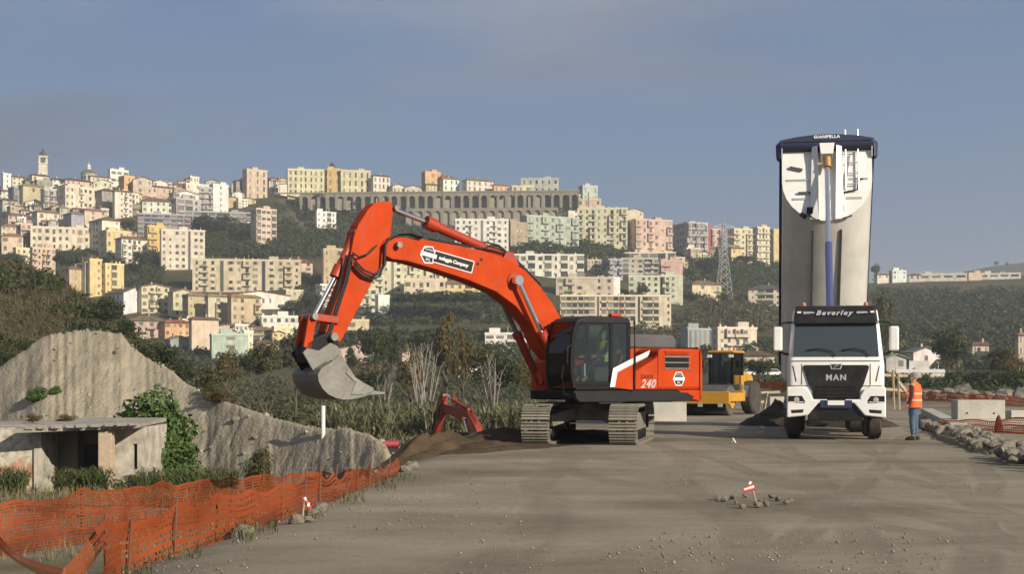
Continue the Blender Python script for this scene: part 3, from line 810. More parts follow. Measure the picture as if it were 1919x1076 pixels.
BL = [
 # x0, x1, top, bottom, colour, storeys, bays, roof, left side share, roof colour, label
 (2,20,326,364,'white',4,'sws','flat',0.2,'t','narrow white tower house at the left end of the hilltop'),
 (20,56,330,356,'cream',3,'wwww','hip',0,'b','cream row house right of the narrow white tower house'),
 (55,90,326,354,'cream',2,'wsw','hip',0.15,'b','cream house at the foot of the bell tower'),
 (90,124,333,352,'white',2,'www','hip',0,'b','low white house between bell tower and domed church'),
 (112,172,334,360,'beige',2,'wwwsw','hip',0,'b','broad house under a big dark brown hip roof on the hilltop'),
 (166,206,329,356,'cream',2,'wwsw','hip',0.1,'t','cream hipped house below the church dome'),
 (203,240,319,346,'white',2,'WWW','flat',0,'t','modern white flat roofed block right of the church dome'),
 (221,250,331,376,'orange',3,'swn','flat',0.35,'t','tall orange house with its left side in shade'),
 (247,282,331,380,'peach',3,'swsn','gable',0.0,'t','tall peach gabled house beside the orange one'),
 (280,312,337,366,'pale',2,'wsw','gable',0,'y','pale gabled house right of the tall peach house'),
 (308,346,341,364,'white',2,'wwLw','hip',0,'t','white house with loggia on the hilltop skyline'),
 (340,392,346,372,'pale',2,'wswsw','flat',0,'t','long pale low house on the skyline left of the white tower block'),
 (392,427,347,402,'white',5,'sswss','flat',0.2,'t','tall blank white tower block above the long balcony building'),
 (372,398,352,402,'grey',5,'bb','flat',0,'t','grey balcony block left of the tall blank white tower'),
 (437,462,336,374,'brown',3,'wwt','hip',0,'b','brownish house left of the pink tower house'),
 (454,500,319,374,'pink',4,'wtt','flat',0.18,'t','pink tower house on the skyline'),
 (498,538,336,366,'peach',2,'wtwt','hip',0,'b','low pinkish house beside the yellow palace'),
 (537,614,318,366,'lemon',4,'tttttttt','flat',0,'t','long four storey yellow palace above the arched wall'),
 (612,638,317,366,'ochre',3,'tw','flat',0,'t','narrow ochre link building with dark turret beside the yellow palace'),
 (636,692,320,366,'olive',3,'ttttt','flat',0,'t','pale yellow palace right of the dark turret'),
 (695,731,327,368,'pale',3,'tttt','hip',0.14,'b','white three storey house with shaded left side above the arches'),
 (730,758,345,368,'cream',1,'twt','gable',0,'b','left one of two cream gabled houses above the arches'),
 (758,792,347,368,'cream',1,'twt','gable',0,'b','right one of two cream gabled houses above the arches'),
 (790,826,323,352,'orange',2,'sww','flat',0.2,'t','flat orange house rising behind the gabled houses'),
 (824,848,328,352,'ochre',2,'ww','hip',0,'r','ochre house with red roof behind the white house'),
 (792,824,343,369,'beige',2,'tttt','hip',0,'t','beige two storey house right of the cream gables'),
 (828,861,333,370,'white',3,'ttt','hip',0,'t','slim white three storey house above the arches'),
 (866,925,334,370,'pale',3,'ttttt','hip',0,'t','wide white and grey palace above the arches'),
 (923,954,345,374,'orange',2,'ttt','hip',0,'t','small orange house at the right of the wide white palace'),
 (977,1048,335,380,'grey',3,'wwwwww','flat',0,'t','grey block rising behind the long lemon house'),
 (958,1030,349,376,'lemon',2,'wtwtwt','flat',0,'t','long low lemon house at the end of the arched wall'),
 (1048,1086,356,382,'white',2,'wwLw','hip',0,'t','white hipped house left of the mint tower house'),
 (1085,1121,349,394,'mint',3,'tst','flat',0.22,'t','mint green tower house at the right end of the hilltop'),
 (1018,1084,379,412,'pale',3,'swwwsw','flat',0.25,'t','grey white block below the lemon house'),
 (1084,1128,374,404,'peach',2,'wwsw','flat',0,'t','peach house under the mint tower house'),
 (936,976,387,424,'peach',3,'stst','flat',0,'t','peach house standing in front of the arched wall'),
 (836,882,405,424,'pale',1,'wwww','flat',0,'t','low pale house left above the white slab block'),
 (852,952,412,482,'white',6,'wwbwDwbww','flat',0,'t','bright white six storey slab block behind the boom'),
 (948,990,418,460,'brown',4,'sws','flat',0,'t','brown block right of the bright white slab block'),
 (978,1086,407,460,'green',4,'bwbwbwb','flat',0.08,'t','grey green apartment block with balconies'),
 (1085,1178,391,462,'cream',6,'bwbwwbwb','flat',0,'t','cream apartment block with brown balconies right of the green one'),
 (1165,1207,391,420,'peach',2,'ssw','gable',0,'t','peach gabled attic house above the pink block'),
 (1175,1262,413,480,'pink',5,'bwbwwb','flat',0.2,'t','salmon pink apartment block with shaded left side'),
 (1168,1268,474,492,'pale',1,'LLLLLL','flat',0,'t','pale terrace house at the foot of the salmon pink block'),
 (1261,1330,419,482,'grey',5,'bLbLb','flat',0.45,'t','grey balcony block with a broad bare brown left wall'),
 (1306,1334,421,480,'red',5,'s','flat',0.6,'t','dark red tower block'),
 (1330,1357,430,478,'pink',4,'bwb','flat',0,'t','pink and white balcony block beside the dark red tower'),
 (1366,1412,430,492,'lemon',6,'bwb','flat',0.26,'t','pale yellow balcony tower block right of the pylon'),
 (1411,1444,427,496,'cream',6,'bb','flat',0.3,'t','middle one of three pale yellow tower blocks'),
 (1443,1472,431,498,'yellow',6,'ss','flat',0.3,'t','yellow tower block partly behind the tipped truck body'),
 (1369,1391,463,494,'yellow',2,'wn','hip',0,'b','small bright yellow house below the tower blocks'),
 (1130,1168,487,524,'bluegrey',4,'bwb','flat',0.3,'t','blue grey block with balconies in the lower right town'),
 (1164,1236,485,524,'grey',4,'LwwLb','flat',0,'t','plain grey block with white corner balconies'),
 (1232,1280,489,522,'rose',3,'bs','flat',0,'t','block with a bare rose red wall'),
 (1182,1282,518,562,'pale',4,'wsbwwDbws','flat',0,'t','pinkish white block with a bare cream end wall'),
 (1042,1150,521,560,'beige',3,'wbwsww','flat',0,'t','beige block left of the white end wall'),
 (1140,1163,522,560,'white',3,'s','flat',0.3,'t','bare white end wall building in the middle of the lower right town'),
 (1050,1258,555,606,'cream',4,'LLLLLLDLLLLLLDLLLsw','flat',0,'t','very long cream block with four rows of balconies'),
 (958,1094,478,524,'pale',3,'LwLwLwLwL','flat',0,'t','long white block with brown panels behind the boom'),
 (1282,1354,525,560,'olive',2,'swsb','hip',0.25,'t','olive hipped house left of the pylon foot'),
 (1408,1470,533,574,'cream',3,'nLLn','hip',0,'b','cream house with three balconies beside the tipped truck body'),
 (297,377,432,506,'cream',6,'wnwwDww','flat',0,'t','cream six storey tower with small square windows'),
 (270,310,425,474,'ochre',4,'bw','flat',0,'t','ochre block behind the cream six storey tower'),
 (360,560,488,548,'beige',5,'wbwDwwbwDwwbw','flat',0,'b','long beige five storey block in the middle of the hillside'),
 (506,582,483,518,'peach',3,'swwsw','hip',0,'r','peach block with red roof behind the long beige block'),
 (602,664,468,545,'tan',5,'nswbs','flat',0,'t','tan block behind the excavator stick'),
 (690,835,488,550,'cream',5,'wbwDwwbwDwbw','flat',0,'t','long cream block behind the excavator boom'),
 (590,630,398,430,'white',3,'wwLw','flat',0,'t','small white house alone on the green slope'),
 (462,482,412,424,'white',1,'w','hip',0,'t','tiny white house on the green slope'),
 (469,517,393,456,'peach',5,'LWWL','flat',0,'b','peach five storey block at the edge of the green slope'),
 (254,350,402,446,'bluegrey',5,'LLLLLLLL','flat',0,'g','left wing of the long grey balcony building'),  # blue grey wall colour has the shade painted in
 (345,470,398,426,'bluegrey',3,'LLLLLLLLL','flat',0,'g','right wing of the long grey balcony building'),  # same shade painted into this wing's wall colour
 (211,247,356,412,'pale',5,'swbw','hip',0.12,'t','white five storey tower with a balcony column'),
 (106,178,352,404,'cream',4,'wwsbwww','flat',0.2,'t','cream block with a terrace roof in the upper left town'),
 (76,110,356,404,'grey',4,'bbb','flat',0,'t','grey balcony block left of the cream terrace roof block'),
 (54,171,427,470,'cream',3,'wwwtwwwtww','flat',0,'t','long cream three storey block in the left town'),
 (163,219,405,474,'pale',5,'ssn','hip',0.42,'t','pale tower house with a dark shaded left wall'),
 (148,196,390,432,'peach',4,'swsw','hip',0.2,'y','peach hipped house above the dark shaded wall'),
 (116,166,394,434,'bluegrey',4,'snsn','hip',0.3,'y','house with blue grey shade in its wall colour behind the long cream block'),  # shade painted into the wall colour
 (0,36,418,466,'lemon',4,'wnnw','hip',0,'y','lemon house at the left edge of the town'),
 (34,56,420,466,'pink',4,'bb','flat',0,'y','narrow pink balcony house beside the lemon house'),
 (59,108,393,432,'cream',2,'wsw','hip',0.2,'y','cream hipped house above the long cream block'),
 (0,60,399,424,'pink',2,'wwwww','hip',0,'t','long pink house with a brown roof at the left edge'),
 (0,38,436,474,'peach',2,'wsw','hip',0,'y','peach house with an arched porch at the left edge'),
 (24,60,466,516,'lemon',4,'bbw','flat',0,'t','lemon balcony block above the scrub at the left'),
 (57,102,466,524,'pink',5,'bwbbw','flat',0,'t','salmon balcony block left of the umbrella pine'),
 (118,152,498,556,'tan',4,'sns','hip',0.3,'t','tan block in shade below the umbrella pine'),
 (140,172,494,556,'olive',4,'sD','flat',0.5,'t','olive block with a dark left wall beside the yellow tower'),
 (164,190,487,558,'yellow',5,'sn','flat',0,'t','bright yellow stair tower'),
 (187,230,496,556,'yellow',4,'nLs','flat',0,'t','bright yellow block right of the stair tower'),
 (183,242,434,484,'yellow',3,'wsws','flat',0.25,'t','yellow house with terrace above the balcony block'),
 (215,273,442,496,'pale',4,'bwbwn','hip',0.2,'t','pale rounded block with corner balconies'),
 (0,30,372,402,'grey',2,'wLw','hip',0,'b','grey house near the left edge below the white tower house'),
 (14,48,352,398,'bluegrey',3,'LwL','flat',0.3,'b','blue grey house with shaded side near the left edge'),
 (36,80,345,396,'tan',3,'sws','hip',0.15,'y','tan house with sloping roofs in the upper left town'),
 (44,78,374,402,'white',2,'wLw','gable',0,'t','white gabled house in the upper left town'),
 (172,206,336,372,'cream',3,'tswt','gable',0,'y','cream gabled house with tall windows below the church dome'),
 (178,216,352,404,'stone',3,'sws','hip',0.3,'b','grey stone house left of the white five storey tower'),
 (280,322,348,380,'pink',2,'wsww','hip',0,'b','pink hipped house below the peach gable'),
 (316,372,358,388,'white',2,'LsLs','gable',0,'t','white gabled house with wide terrace'),
 (262,330,370,410,'pale',3,'wtwwtw','hip',0,'t','pale three storey house above the left wing of the grey building'),
 (318,374,374,412,'grey',3,'LLw','flat',0.2,'t','grey house with terrace left of the grey balcony block'),
 (191,266,539,590,'white',2,'s','gable',0.45,'t','white gabled house with a long shaded roof side'),
 (260,316,533,590,'olive',4,'wbbw','gable',0,'y','olive gabled block right of the white gable'),
 (314,362,542,596,'olive',3,'wws','gable',0.2,'y','olive gabled house with two window columns'),
 (341,390,548,610,'tan',4,'nsw','hip',0.0,'y','tan block with yellow stripe, left of three in a row'),
 (385,428,551,616,'beige',4,'sbs','hip',0.12,'y','beige block, middle of three in a row'),
 (426,488,552,618,'tan',4,'wwsb','hip',0.12,'y','tan block, right of three in a row'),
 (424,536,545,578,'white',1,'sssnnnss','gable',0,'r','long white hall with a dark red roof and pointed gable'),
 (530,568,545,572,'beige',2,'sns','flat',0,'t','low beige house right of the red roofed hall'),
 (485,563,594,626,'white',2,'wwwwww','flat',0,'t','low white house with a chimney pipe'),
 (510,550,614,642,'lemon',2,'ss','flat',0,'t','lemon yellow wall house below the low white house'),
 (469,512,612,640,'tan',2,'LL','hip',0,'y','tan terrace house left of the lemon yellow wall'),
 (469,520,637,668,'peach',2,'LsL','hip',0,'b','peach house with brown roof and arched window'),
 (354,409,594,662,'peach',4,'ss','hip',0.1,'b','bare peach tower house at the foot of the town'),
 (391,458,628,674,'mint',3,'sWs','flat',0.0,'t','mint green house with a boxed balcony'),
 (453,474,622,670,'pale',3,'sn','flat',0,'t','narrow pale house beside the mint green house'),
 (398,448,608,634,'beige',1,'s','gable',0,'g','beige shed with a grey gable behind the mint green house'),
 (237,304,591,632,'pink',2,'wwbw','hip',0,'t','dull pink house with brown roof left of the orange house'),
 (300,354,599,632,'orange',2,'wnww','hip',0,'r','orange house with red roof at the foot of the town'),
 (308,354,630,660,'bluegrey',1,'s','gable',0,'g','blue grey gabled shed behind the dark tree'),
 (640,690,601,636,'lemon',2,'wwss','flat',0,'t','yellow house right of the excavator stick'),
 (668,704,542,584,'cream',3,'wbw','flat',0,'t','cream balcony block right of the stick'),
 (703,730,555,592,'white',3,'s','flat',0,'t','bare white tall house under the boom'),
 (591,637,535,576,'pale',4,'bLb','flat',0.2,'t','grey white balcony block behind the bucket cylinder'),
 (757,834,526,560,'cream',2,'wwbwsw','flat',0,'t','cream two storey house under the boom'),
 (822,900,524,558,'yellow',2,'LwwLw','hip',0,'t','pale yellow house under the boom, left of the umbrella pines'),
 (908,986,626,656,'white',2,'WWLW','flat',0,'t','white low house behind the boom cylinder'),
 (626,710,645,682,'pink',2,'wnwnwnw','gable',-0.0,'t','pinkish ruined long house right of the bucket'),
 (748,776,657,688,'pink',2,'wn','gable',0,'t','small pinkish house among bare trees'),
 (858,905,676,706,'white',1,'ws','hip',0,'t','small white cottage among the trees left of the cab'),
 (1336,1420,616,664,'cream',3,'nbbbs','flat',0.14,'t','cream house with balconies behind the road roller'),
 (1278,1338,618,662,'bluegrey',1,'DDDDD','flat',0,'g','dark blue grey hall left of the cream house'),
 (1386,1454,657,694,'peach',1,'wsws','hip',0,'b','house with a brown hip roof behind the dark bush'),
 (1728,1815,514,536,'pale',2,'WWWW','flat',0,'t','left wing of the long white building on the right ridge'),
 (1812,1842,513,540,'pink',2,'s','flat',0,'t','brownish middle block of the long white building on the right ridge'),
 (1840,1916,513,532,'white',2,'WWWW','flat',0,'t','right wing of the long white building on the right ridge'),
 (1640,1668,512,524,'pale',1,'ww','hip',0,'t','small pale house at the left end of the right ridge'),
 (1668,1700,508,524,'white',2,'wsw','flat',0,'t','small white house on the right ridge'),
 (1706,1728,512,526,'pale',1,'ww','hip',0,'t','pale cottage left of the long white building'),
 (1697,1766,651,690,'white',1,'sws','gable',0.3,'g','white gabled house left of the dark cedar'),
 (1690,1776,697,718,'white',1,'sWWs','flat',0,'t','low white wall building behind the worker'),
 (1820,1854,641,684,'peach',2,'tst','hip',0,'b','peach hipped house right of the dark cedar'),
 (1655,1700,664,696,'grey',1,'sw','gable',0.2,'g','grey shed beside the right truck mirror'),
 (1905,1935,622,690,'tan',3,'wsw','hip',0.2,'t','tan house at the right edge'),
]
for r_ in BL:
    x0, x1, yt, yb, col, ns, bays, roof, lf, rc, label = r_
    nm = 'apartment_block' if ns >= 4 else 'house'
    kw = {}
    if x0 > 1600 and yb < 545: kw = dict(d=930)
    building(x0, x1, yt, yb, col, ns, bays, roof, lf, rc, label, name=nm, **kw)

# small houses packed between the named ones
fill_rng = random.Random(11)
LMK = [(10, 345, 'narrow white tower house'), (81, 320, 'bell tower'), (140, 350, 'big brown roof'), (167, 320, 'church dome'), (240, 340, 'tall orange house'), (300, 350, 'pale gabled house'), (340, 350, 'white loggia house'),
       (410, 370, 'blank white tower'), (475, 345, 'pink tower house'), (530, 350, 'yellow palace'), (140, 375, 'cream terrace block'), (228, 385, 'white five storey tower'), (50, 380, 'tan sloping roofs'), (300, 390, 'pale three storey house'),
       (385, 380, 'grey balcony block'), (20, 440, 'lemon house'), (110, 445, 'long cream block'), (1100, 375, 'mint tower house'), (1000, 365, 'lemon house on the ridge'), (380, 625, 'bare peach tower house'), (425, 650, 'mint green house'), (320, 615, 'orange house'), (500, 620, 'low white house'),
       (1150, 505, 'blue grey block'), (1220, 505, 'plain grey block'), (1260, 505, 'rose red wall'), (800, 540, 'cream house under the boom'), (730, 540, 'bare white house under the boom'), (1325, 480, 'dark red tower')]
_seen = {}
def flabel(px, py, col, rf, h):
    m_ = min(LMK, key=lambda q_: (q_[0] - px) ** 2 + ((q_[1] - py) * 1.2) ** 2)
    side = ('left of' if px < m_[0] - 8 else 'right of' if px > m_[0] + 8 else 'below')
    lb = 'small ' + ('tall ' if h > 21 else 'low ' if h < 17 else '') + col + {'hip': ' hip roofed', 'gable': ' gabled', 'flat': ' flat roofed'}[rf] + ' house just ' + side + ' the ' + m_[2]
    _seen[lb] = _seen.get(lb, 0) + 1
    if _seen[lb] > 1: lb = lb.replace(' house just', ['', ' second', ' third', ' fourth', ' fifth', ' sixth', ' seventh'][min(6, _seen[lb] - 1)] + ' house just')
    return lb
FILL = [(0, 535, 352, 372, 40), (0, 300, 376, 412, 28), (250, 470, 372, 392, 18), (0, 250, 398, 470, 30), (400, 540, 352, 368, 8), (960, 1130, 385, 400, 8), (240, 520, 612, 650, 14), (1090, 1290, 500, 525, 8), (700, 900, 540, 560, 6), (1290, 1360, 480, 492, 4)]
for (a, b, c, e, cnt) in FILL:
    for _ in range(cnt):
        px = fill_rng.uniform(a, b); py = fill_rng.uniform(c, e); w = fill_rng.uniform(17, 36); h = fill_rng.uniform(14, 25)
        col = fill_rng.choice(['cream', 'white', 'pale', 'peach', 'beige', 'pink', 'yellow', 'grey', 'tan', 'cream', 'pale', 'stone'])
        rf = fill_rng.choice(['hip', 'hip', 'gable', 'flat'])
        zone = 'upper left town' if e < 415 and b < 600 else 'lower town' if c > 560 else 'middle town'
        building(px - w / 2, px + w / 2, py - h, py, col, fill_rng.choice([2, 2, 3]), fill_rng.choice(['wsw', 'wtw', 'wwLw', 'tst', 'ww', 'wbw']), rf, fill_rng.choice([0, 0, .2, .3]),
                 fill_rng.choice(['t', 'b', 'y', 't']), flabel(px, py, col, rf, h), name='house', group='small houses packed in the ' + zone)

# bell tower
d = 955.0; s = d / FPX
bp_ = P(81, 356, d)
t = empty('bell_tower', bp_, math.radians(20), 'cream church bell tower with arched openings and pointed dark spire', 'tower')
H1, W1 = (356 - 294) * s, 20 * s / 1.25
b = MB().box(-W1 / 2, W1 / 2, -W1 / 2, W1 / 2, -4, H1 - 13 * s)
for sx in (-1, 1):
    for sy in (-1, 1): b.box(sx * W1 / 2 - (W1 * .2 if sx > 0 else 0), sx * W1 / 2 + (W1 * .2 if sx < 0 else 0), sy * W1 / 2 - (W1 * .2 if sy > 0 else 0), sy * W1 / 2 + (W1 * .2 if sy < 0 else 0), H1 - 13 * s, H1 - 2.2 * s)
b.box(-W1 / 2, W1 / 2, -W1 / 2, W1 / 2, H1 - 2.2 * s, H1)
o = b.build('tower_shaft', wall_mat, t); o.color = (0.66, 0.62, 0.5, 1)
for z in (H1 - 13.6 * s, H1 - 0.6 * s, 28 * s):
    o = MB().box(-W1 * .58, W1 * .58, -W1 * .58, W1 * .58, z, z + .7).build('cornice', trim_mat, t); o.color = (0.6, 0.56, 0.46, 1)
b = MB().lathe([(W1 * .5, H1 + .6), (W1 * .46, H1 + 2.0), (W1 * .22, H1 + 3.4), (W1 * .12, H1 + 4.4), (.05, H1 + 6.2)], (0, 0, 0), 'z', 8)
o = b.build('spire', tile_mat, t); o.color = (0.09, 0.095, 0.09, 1)
b = MB().lathe([(.15, H1 - 10.5 * s), (.9, H1 - 10 * s), (.55, H1 - 8 * s), (.2, H1 - 7 * s)], (0, 0, 0), 'z', 10)
b.build('bell', mat('bronze', (0.08, 0.06, 0.04), 0.5, 0.8), t)
# church dome
bp_ = P(167, 352, d)
t = empty('domed_church', bp_, 0.3, 'church with a drum, low dome and white lantern on the hilltop', 'church')
R1 = 13.5 * s
b = MB().lathe([(R1, -6), (R1, 24 * s), (R1 * 1.08, 24.5 * s), (R1 * 1.08, 26 * s)], (0, 0, 0), 'z', 16)
o = b.build('drum', wall_mat, t); o.color = (0.6, 0.56, 0.46, 1)
b = MB()
for i in range(12):
    a = 2 * PI * i / 12; b.obox((R1 * math.cos(a), R1 * math.sin(a), 18.5 * s), (.3, 1.1, 7 * s), Matrix.Rotation(a, 3, 'Z'))
b.build('drum_windows', win_mat, t)['kind'] = 'stuff'
b = MB().lathe([(R1 * 1.12, 26 * s), (R1 * .98, 28.5 * s), (R1 * .7, 32 * s), (R1 * .35, 34.5 * s), (R1 * .2, 35 * s)], (0, 0, 0), 'z', 20)
o = b.build('dome', tile_mat, t, smooth=40); o.color = (0.16, 0.15, 0.13, 1)
b = MB().lathe([(1.4, 34.6 * s), (1.3, 39 * s), (1.6, 39.5 * s), (1.0, 42 * s), (.2, 45 * s), (.08, 50 * s)], (0, 0, 0), 'z', 10)
o = b.build('lantern', wall_mat, t); o.color = (0.72, 0.7, 0.62, 1)
# dark turret beside the yellow palace
tp = P(623, 320, 950)
t = empty('turret', tp, 0, 'dark pointed turret above the ochre link building', 'turret')
o = MB().lathe([(2.2, -4), (2.2, 2.2), (2.4, 2.3)], (0, 0, 0), 'z', 8).build('turret_wall', wall_mat, t); o.color = (0.09, 0.09, 0.1, 1)
o = MB().lathe([(2.5, 2.3), (1.6, 4.2), (.6, 5.4), (.05, 5.9)], (0, 0, 0), 'z', 8).build('turret_roof', tile_mat, t); o.color = (0.06, 0.06, 0.07, 1)

# arched retaining wall: two tiers of niches
d = 925.0; s = d / FPX
ap0, ap1 = P(530, 364, d), P(1086, 375, d - 12)
t = empty('arched_wall', (ap0.x, ap0.y, 0), math.atan2(ap1.y - ap0.y, ap1.x - ap0.x), 'long grey stone retaining wall with two tiers of arched niches below the palaces', 'wall')
Lw = math.hypot(ap1.x - ap0.x, ap1.y - ap0.y)
stone = mat('old_stone', (0.2, 0.18, 0.14), 0.95, 0, col2=(0.29, 0.26, 0.2), vscale=0.25, bump=0.4, bscale=1.5, spec=0.15)
niche_d = mat('niche_stone', (0.17, 0.155, 0.125), 0.95, col2=(0.25, 0.225, 0.175), vscale=0.3, spec=0.15)
niche_l = mat('niche_infill_stone', (0.27, 0.245, 0.195), 0.95, col2=(0.34, 0.305, 0.245), vscale=0.3, spec=0.15)
def arch_row(z0, z1, ztop, u0, u1, step, aw, front, back):
    """wall with arched openings; returns builder of front faces and reveals"""
    b = MB(); n = 8; u = u0
    b.box(u0, u1, front, back, ztop, z1)            # course above the arches
    while u < u1 - 0.1:
        e = min(u + step, u1); c = (u + e) / 2; a0, a1 = c - aw / 2, c + aw / 2; zs = ztop - aw / 2
        b.box(u, a0, front, back, z0, ztop); b.box(a1, e, front, back, z0, ztop)
        for sgn in (-1, 1):
            poly = [(c + sgn * aw / 2, ztop)] + [(c + sgn * aw / 2 * math.cos(PI / 2 * k / n), zs + aw / 2 * math.sin(PI / 2 * k / n)) for k in range(n + 1)]
            b.prism(poly, front, back, 'y')
        u = e
    return b
st = Lw / 33.0
zt = ap0.z + .2
slope = (ap1.z - ap0.z) / Lw
b = arch_row(zt - 10.5, zt, zt - 2.0, 12, Lw, st, st * .68, 0, 3.6); b.build('arcade_tier', stone, t)
MB().box(12, Lw, 3.6, 4.6, zt - 12, zt - .4).build('niche_back', niche_d, t)
b = arch_row(zt - 22, zt - 10.52, zt - 12.4, Lw * .42, Lw * .93, st, st * .72, -2.2, -.9); b.build('arcade_tier', stone, t)
MB().box(Lw * .42, Lw * .93, -.9, 0.1, zt - 22, zt - 10.7).build('niche_back', niche_l, t)
for k in range(33):
    if k in (1, 4, 5, 9, 16, 17, 22, 23, 24, 27, 28): MB().box(12 + k * st * (Lw - 12) / Lw, min(Lw, 12 + (k + 1) * st * (Lw - 12) / Lw), 1.0, 1.6, zt - 11, zt - 2.3 - (k % 3) * 1.2).build('niche_infill', niche_l, t)
    if k % 2 == 0: MB().box(12 + k * st - .5, 12 + k * st + .5, -.5, -.01, zt - 10.4, zt - .6 - (k % 4) * .7).build('buttress', stone, t)
b = MB().box(-6, Lw + .5, -.35, 0.4, zt + .02, zt + .95); b.build('parapet', stone, t)

# lattice pylon
pyl_m = mat('galvanised_steel', (0.42, 0.42, 0.4), 0.6, 0.3)
p0 = ground_at(1357, 562, 300)
t = empty('lattice_pylon', p0, 0.2, 'grey steel lattice power pylon in front of the tower blocks', 'pylon')
Hp = (562 - 405) / FPX * p0.y; b = MB()
def leg(z, sx, sy):
    w = np.interp(z / Hp, [0, .62, .8, 1], [Hp * .085, Hp * .028, Hp * .022, .1]); return (sx * w, sy * w, z)
zs = [0, .12, .23, .33, .42, .50, .57, .63, .69, .75, .80, .86, .92, 1.0]
for i in range(len(zs) - 1):
    for sx, sy in ((-1, -1), (1, -1), (1, 1), (-1, 1)):
        b.bar(leg(zs[i] * Hp, sx, sy), leg(zs[i + 1] * Hp, sx, sy), .22, .22)
    cs = [(-1, -1), (1, -1), (1, 1), (-1, 1)]
    for k in range(4):
        a, c = cs[k], cs[(k + 1) % 4]
        b.bar(leg(zs[i] * Hp, *a), leg(zs[i + 1] * Hp, *c), .12, .12); b.bar(leg(zs[i] * Hp, *c), leg(zs[i + 1] * Hp, *a), .12, .12)
b.build('lattice_tower', pyl_m, t)
for f in (.64, .75, .87):
    b = MB(); L = Hp * .13
    for sx in (-1, 1):
        b.bar((0, 0, f * Hp), (sx * L, 0, f * Hp), .2, .2); b.bar((0, 0, f * Hp + 1.8), (sx * L, 0, f * Hp), .14, .14)
    b.build('cross_arm', pyl_m, t)

# ------------------------------------------------------------------ machines: materials
orange = mat('orange_paint', (0.47, 0.046, 0.003), 0.6, 0, var=0.2, vscale=1.6, spec=0.12, dust=0.1)
orange_d = mat('orange_cylinder_paint', (0.36, 0.035, 0.01), 0.45, 0, var=0.2, vscale=2)
red_p = mat('faded_red_paint', (0.26, 0.03, 0.014), 0.5, 0, var=0.2, vscale=1.5)
black_p = mat('black_plastic', (0.009, 0.009, 0.0105), 0.5, 0, var=0.2, vscale=3, spec=0.2)
dgrey = mat('dark_grey_paint', (0.016, 0.0165, 0.019), 0.55, 0, var=0.25, vscale=2, spec=0.25)
mgrey = mat('mid_grey_paint', (0.085, 0.087, 0.088), 0.45, 0, var=0.2, vscale=1.5)
steel_m = mat('worn_steel', (0.24, 0.235, 0.22), 0.55, 0.35, var=0.4, vscale=2.5, bump=0.15, bscale=12)
bucket_m = mat('bucket_steel', (0.21, 0.205, 0.19), 0.6, 0.25, col2=(0.13, 0.125, 0.115), vscale=1.6, bump=0.2, bscale=10)
track_m = mat('dusty_track_steel', (0.2, 0.185, 0.15), 0.8, 0.1, col2=(0.28, 0.255, 0.205), vscale=6, bump=0.3, bscale=20)
dust_m = mat('dusty_frame', (0.23, 0.21, 0.17), 0.85, 0, col2=(0.14, 0.125, 0.1), vscale=2.5)
chrome = mat('chrome_rod', (0.8, 0.8, 0.82), 0.12, 1.0)
silver = mat('silver_trim', (0.62, 0.63, 0.64), 0.35, 0.6)
white_p = mat('white_paint', (0.8, 0.8, 0.78), 0.35, 0, var=0.08, vscale=2, coat=0.2, dust=0.22)
rubber = mat('rubber_hose', (0.016, 0.016, 0.017), 0.6)
glass_d = glass_mat('cab_glass', (0.62, 0.68, 0.66), 0.0)
glass_dk = glass_mat('tinted_glass', (0.10, 0.12, 0.13), 0.02)
seat_m = mat('seat_fabric', (0.03, 0.032, 0.036), 0.9)
red_l = mat('red_lamp', (0.45, 0.03, 0.03), 0.3)
skin_m = mat('skin', (0.42, 0.25, 0.17), 0.6)
hair_m = mat('grey_hair', (0.2, 0.19, 0.18), 0.8)
ylw_vest = mat('yellow_vest', (0.62, 0.82, 0.05), 0.7)
refl_m = mat('reflective_tape', (0.75, 0.76, 0.74), 0.4)

def skin_body(name, joints, bones, m, parent, lvl=2):
    """one continuous surface grown over connected joints: joints {key:(x,y,z,rx,ry)}"""
    keys = list(joints); ix = {k: i for i, k in enumerate(keys)}
    me = bpy.data.meshes.new(name)
    me.from_pydata([joints[k][:3] for k in keys], [(ix[a], ix[b]) for a, b in bones], [])
    o = link(name, me, parent)
    o.modifiers.new('skin', 'SKIN')
    if not me.skin_vertices:
        bm = bmesh.new(); bm.from_mesh(me); bm.verts.layers.skin.verify(); bm.to_mesh(me); bm.free()
    for k in keys:
        sv = me.skin_vertices[0].data[ix[k]]; j = joints[k]
        sv.radius = (j[3], j[4] if len(j) > 4 else j[3]); sv.use_root = (ix[k] == 0)
    o.modifiers['skin'].use_smooth_shade = True
    s = o.modifiers.new('sub', 'SUBSURF'); s.levels = lvl; s.render_levels = lvl
    me.materials.append(m)
    return o

# ------------------------------------------------------------------ excavator
EX = Vector((2.0, 35.0)); EY = math.radians(35)
EF = Vector((-math.cos(EY), -math.sin(EY))); EL = Vector((math.sin(EY), -math.cos(EY)))
def lp(px, py, yl):
    """photograph pixel on the machine's vertical plane y=yl -> local (X forward, Z up)"""
    t = (px - 960) / FPX
    ax, ay = EX.x + EL.x * yl, EX.y + EL.y * yl
    X_ = (t * ay - ax) / (EF.x - t * EF.y)
    d_ = ay + EF.y * X_
    return (X_, CAMZ + (HZ - py) / FPX * d_)
def lpl(pts, yl): return [lp(a, b, yl) for a, b in pts]

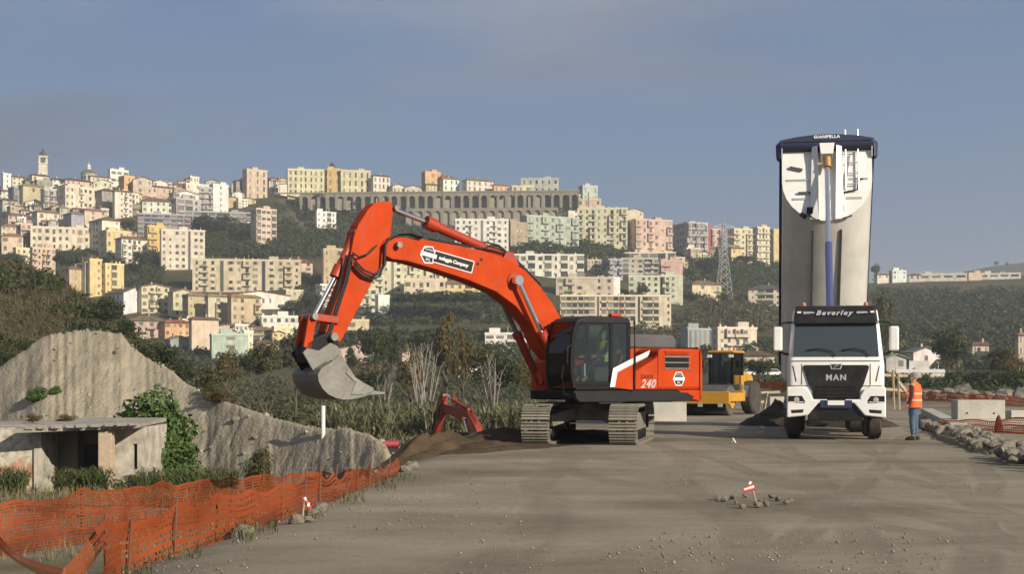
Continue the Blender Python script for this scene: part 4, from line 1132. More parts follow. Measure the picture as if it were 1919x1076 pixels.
YB = 0.12      # near face of the boom
BOOM = lpl([(716, 462), (722, 451), (735, 445), (790, 450), (850, 461), (905, 472), (950, 486), (985, 509), (1015, 541), (1040, 577), (1056, 606), (1066, 640), (1058, 672), (1036, 678), (1016, 655), (996, 612), (968, 577), (930, 549), (880, 528), (820, 508), (765, 492), (735, 488), (720, 480)], YB)
STICK = lpl([(690, 396), (702, 383), (720, 379), (735, 381), (738, 396), (733, 440), (728, 470), (716, 500), (690, 548), (662, 600), (640, 642), (627, 648), (614, 640), (610, 624), (622, 590), (646, 526), (658, 478), (664, 446), (672, 424)], YB - .05)
BUCK = lpl([(603, 693), (622, 681), (636, 668), (643, 672), (652, 688), (667, 710), (685, 722), (701, 730), (700, 738), (684, 746), (662, 751), (645, 752), (630, 749), (616, 742), (605, 731), (598, 718), (596, 705)], 0.47)
EAR = lpl([(570, 664), (578, 655), (600, 660), (622, 645), (636, 652), (645, 672), (634, 690), (606, 704), (588, 696)], 0.2)
SCYL = [lp(948, 484, -.1), lp(800, 418, -.1), lp(730, 391, -.1)]
BCYL = [lp(668, 440, -.1), lp(630, 522, -.1), lp(591, 596, -.1)]
LINK = [lp(591, 596, .2), lp(639, 603, .2), lp(581, 655, .2), lp(626, 634, .2), lp(584, 662, .2)]
MCYL = [lp(971, 528, .32), lp(1012, 616, .32)]
DECAL = lpl([(816, 472), (889, 493), (884, 514), (811, 493)], YB + .006)
HEX = [lp(804, 480, YB + .01)]

def arm_xz(p, q, f): return (p[0] + (q[0] - p[0]) * f, p[1] + (q[1] - p[1]) * f)

def excavator(loc, rz, under_rz, label, body_m, detail=True, scale=1.0):
    t = empty('excavator', loc, rz, label, 'excavator', None, (scale,) * 3)
    U = Matrix.Rotation(under_rz, 4, 'Z')
    # undercarriage
    gauge, sw, R, half = 2.10, 0.68, 0.46, 1.75
    for sy in (-1, 1):
        y = sy * gauge / 2
        b = MB(U)
        tr = b.prism([(-half, .2), (-half - .1, .48), (-half, .74), (half, .74), (half + .1, .48), (half, .2)], y - .17, y + .17).build('track_frame', dust_m, t, bevel=.02)
        b = MB(U)
        for cx in (-half, half): b.lathe([(.1, -.14), (.33, -.13), (.35, -.05), (.27, 0), (.35, .05), (.33, .13), (.1, .14)], (cx, y, .48), 'y', 18)
        for k in range(6): b.lathe([(.13, -.2), (.13, .2)], (-half + .5 + k * (2 * half - 1) / 5, y, .2), 'y', 10)
        b.lathe([(.18, -.22), (.18, .22)], (half, y, .48), 'y', 8); b.lathe([(.18, -.22), (.18, .22)], (-half, y, .48), 'y', 8)
        b.build('track_wheels', dgrey, t, smooth=35)
        # chain and shoes
        per = 4 * half + 2 * PI * (R - .05); ns = 46
        def at(sv):
            sv %= per; r = R - .05; z0 = .48
            if sv < 2 * half: return (-half + sv, z0 + r, 0)
            sv -= 2 * half
            if sv < PI * r: a = sv / r; return (half + r * math.sin(a), z0 + r * math.cos(a), a)
            sv -= PI * r
            if sv < 2 * half: return (half - sv, z0 - r, PI)
            sv -= 2 * half; a = PI + sv / r
            return (-half + r * math.sin(a), z0 + r * math.cos(a), a)
        b = MB(U)
        pts = [at(per * i / ns) for i in range(ns)]
        for i in range(ns):
            x0_, z0_, a0 = pts[i]; x1_, z1_, _ = pts[(i + 1) % ns]
            b.bar((x0_, y - .09, z0_ - .02), (x1_, y - .09, z1_ - .02), .05, .1); b.bar((x0_, y + .09, z0_ - .02), (x1_, y + .09, z1_ - .02), .05, .1)
        chain = b.build('track_chain', dust_m, t)
        if sy == -1 and 'shoe' not in MATS:
            sb = MB(); L = per / ns * .93
            sb.box(-L / 2, L / 2, -sw / 2, sw / 2, .02, .045)
            for gx_ in (-.36, 0, .36): sb.box(gx_ * L * 1.1 - .012, gx_ * L * 1.1 + .012, -sw / 2, sw / 2, .045, .085)
            MATS['shoe'] = sb.mesh('track_shoe', track_m)
        for i in range(ns):
            x_, z_, a = pts[i]
            o = link('track_shoe', MATS['shoe'], chain)
            o.matrix_local = U @ Matrix.Translation((x_, y, z_)) @ Matrix.Rotation(a, 4, 'Y')
    b = MB(U)
    b.prism([(-.75, .55), (-.6, .95), (.6, .95), (.75, .55)], -.62, .62)
    for sx in (-1, 1):
        for sy in (-1, 1): b.bar((sx * .55, sy * .4, .74), (sx * 1.15, sy * gauge / 2 * .9, .55), .42, .3)
    b.build('car_body', dust_m, t, bevel=.03)
    MB().lathe([(.62, .93), (.66, .95), (.66, 1.04), (.62, 1.06)], (0, 0, 0), 'z', 28).build('slew_ring', dgrey, t, smooth=30)
    # upper deck
    b = MB().prism([(.95, 1.06), (.95, 1.3), (-2.4, 1.3), (-2.4, 1.12), (-1.9, 1.06)], -1.33, 1.33); b.build('deck', dgrey, t, bevel=.02)
    MB().prism([(.952, 1.07), (1.5, 1.1), (1.58, 1.3), (.952, 1.3)], -.42, 1.33).build('deck_nose', dgrey, t, bevel=.02)
    MB().prism([(1.5, 1.02), (1.62, 1.12), (1.62, 1.24), (-1.9, 1.24), (-2.15, 1.14), (-2.05, 1.02)], 1.335, 1.47).build('side_skirt', mgrey if not detail else dgrey, t, bevel=.02)
    # engine housing (left side panel polygon across the machine)
    HS = [(-.20, 1.31), (-.18, 1.52), (-.26, 1.74), (-.62, 1.92), (-.98, 2.10), (-1.04, 2.26), (-1.14, 2.34), (-2.44, 2.34), (-2.44, 1.31)]
    MB().prism(HS, .52, 1.36).build('engine_cover', body_m, t, bevel=.045, seg=3)
    MB().prism([(.9, 1.31), (.9, 2.0), (.7, 2.12), (-.1, 2.15), (-.3, 2.36), (-2.44, 2.36), (-2.44, 1.31)], -1.36, .5).build('engine_cover', body_m, t, bevel=.045, seg=3)
    MB().prism([(-.32, 2.365), (-.28, 2.62), (-.4, 2.72), (-2.3, 2.72), (-2.42, 2.6), (-2.43, 2.365)], -1.25, .5).build('hood', mgrey, t, bevel=.05, seg=3)
    b = MB().lathe([(.06, 2.6), (.06, 3.05)], (-1.6, -.6, 0), 'z', 10); b.build('exhaust', black_p, t)
    # counterweight, rounded in plan
    def cw(z, k):
        pts = []
        for i in range(17):
            yy_ = -1.36 + 2.72 * i / 16
            r = 2.92 - k; xx_ = -math.sqrt(max(r * r - yy_ * yy_, 0)) if abs(yy_) < 1.25 else -math.sqrt(r * r - 1.25 ** 2) + (abs(yy_) - 1.25) * 1.1
            pts.append((xx_, yy_ * (1 - k * .05), z))
        return pts + [(-2.455, 1.36 - k * .05, z), (-2.455, -1.36 + k * .05, z)]
    MB().loft([cw(1.02, .14), cw(1.12, .03), cw(1.3, 0), cw(2.1, 0), cw(2.28, .03), cw(2.38, .14)]).build('counterweight', body_m, t, smooth=35)
    MB().prism([(-2.445, 1.0), (-2.445, 1.3), (-1.7, 1.3), (-1.9, 1.12)], 1.0, 1.365).build('side_cover', body_m, t, bevel=.03)
    if detail:
        # louvre with slats
        g = MB().box(-2.06, -1.27, 1.33, 1.364, 1.83, 2.27).build('louvre', black_p, t)
        for z in (1.83, 1.975, 2.12, 2.255): MB().box(-2.1, -1.23, 1.355, 1.385, z, z + .028).build('slat', body_m if z > 2.2 else steel_m, g)
        for z in (2.155, 2.19, 2.225): MB().box(-2.06, -1.27, 1.358, 1.378, z, z + .02).build('slat', body_m, g)
        b = MB()
        for xs in (-1.03,): b.box(xs - .008, xs + .008, 1.358, 1.366, 1.33, 2.3)
        b.box(-2.43, -1.02, 1.358, 1.366, 1.36, 1.372)
        b.build('panel_seam', black_p, t)
        # orange fender panel under the rear cab window, with the white and grey stripe along its top
        E1 = lpl([(1144, 728), (1150, 694), (1180, 679)], 1.40)
        MB().prism([E1[0], E1[1], E1[2], (-.21, E1[2][1] + .04), (-.21, 1.31)], 1.387, 1.402).build('fender_panel', body_m, t)
        S1 = lpl([(1143, 728), (1149, 693), (1180, 677), (1218, 659), (1215, 668), (1180, 686), (1157, 699), (1152, 728)], 1.40)
        S2 = lpl([(1153, 703), (1180, 689), (1215, 671), (1213, 667), (1180, 685), (1156, 698)], 1.41)
        MB().prism(S1, 1.404, 1.416).build('stripe', white_p, t)
        MB().prism(S2, 1.405, 1.414).build('stripe_band', silver, t)
        TM = lambda X_, Z_, yy_: frame_mat((X_, yy_, Z_), (-1, 0, 0), (0, 0, 1))
        text_mesh('lettering', 'ZAXIS', .135, black_p, t, TM(-.66, 1.63, 1.364), .15, .002, 1.15, .002)
        text_mesh('lettering', '240', .29, silver, t, TM(-.70, 1.45, 1.364), .35, .002, 1.1, .006)
        def badge(cx, cz, r, yy_, u=(-1, 0)):
            def hexa(rr, st=1.0): return [(cx + rr * math.cos(PI / 6 * 0 + i * PI / 3) , cz + rr * math.sin(i * PI / 3) * st) for i in range(6)]
            hx = MB().prism(hexa(r), yy_, yy_ + .004).build('badge', white_p, t)
            MB().prism(hexa(r * .86), yy_ + .004, yy_ + .007).build('badge_field', dgrey, hx)
            ux = Vector((u[0], 0, u[1])).normalized(); uz = Vector((-ux.z, 0, ux.x)); uz = uz if uz.z > 0 else -uz
            MB().obox((cx, yy_ + .008, cz), (r * 1.9, .005, r * .42), Matrix((ux, (0, 1, 0), uz)).transposed()).build('badge_band', white_p, hx)
            M0 = frame_mat((cx + uz.x * r * .5, yy_ + .008, cz + uz.z * r * .5), ux, uz); text_mesh('badge_lettering', 'FRATELLI', r * .28, white_p, hx, M0, 0, .002)
            M0 = frame_mat((cx - uz.x * r * .5, yy_ + .008, cz - uz.z * r * .5), ux, uz); text_mesh('badge_lettering', 'SRL', r * .4, white_p, hx, M0, 0, .002)
        badge(-1.72, 1.58, .2, 1.362)
        # boom decal
        dc = MB().prism(DECAL, YB - .002, YB + .006).build('boom_decal', dgrey, t)
        a, c = Vector((DECAL[0][0], 0, DECAL[0][1])), Vector((DECAL[1][0], 0, DECAL[1][1])); ux = (c - a).normalized()
        mid = sum((Vector((p[0], 0, p[1])) for p in DECAL), Vector()) / 4; uz = Vector((-ux.z, 0, ux.x)); uz = uz if uz.z > 0 else -uz
        text_mesh('decal_lettering', 'noleggio Company', .115, white_p, dc, frame_mat((mid.x, YB + .009, mid.z), ux, uz), .2, .002, .95, .004)
        b = MB()
        for i in range(4):
            p, q_ = DECAL[i], DECAL[(i + 1) % 4]; b.bar((p[0], YB + .008, p[1]), (q_[0], YB + .008, q_[1]), .008, .02)
        b.build('decal_border', white_p, dc)
        badge(HEX[0][0], HEX[0][1], .23, YB, (ux.x, ux.z))
    # boom, stick
    YF = YB - .52
    bo = MB().prism(BOOM, YF, YB).build('boom', body_m, t, bevel=.02)
    s_y0, s_y1 = YF + .08, YB - .05
    MB().prism(STICK, s_y0, s_y1).build('stick', body_m, t, bevel=.02)
    ym = (YB + YF) / 2
    def pin(p, r, w, m=steel_m, par=t): return MB().lathe([(r, ym - w), (r, ym + w)], (p[0], 0, p[1]), 'y', 14).build('pin', m, par, smooth=30)
    tip = arm_xz(BOOM[0], BOOM[21], .5); pin((BOOM[2][0] - .12, BOOM[2][1] - .2), .07, .42)
    pin(LINK[3], .09, .4); pin(LINK[0], .07, .36); pin((STICK[3][0] - .08, STICK[3][1] - .13), .06, .3)
    # stick cylinder on top of the boom
    c3 = lambda p, y=ym: (p[0], y, p[1])
    b = MB().tube(c3(SCYL[0]), c3(SCYL[1]), .115, .115, 14); b.tube(c3(SCYL[1]), c3(arm_xz(SCYL[1], SCYL[0], .12)), .16, .16, 14); b.lathe([(.13, -.16), (.13, .16)], (SCYL[0][0], ym, SCYL[0][1]), 'y', 14)
    b.prism([(SCYL[0][0] - .3, SCYL[0][1] - .2), (SCYL[0][0] + .25, SCYL[0][1] - .22), (SCYL[0][0] + .1, SCYL[0][1] + .1), (SCYL[0][0] - .12, SCYL[0][1] + .1)], ym - .2, ym - .14)
    b.prism([(SCYL[0][0] - .3, SCYL[0][1] - .2), (SCYL[0][0] + .25, SCYL[0][1] - .22), (SCYL[0][0] + .1, SCYL[0][1] + .1), (SCYL[0][0] - .12, SCYL[0][1] + .1)], ym + .14, ym + .2)
    b.build('stick_cylinder', orange_d, t, smooth=30)
    MB().tube(c3(SCYL[1]), c3(SCYL[2]), .06, .06, 12).build('cylinder_rod', chrome, t, smooth=30)
    b = MB().tube(c3(BCYL[0]), c3(BCYL[1]), .1, .1, 14); b.tube(c3(BCYL[1]), c3(arm_xz(BCYL[1], BCYL[0], .25)), .135, .135, 14); b.lathe([(.12, -.18), (.12, .18)], (BCYL[0][0], ym, BCYL[0][1]), 'y', 14)
    b.build('bucket_cylinder', orange_d, t, smooth=30)
    MB().tube(c3(BCYL[1]), c3(BCYL[2]), .055, .055, 12).build('cylinder_rod', chrome, t, smooth=30)
    if detail:
        b = MB()      # weld seams and cover plates on the boom and stick
        for (p, q_) in (((760, 452), (757, 489)), ((905, 474), (884, 527)), ((1003, 530), (962, 572))):
            a, c = lp(*p, YB + .003), lp(*q_, YB + .003); b.bar((a[0], YB + .003, a[1]), (c[0], YB + .003, c[1]), .012, .018)
        a, c = lp(700, 392, YB - .045), lp(672, 470, YB - .045); b.bar((a[0], YB - .048, a[1]), (c[0], YB - .048, c[1]), .012, .018)
        b.build('weld_seams', orange_d, t)['kind'] = 'stuff'
        for p in ((896, 497), (903, 489)):
            a = lp(*p, YB + .01); MB().lathe([(.035, YB), (.035, YB + .02)], (a[0], 0, a[1]), 'y', 8).build('grease_fitting', dgrey, t)
        a = lp(972, 528, .3); MB().lathe([(.2, .12), (.2, .16)], (a[0], 0, a[1]), 'y', 16).build('pin_boss', orange_d, t)
        for k_ in range(5):
            a = lp(1012 + k_ * 9, 545 + k_ * 12, .08); MB().box(a[0] - .03, a[0] + .03, -.3, .02, a[1], a[1] + .06).build('hose_clamp', dgrey, t)
    # links to the bucket
    b = MB()
    for yy_ in (s_y0 - .06, s_y1 + .06): b.bar(c3(LINK[0], yy_), c3(LINK[1], yy_), .05, .16)
    b.build('link', orange_d, t, bevel=.015)
    b = MB()
    for yy_ in (s_y0 + .02, s_y1 - .02): b.bar(c3(LINK[0], yy_), c3(LINK[2], yy_), .1, .2)
    b.build('push_link', body_m, t, bevel=.015)
    b = MB(); q0, q1 = LINK[4], LINK[3]
    b.prism([(q0[0] + .15, q0[1] - .05), (q0[0] + .05, q0[1] + .22), (q1[0] + .1, q1[1] + .1), (q1[0] - .15, q1[1] + .05), (q1[0] - .2, q1[1] - .28), (q0[0] + .05, q0[1] - .25)], ym - .24, ym + .24)
    b.build('quick_coupler', black_p, t, bevel=.03)
    # bucket: two side plates, curved shell and teeth
    w0, w1 = -.78, .47
    bk = MB()
    bk.prism(BUCK, w1 - .05, w1); bk.prism(BUCK, w0, w0 + .05)
    shell = BUCK[8:] + [BUCK[0], BUCK[1]]
    for yy_ in (ym - .3, ym + .24): MB().prism(EAR, yy_, yy_ + .06).build('bucket_ear', bucket_m if yy_ > ym else dgrey, t, bevel=.008)
    c_in = (sum(p[0] for p in BUCK) / len(BUCK), sum(p[1] for p in BUCK) / len(BUCK))
    inn = [(p[0] + (c_in[0] - p[0]) * .07, p[1] + (c_in[1] - p[1]) * .07) for p in shell]
    bk.prism(shell + inn[::-1], w0 + .05, w1 - .05)
    bkt = bk.build('bucket', bucket_m, t)
    b = MB().prism([arm_xz(BUCK[k], c_in, f) for k, f in ((4, .1), (5, .06), (6, .04), (7, .03), (8, .05), (9, .1), (10, .25), (6, .45), (4, .5))], w1, w1 + .022)
    b.build('wear_plate', steel_m, bkt, bevel=.008)
    T0, T1 = BUCK[8], (BUCK[8][0] - .34, BUCK[8][1] - .02)
    for k in range(5):
        yy_ = w0 + .1 + k * (w1 - w0 - .2) / 4
        MB().loft([[(T0[0] + .1, yy_ - .06, T0[1] + .06), (T0[0] + .1, yy_ + .06, T0[1] + .06), (T0[0] + .1, yy_ + .06, T0[1] - .06), (T0[0] + .1, yy_ - .06, T0[1] - .06)],
                   [(T1[0], yy_ - .03, T1[1] + .015), (T1[0], yy_ + .03, T1[1] + .015), (T1[0], yy_ + .03, T1[1] - .015), (T1[0], yy_ - .03, T1[1] - .015)]]).build('tooth', steel_m, bkt)
    # boom cylinders, one each side
    for yy_ in (.32, -.72):
        base = (1.05, 1.42); topp = MCYL[0]; midp = arm_xz(base, topp, .52)
        MB().tube(c3(base, yy_), c3(midp, yy_), .105, .105, 14).tube(c3(arm_xz(base, topp, .47), yy_), c3(midp, yy_), .13, .13, 14).build('boom_cylinder', orange_d, t, smooth=30)
        MB().tube(c3(midp, yy_), c3(topp, yy_), .062, .062, 12).lathe([(.12, -.07), (.12, .07)], (topp[0], yy_, topp[1]), 'y', 14).build('cylinder_rod', chrome if yy_ > 0 else steel_m, t, smooth=30)
    MB().lathe([(.09, -.76), (.09, .36)], (MCYL[0][0], 0, MCYL[0][1]), 'y', 12).build('pin', steel_m, t)
    # hoses
    hz = []
    for k in range(3):
        o_ = .05 * k
        hz.append([lp(1030, 560 - 12 * k, .1), lp(985, 505 - 8 * k, .1), lp(950, 478 - 9 * k, .1), lp(925, 470 - 8 * k, .1), lp(880, 464 - 3 * k, .1), lp(820, 452 - 2 * k, .1)])
    b = MB()
    for k, pts in enumerate(hz): b.path([(p[0], .0 - .12 * k, p[1]) for p in pts], .022, 6)
    b.path([(p[0], YB - .1, p[1]) for p in lpl([(905, 469), (920, 462), (940, 466), (952, 476), (958, 490)], YB - .1)], .02, 6)
    b.build('boom_hoses', rubber, t, smooth=50)
    b = MB()
    for k in range(3):
        e_ = 5 * k
        pts = lpl([(790, 449 - k), (765, 442 - k), (745, 443 - k), (728, 450), (720, 470 - e_), (718, 500), (712, 520 - e_), (698, 527 - e_), (680, 520 - e_), (668, 508 - e_), (662, 500 - e_)], YB + .05)
        b.path([(p[0], YB + .05 + .04 * k, p[1]) for p in pts], .024, 6)
    pts = lpl([(706, 462), (690, 478), (672, 484), (660, 476)], YB + .05); b.path([(p[0], YB + .07, p[1]) for p in pts], .022, 6)
    pts = lpl([(661, 480), (650, 530), (634, 578), (622, 618), (615, 636)], YB - .04)
    for k in range(2): b.path([(p[0] + .05 * k, YB - .01, p[1]) for p in pts], .024, 6)
    b.build('stick_hoses', rubber, t, smooth=50)
    pts = lpl([(660, 478), (648, 530), (632, 580), (619, 622)], YB - .04)
    b = MB(); b.path([(p[0] + .14, YB - .04, p[1] - .04) for p in pts], .03, 6); b.build('hose_guard', dgrey, t)
    # cab
    cx0, cx1, cy0, cy1 = -.14, 1.62, .36, 1.38
    fl = MB().prism([(cx0, 1.31), (cx0, 1.42), (cx1 - .02, 1.42), (cx1 - .08, 1.31)], cy0, cy1).build('cab_floor', black_p, t, bevel=.02)
    roof_poly = [(cx0, 2.98), (cx0 + .06, 3.08), (cx1 - .55, 3.10), (cx1 - .22, 3.04), (cx1 - .06, 2.94), (cx1 - .12, 2.90), (cx0, 2.92)]
    MB().prism(roof_poly, cy0, cy1).build('cab_roof', dgrey, t, bevel=.04, seg=3)
    fp = [(cx1 - .05, 1.36), (cx1 + .03, 1.7), (cx1 + .03, 2.2), (cx1 - .02, 2.6), (cx1 - .14, 2.96)]
    for yy_ in (cy0 + .04, cy1 - .05):
        b = MB()
        for i in range(4): b.bar((fp[i][0], yy_, fp[i][1]), (fp[i + 1][0], yy_, fp[i + 1][1]), .09, .1)
        b.build('pillar', black_p, t, bevel=.01)
        MB().box(cx0, cx0 + .1, yy_ - .045, yy_ + .045, 1.4, 2.95).build('pillar', black_p, t, bevel=.01)
        MB().box(.42, .50, yy_ - .045, yy_ + .045, 1.4, 2.95).build('pillar', black_p, t, bevel=.01)
    MB().prism([(cx0 + .1, 1.42), (cx0 + .1, 1.95), (.42, 1.62), (.42, 1.42)], cy1 - .08, cy1 - .01).build('cab_side_panel', black_p, t, bevel=.01)
    MB().prism([(.5, 1.42), (.5, 1.52), (cx1 - .02, 1.52), (cx1 - .04, 1.42)], cy1 - .08, cy1 - .01).build('door_sill', black_p, t, bevel=.01)
    dg = [(.5, 1.5), (cx1 - .02, 1.5), (fp[1][0] - .02, 1.7), (fp[2][0] - .02, 2.2), (fp[3][0] - .02, 2.6), (fp[4][0], 2.93), (.5, 2.93)]
    MB().prism(dg, cy1 - .03, cy1 - .022).build('door_glass', glass_d, t)
    MB().prism([(cx0 + .1, 1.9), (.42, 1.6), (.42, 2.93), (cx0 + .1, 2.93)], cy1 - .03, cy1 - .022).build('side_glass', glass_d, t)
    MB().prism(dg, cy0 + .02, cy0 + .028).build('side_glass', glass_d, t)
    b = MB()
    for i in range(4): b.bar((fp[i][0] + .03, (cy0 + cy1) / 2, fp[i][1]), (fp[i + 1][0] + .03, (cy0 + cy1) / 2, fp[i + 1][1]), cy1 - cy0 - .1, .008)
    b.build('windscreen', glass_dk, t)
    MB().box(cx0 + .02, cx0 + .03, cy0 + .1, cy1 - .1, 1.95, 2.92).build('rear_glass', glass_d, t)
    MB().box(cx0 + .005, cx0 + .05, cy0 + .1, cy1 - .1, 1.42, 1.94).build('rear_wall', black_p, t)
    if detail:
        MB().box(.1, .42, cy1 - .2, cy1 - .05, 3.095, 3.17).build('roof_lamp', red_l, t, bevel=.02)
        st_ = MB().prism([(.15, 1.75), (.65, 1.75), (.68, 1.88), (.28, 1.9), (.12, 2.6), (-.02, 2.62), (.05, 1.8)], .62, 1.12).build('seat', seat_m, t, bevel=.04)
        MB().prism([(.02, 2.62), (.12, 2.62), (.1, 2.85), (.0, 2.85)], .75, 1.0).build('headrest', seat_m, st_, bevel=.03)
        b = MB().box(.5, 1.0, .40, .58, 1.42, 1.9); b.box(.4, .9, 1.15, 1.3, 1.42, 1.85); b.build('console', mgrey, t, bevel=.03)
        for yy_ in (.52, 1.22): MB().path([(.95, yy_, 1.85), (1.0, yy_, 2.05), (1.02, yy_, 2.12)], .02, 8).build('joystick', black_p, t)
        MB().box(1.05, 1.2, .45, .6, 2.1, 2.35).build('monitor', dgrey, t, bevel=.02)
        b = MB().path([(.22, cy1 - .1, 2.2), (.12, cy1 - .1, 2.3), (.06, cy1 - .1, 2.12), (.2, cy1 - .1, 1.75)], .035, 8); b.build('seat_belt_bracket', red_l, t)
        # handrails, mirror, steps
        b = MB().path([(1.78, 1.42, 1.2), (1.95, 1.42, 1.22), (2.0, 1.42, 1.6), (1.95, 1.42, 2.1), (1.82, 1.42, 2.35), (1.66, 1.4, 2.4)], .022, 8); b.build('handrail', black_p, t, smooth=50)
        b = MB().path([(-.22, 1.42, 1.3), (-.22, 1.44, 2.2), (-.22, 1.42, 3.0)], .028, 8); b.build('handrail', black_p, t)
        for (x_, y_) in ((.35, -1.3),):
            b = MB().path([(1.0, -1.28, 2.1), (1.0, -1.28, 2.95), (.3, -1.28, 3.0), (.25, -1.28, 2.15)], .022, 8); b.path([(1.0, -1.28, 2.5), (.3, -1.28, 2.55)], .018, 6); b.build('handrail', black_p, t, smooth=50)
        b = MB().path([(-.35, .3, 2.36), (-.35, .3, 3.02), (-.75, .3, 3.05), (-.78, .3, 2.68)], .022, 8); b.path([(-.35, .3, 2.85), (-.76, .3, 2.87)], .02, 6); b.build('handrail', black_p, t, smooth=50)
        MB().box(-.62, -.42, .24, .44, 2.37, 2.58).build('work_lamp_bracket', black_p, t, bevel=.02)
        MB().box(-.56, -.48, .42, .455, 2.43, 2.53).build('work_lamp', white_p, t)
        b = MB().path([(2.0, 1.42, 1.9), (2.1, 1.6, 1.95), (2.12, 1.7, 2.0)], .015, 6); b.build('mirror_arm', black_p, t)
        MB().box(2.1, 2.14, 1.64, 1.8, 1.92, 2.26).build('mirror', black_p, t, bevel=.02)
        MB().box(1.2, 1.24, 1.2, 1.3, 1.65, 1.95).build('warning_label', white_p, t)
        MB().prism([(.9, .98), (.9, 1.06), (.3, 1.06), (.3, .98)], 1.1, 1.45).build('step', dgrey, t)
        MB().box(.35, .9, .8, 1.1, .82, 1.0).build('tool_box', mgrey, t, bevel=.02)
    return t

ex1 = excavator((EX.x, EX.y, 0.03), math.radians(215), math.radians(44), 'large orange tracked excavator with raised boom and grey bucket on the dirt road', orange)
ex2p = (( (912 - 960) / FPX * 88), 88.0, -4.75)
ex2 = excavator(ex2p, math.atan2(.85, -.53), math.radians(-30), 'faded red excavator working lower down behind the brown soil', red_p, False, .95)

# operator in the cab
op = empty('person', (EX.x, EX.y, 0.03), math.radians(215), 'excavator operator in a yellow vest seated inside the cab', 'person')
J = dict(pelvis=(.32, .87, 1.98, .15, .13), chest=(.30, .87, 2.25, .16, .12), sh=(.30, .87, 2.44, .13, .09), neck=(.31, .87, 2.53, .055), head=(.35, .87, 2.63, .085, .1), crown=(.35, .87, 2.74, .07, .08),
         ls=(.30, 1.07, 2.43, .065), le=(.5, 1.14, 2.2, .05), lh=(.78, 1.12, 2.12, .04), lf=(.9, 1.12, 2.12, .035),
         rs=(.30, .67, 2.43, .065), re=(.5, .60, 2.2, .05), rh=(.78, .62, 2.12, .04), rf=(.9, .62, 2.12, .035),
         lk=(.75, .98, 1.98, .085), la=(.95, .98, 1.6, .06), lt=(1.1, .98, 1.5, .05), rk=(.75, .76, 1.98, .085), ra=(.95, .76, 1.6, .06), rt=(1.1, .76, 1.5, .05))
BN = [('pelvis', 'chest'), ('chest', 'sh'), ('sh', 'neck'), ('neck', 'head'), ('head', 'crown'), ('sh', 'ls'), ('ls', 'le'), ('le', 'lh'), ('lh', 'lf'), ('sh', 'rs'), ('rs', 're'), ('re', 'rh'), ('rh', 'rf'), ('pelvis', 'lk'), ('lk', 'la'), ('la', 'lt'), ('pelvis', 'rk'), ('rk', 'ra'), ('ra', 'rt')]
skin_body('body', J, BN, skin_m, op)
jt = {k: (*v[:3], *[x * 1.12 for x in v[3:]]) for k, v in J.items() if k in ('pelvis', 'lk', 'la', 'rk', 'ra')}
skin_body('trousers', jt, [('pelvis', 'lk'), ('lk', 'la'), ('pelvis', 'rk'), ('rk', 'ra')], mat('work_trousers', (0.03, 0.035, 0.05), .9), op)
js = {k: (*J[k][:3], *[x * 1.15 for x in J[k][3:]]) for k in ('chest', 'sh', 'ls', 'le', 'lh', 'rs', 're', 'rh')}
skin_body('sweater', js, [('chest', 'sh'), ('sh', 'ls'), ('ls', 'le'), ('le', 'lh'), ('sh', 'rs'), ('rs', 're'), ('re', 'rh')], mat('dark_sweater', (0.05, 0.05, 0.05), .9), op)
def ring(cx, cy, z, rx, ry, n=14): return [(cx + rx * math.cos(2 * PI * i / n), cy + ry * math.sin(2 * PI * i / n), z) for i in range(n)]
ve = MB().loft([ring(.32, .87, 2.0, .17, .2), ring(.31, .87, 2.2, .18, .215), ring(.30, .87, 2.4, .165, .22), ring(.30, .87, 2.5, .10, .13)], caps=False).build('vest', ylw_vest, op, smooth=60)
for z in (2.1, 2.24): MB().loft([ring(.315, .87, z, .185, .222), ring(.313, .87, z + .05, .186, .223)], caps=False).build('reflective_band', refl_m, ve)
MB().loft([ring(.335, .87, 2.68, .095, .09), ring(.33, .87, 2.74, .095, .085), ring(.33, .87, 2.79, .05, .05)]).build('hair', hair_m, op, smooth=60)

# ------------------------------------------------------------------ dump truck
TA = math.radians(10.6)
truck = empty('dump_truck', ((1567 - 960) / FPX * 36.0, 36.0, 0.0), math.radians(270) - TA, 'white dump truck facing the viewer with its grey half pipe body tipped up', 'truck')
shell_m = mat('grey_body_paint', (0.66, 0.655, 0.62), 0.32, 0.1, var=0.15, vscale=0.9, dust=0.25)
navy = mat('navy_tarp', (0.022, 0.03, 0.075), 0.5, 0, var=0.2, vscale=2)
blackg = mat('gloss_black', (0.010, 0.011, 0.012), 0.3, dust=0.1)
navy_g = mat('navy_paint', (0.03, 0.035, 0.09), 0.35)
wind = mat('truck_windscreen', (0.04, 0.055, 0.06), 0.06, 0.0, spec=0.8)  # base colour lifted to paint in the reflection on the glass
tyre_m = mat('tyre', (0.03, 0.029, 0.027), 0.9, col2=(0.07, 0.064, 0.054), vscale=3)
def rr(x0, x1, hw, z, r=.14, n=4):
    pts = []
    for (cx, cy, a0) in ((x0 - r, hw - r, 0), (x1 + r, hw - r, 90), (x1 + r, -hw + r, 180), (x0 - r, -hw + r, 270)):
        for k in range(n + 1):
            a = math.radians(a0 + 90 * k / n); pts.append((cx + r * math.cos(a), cy + r * math.sin(a), z))
    return pts
MB().loft([rr(0, -2.2, 1.2, .95), rr(.04, -2.2, 1.225, 1.3), rr(.05, -2.2, 1.225, 1.95), rr(.0, -2.2, 1.205, 2.14), rr(-.27, -2.2, 1.12, 3.08), rr(-.38, -2.2, 1.08, 3.4), rr(-.6, -2.15, .98, 3.5)]).build('cab', white_p, truck, smooth=38)
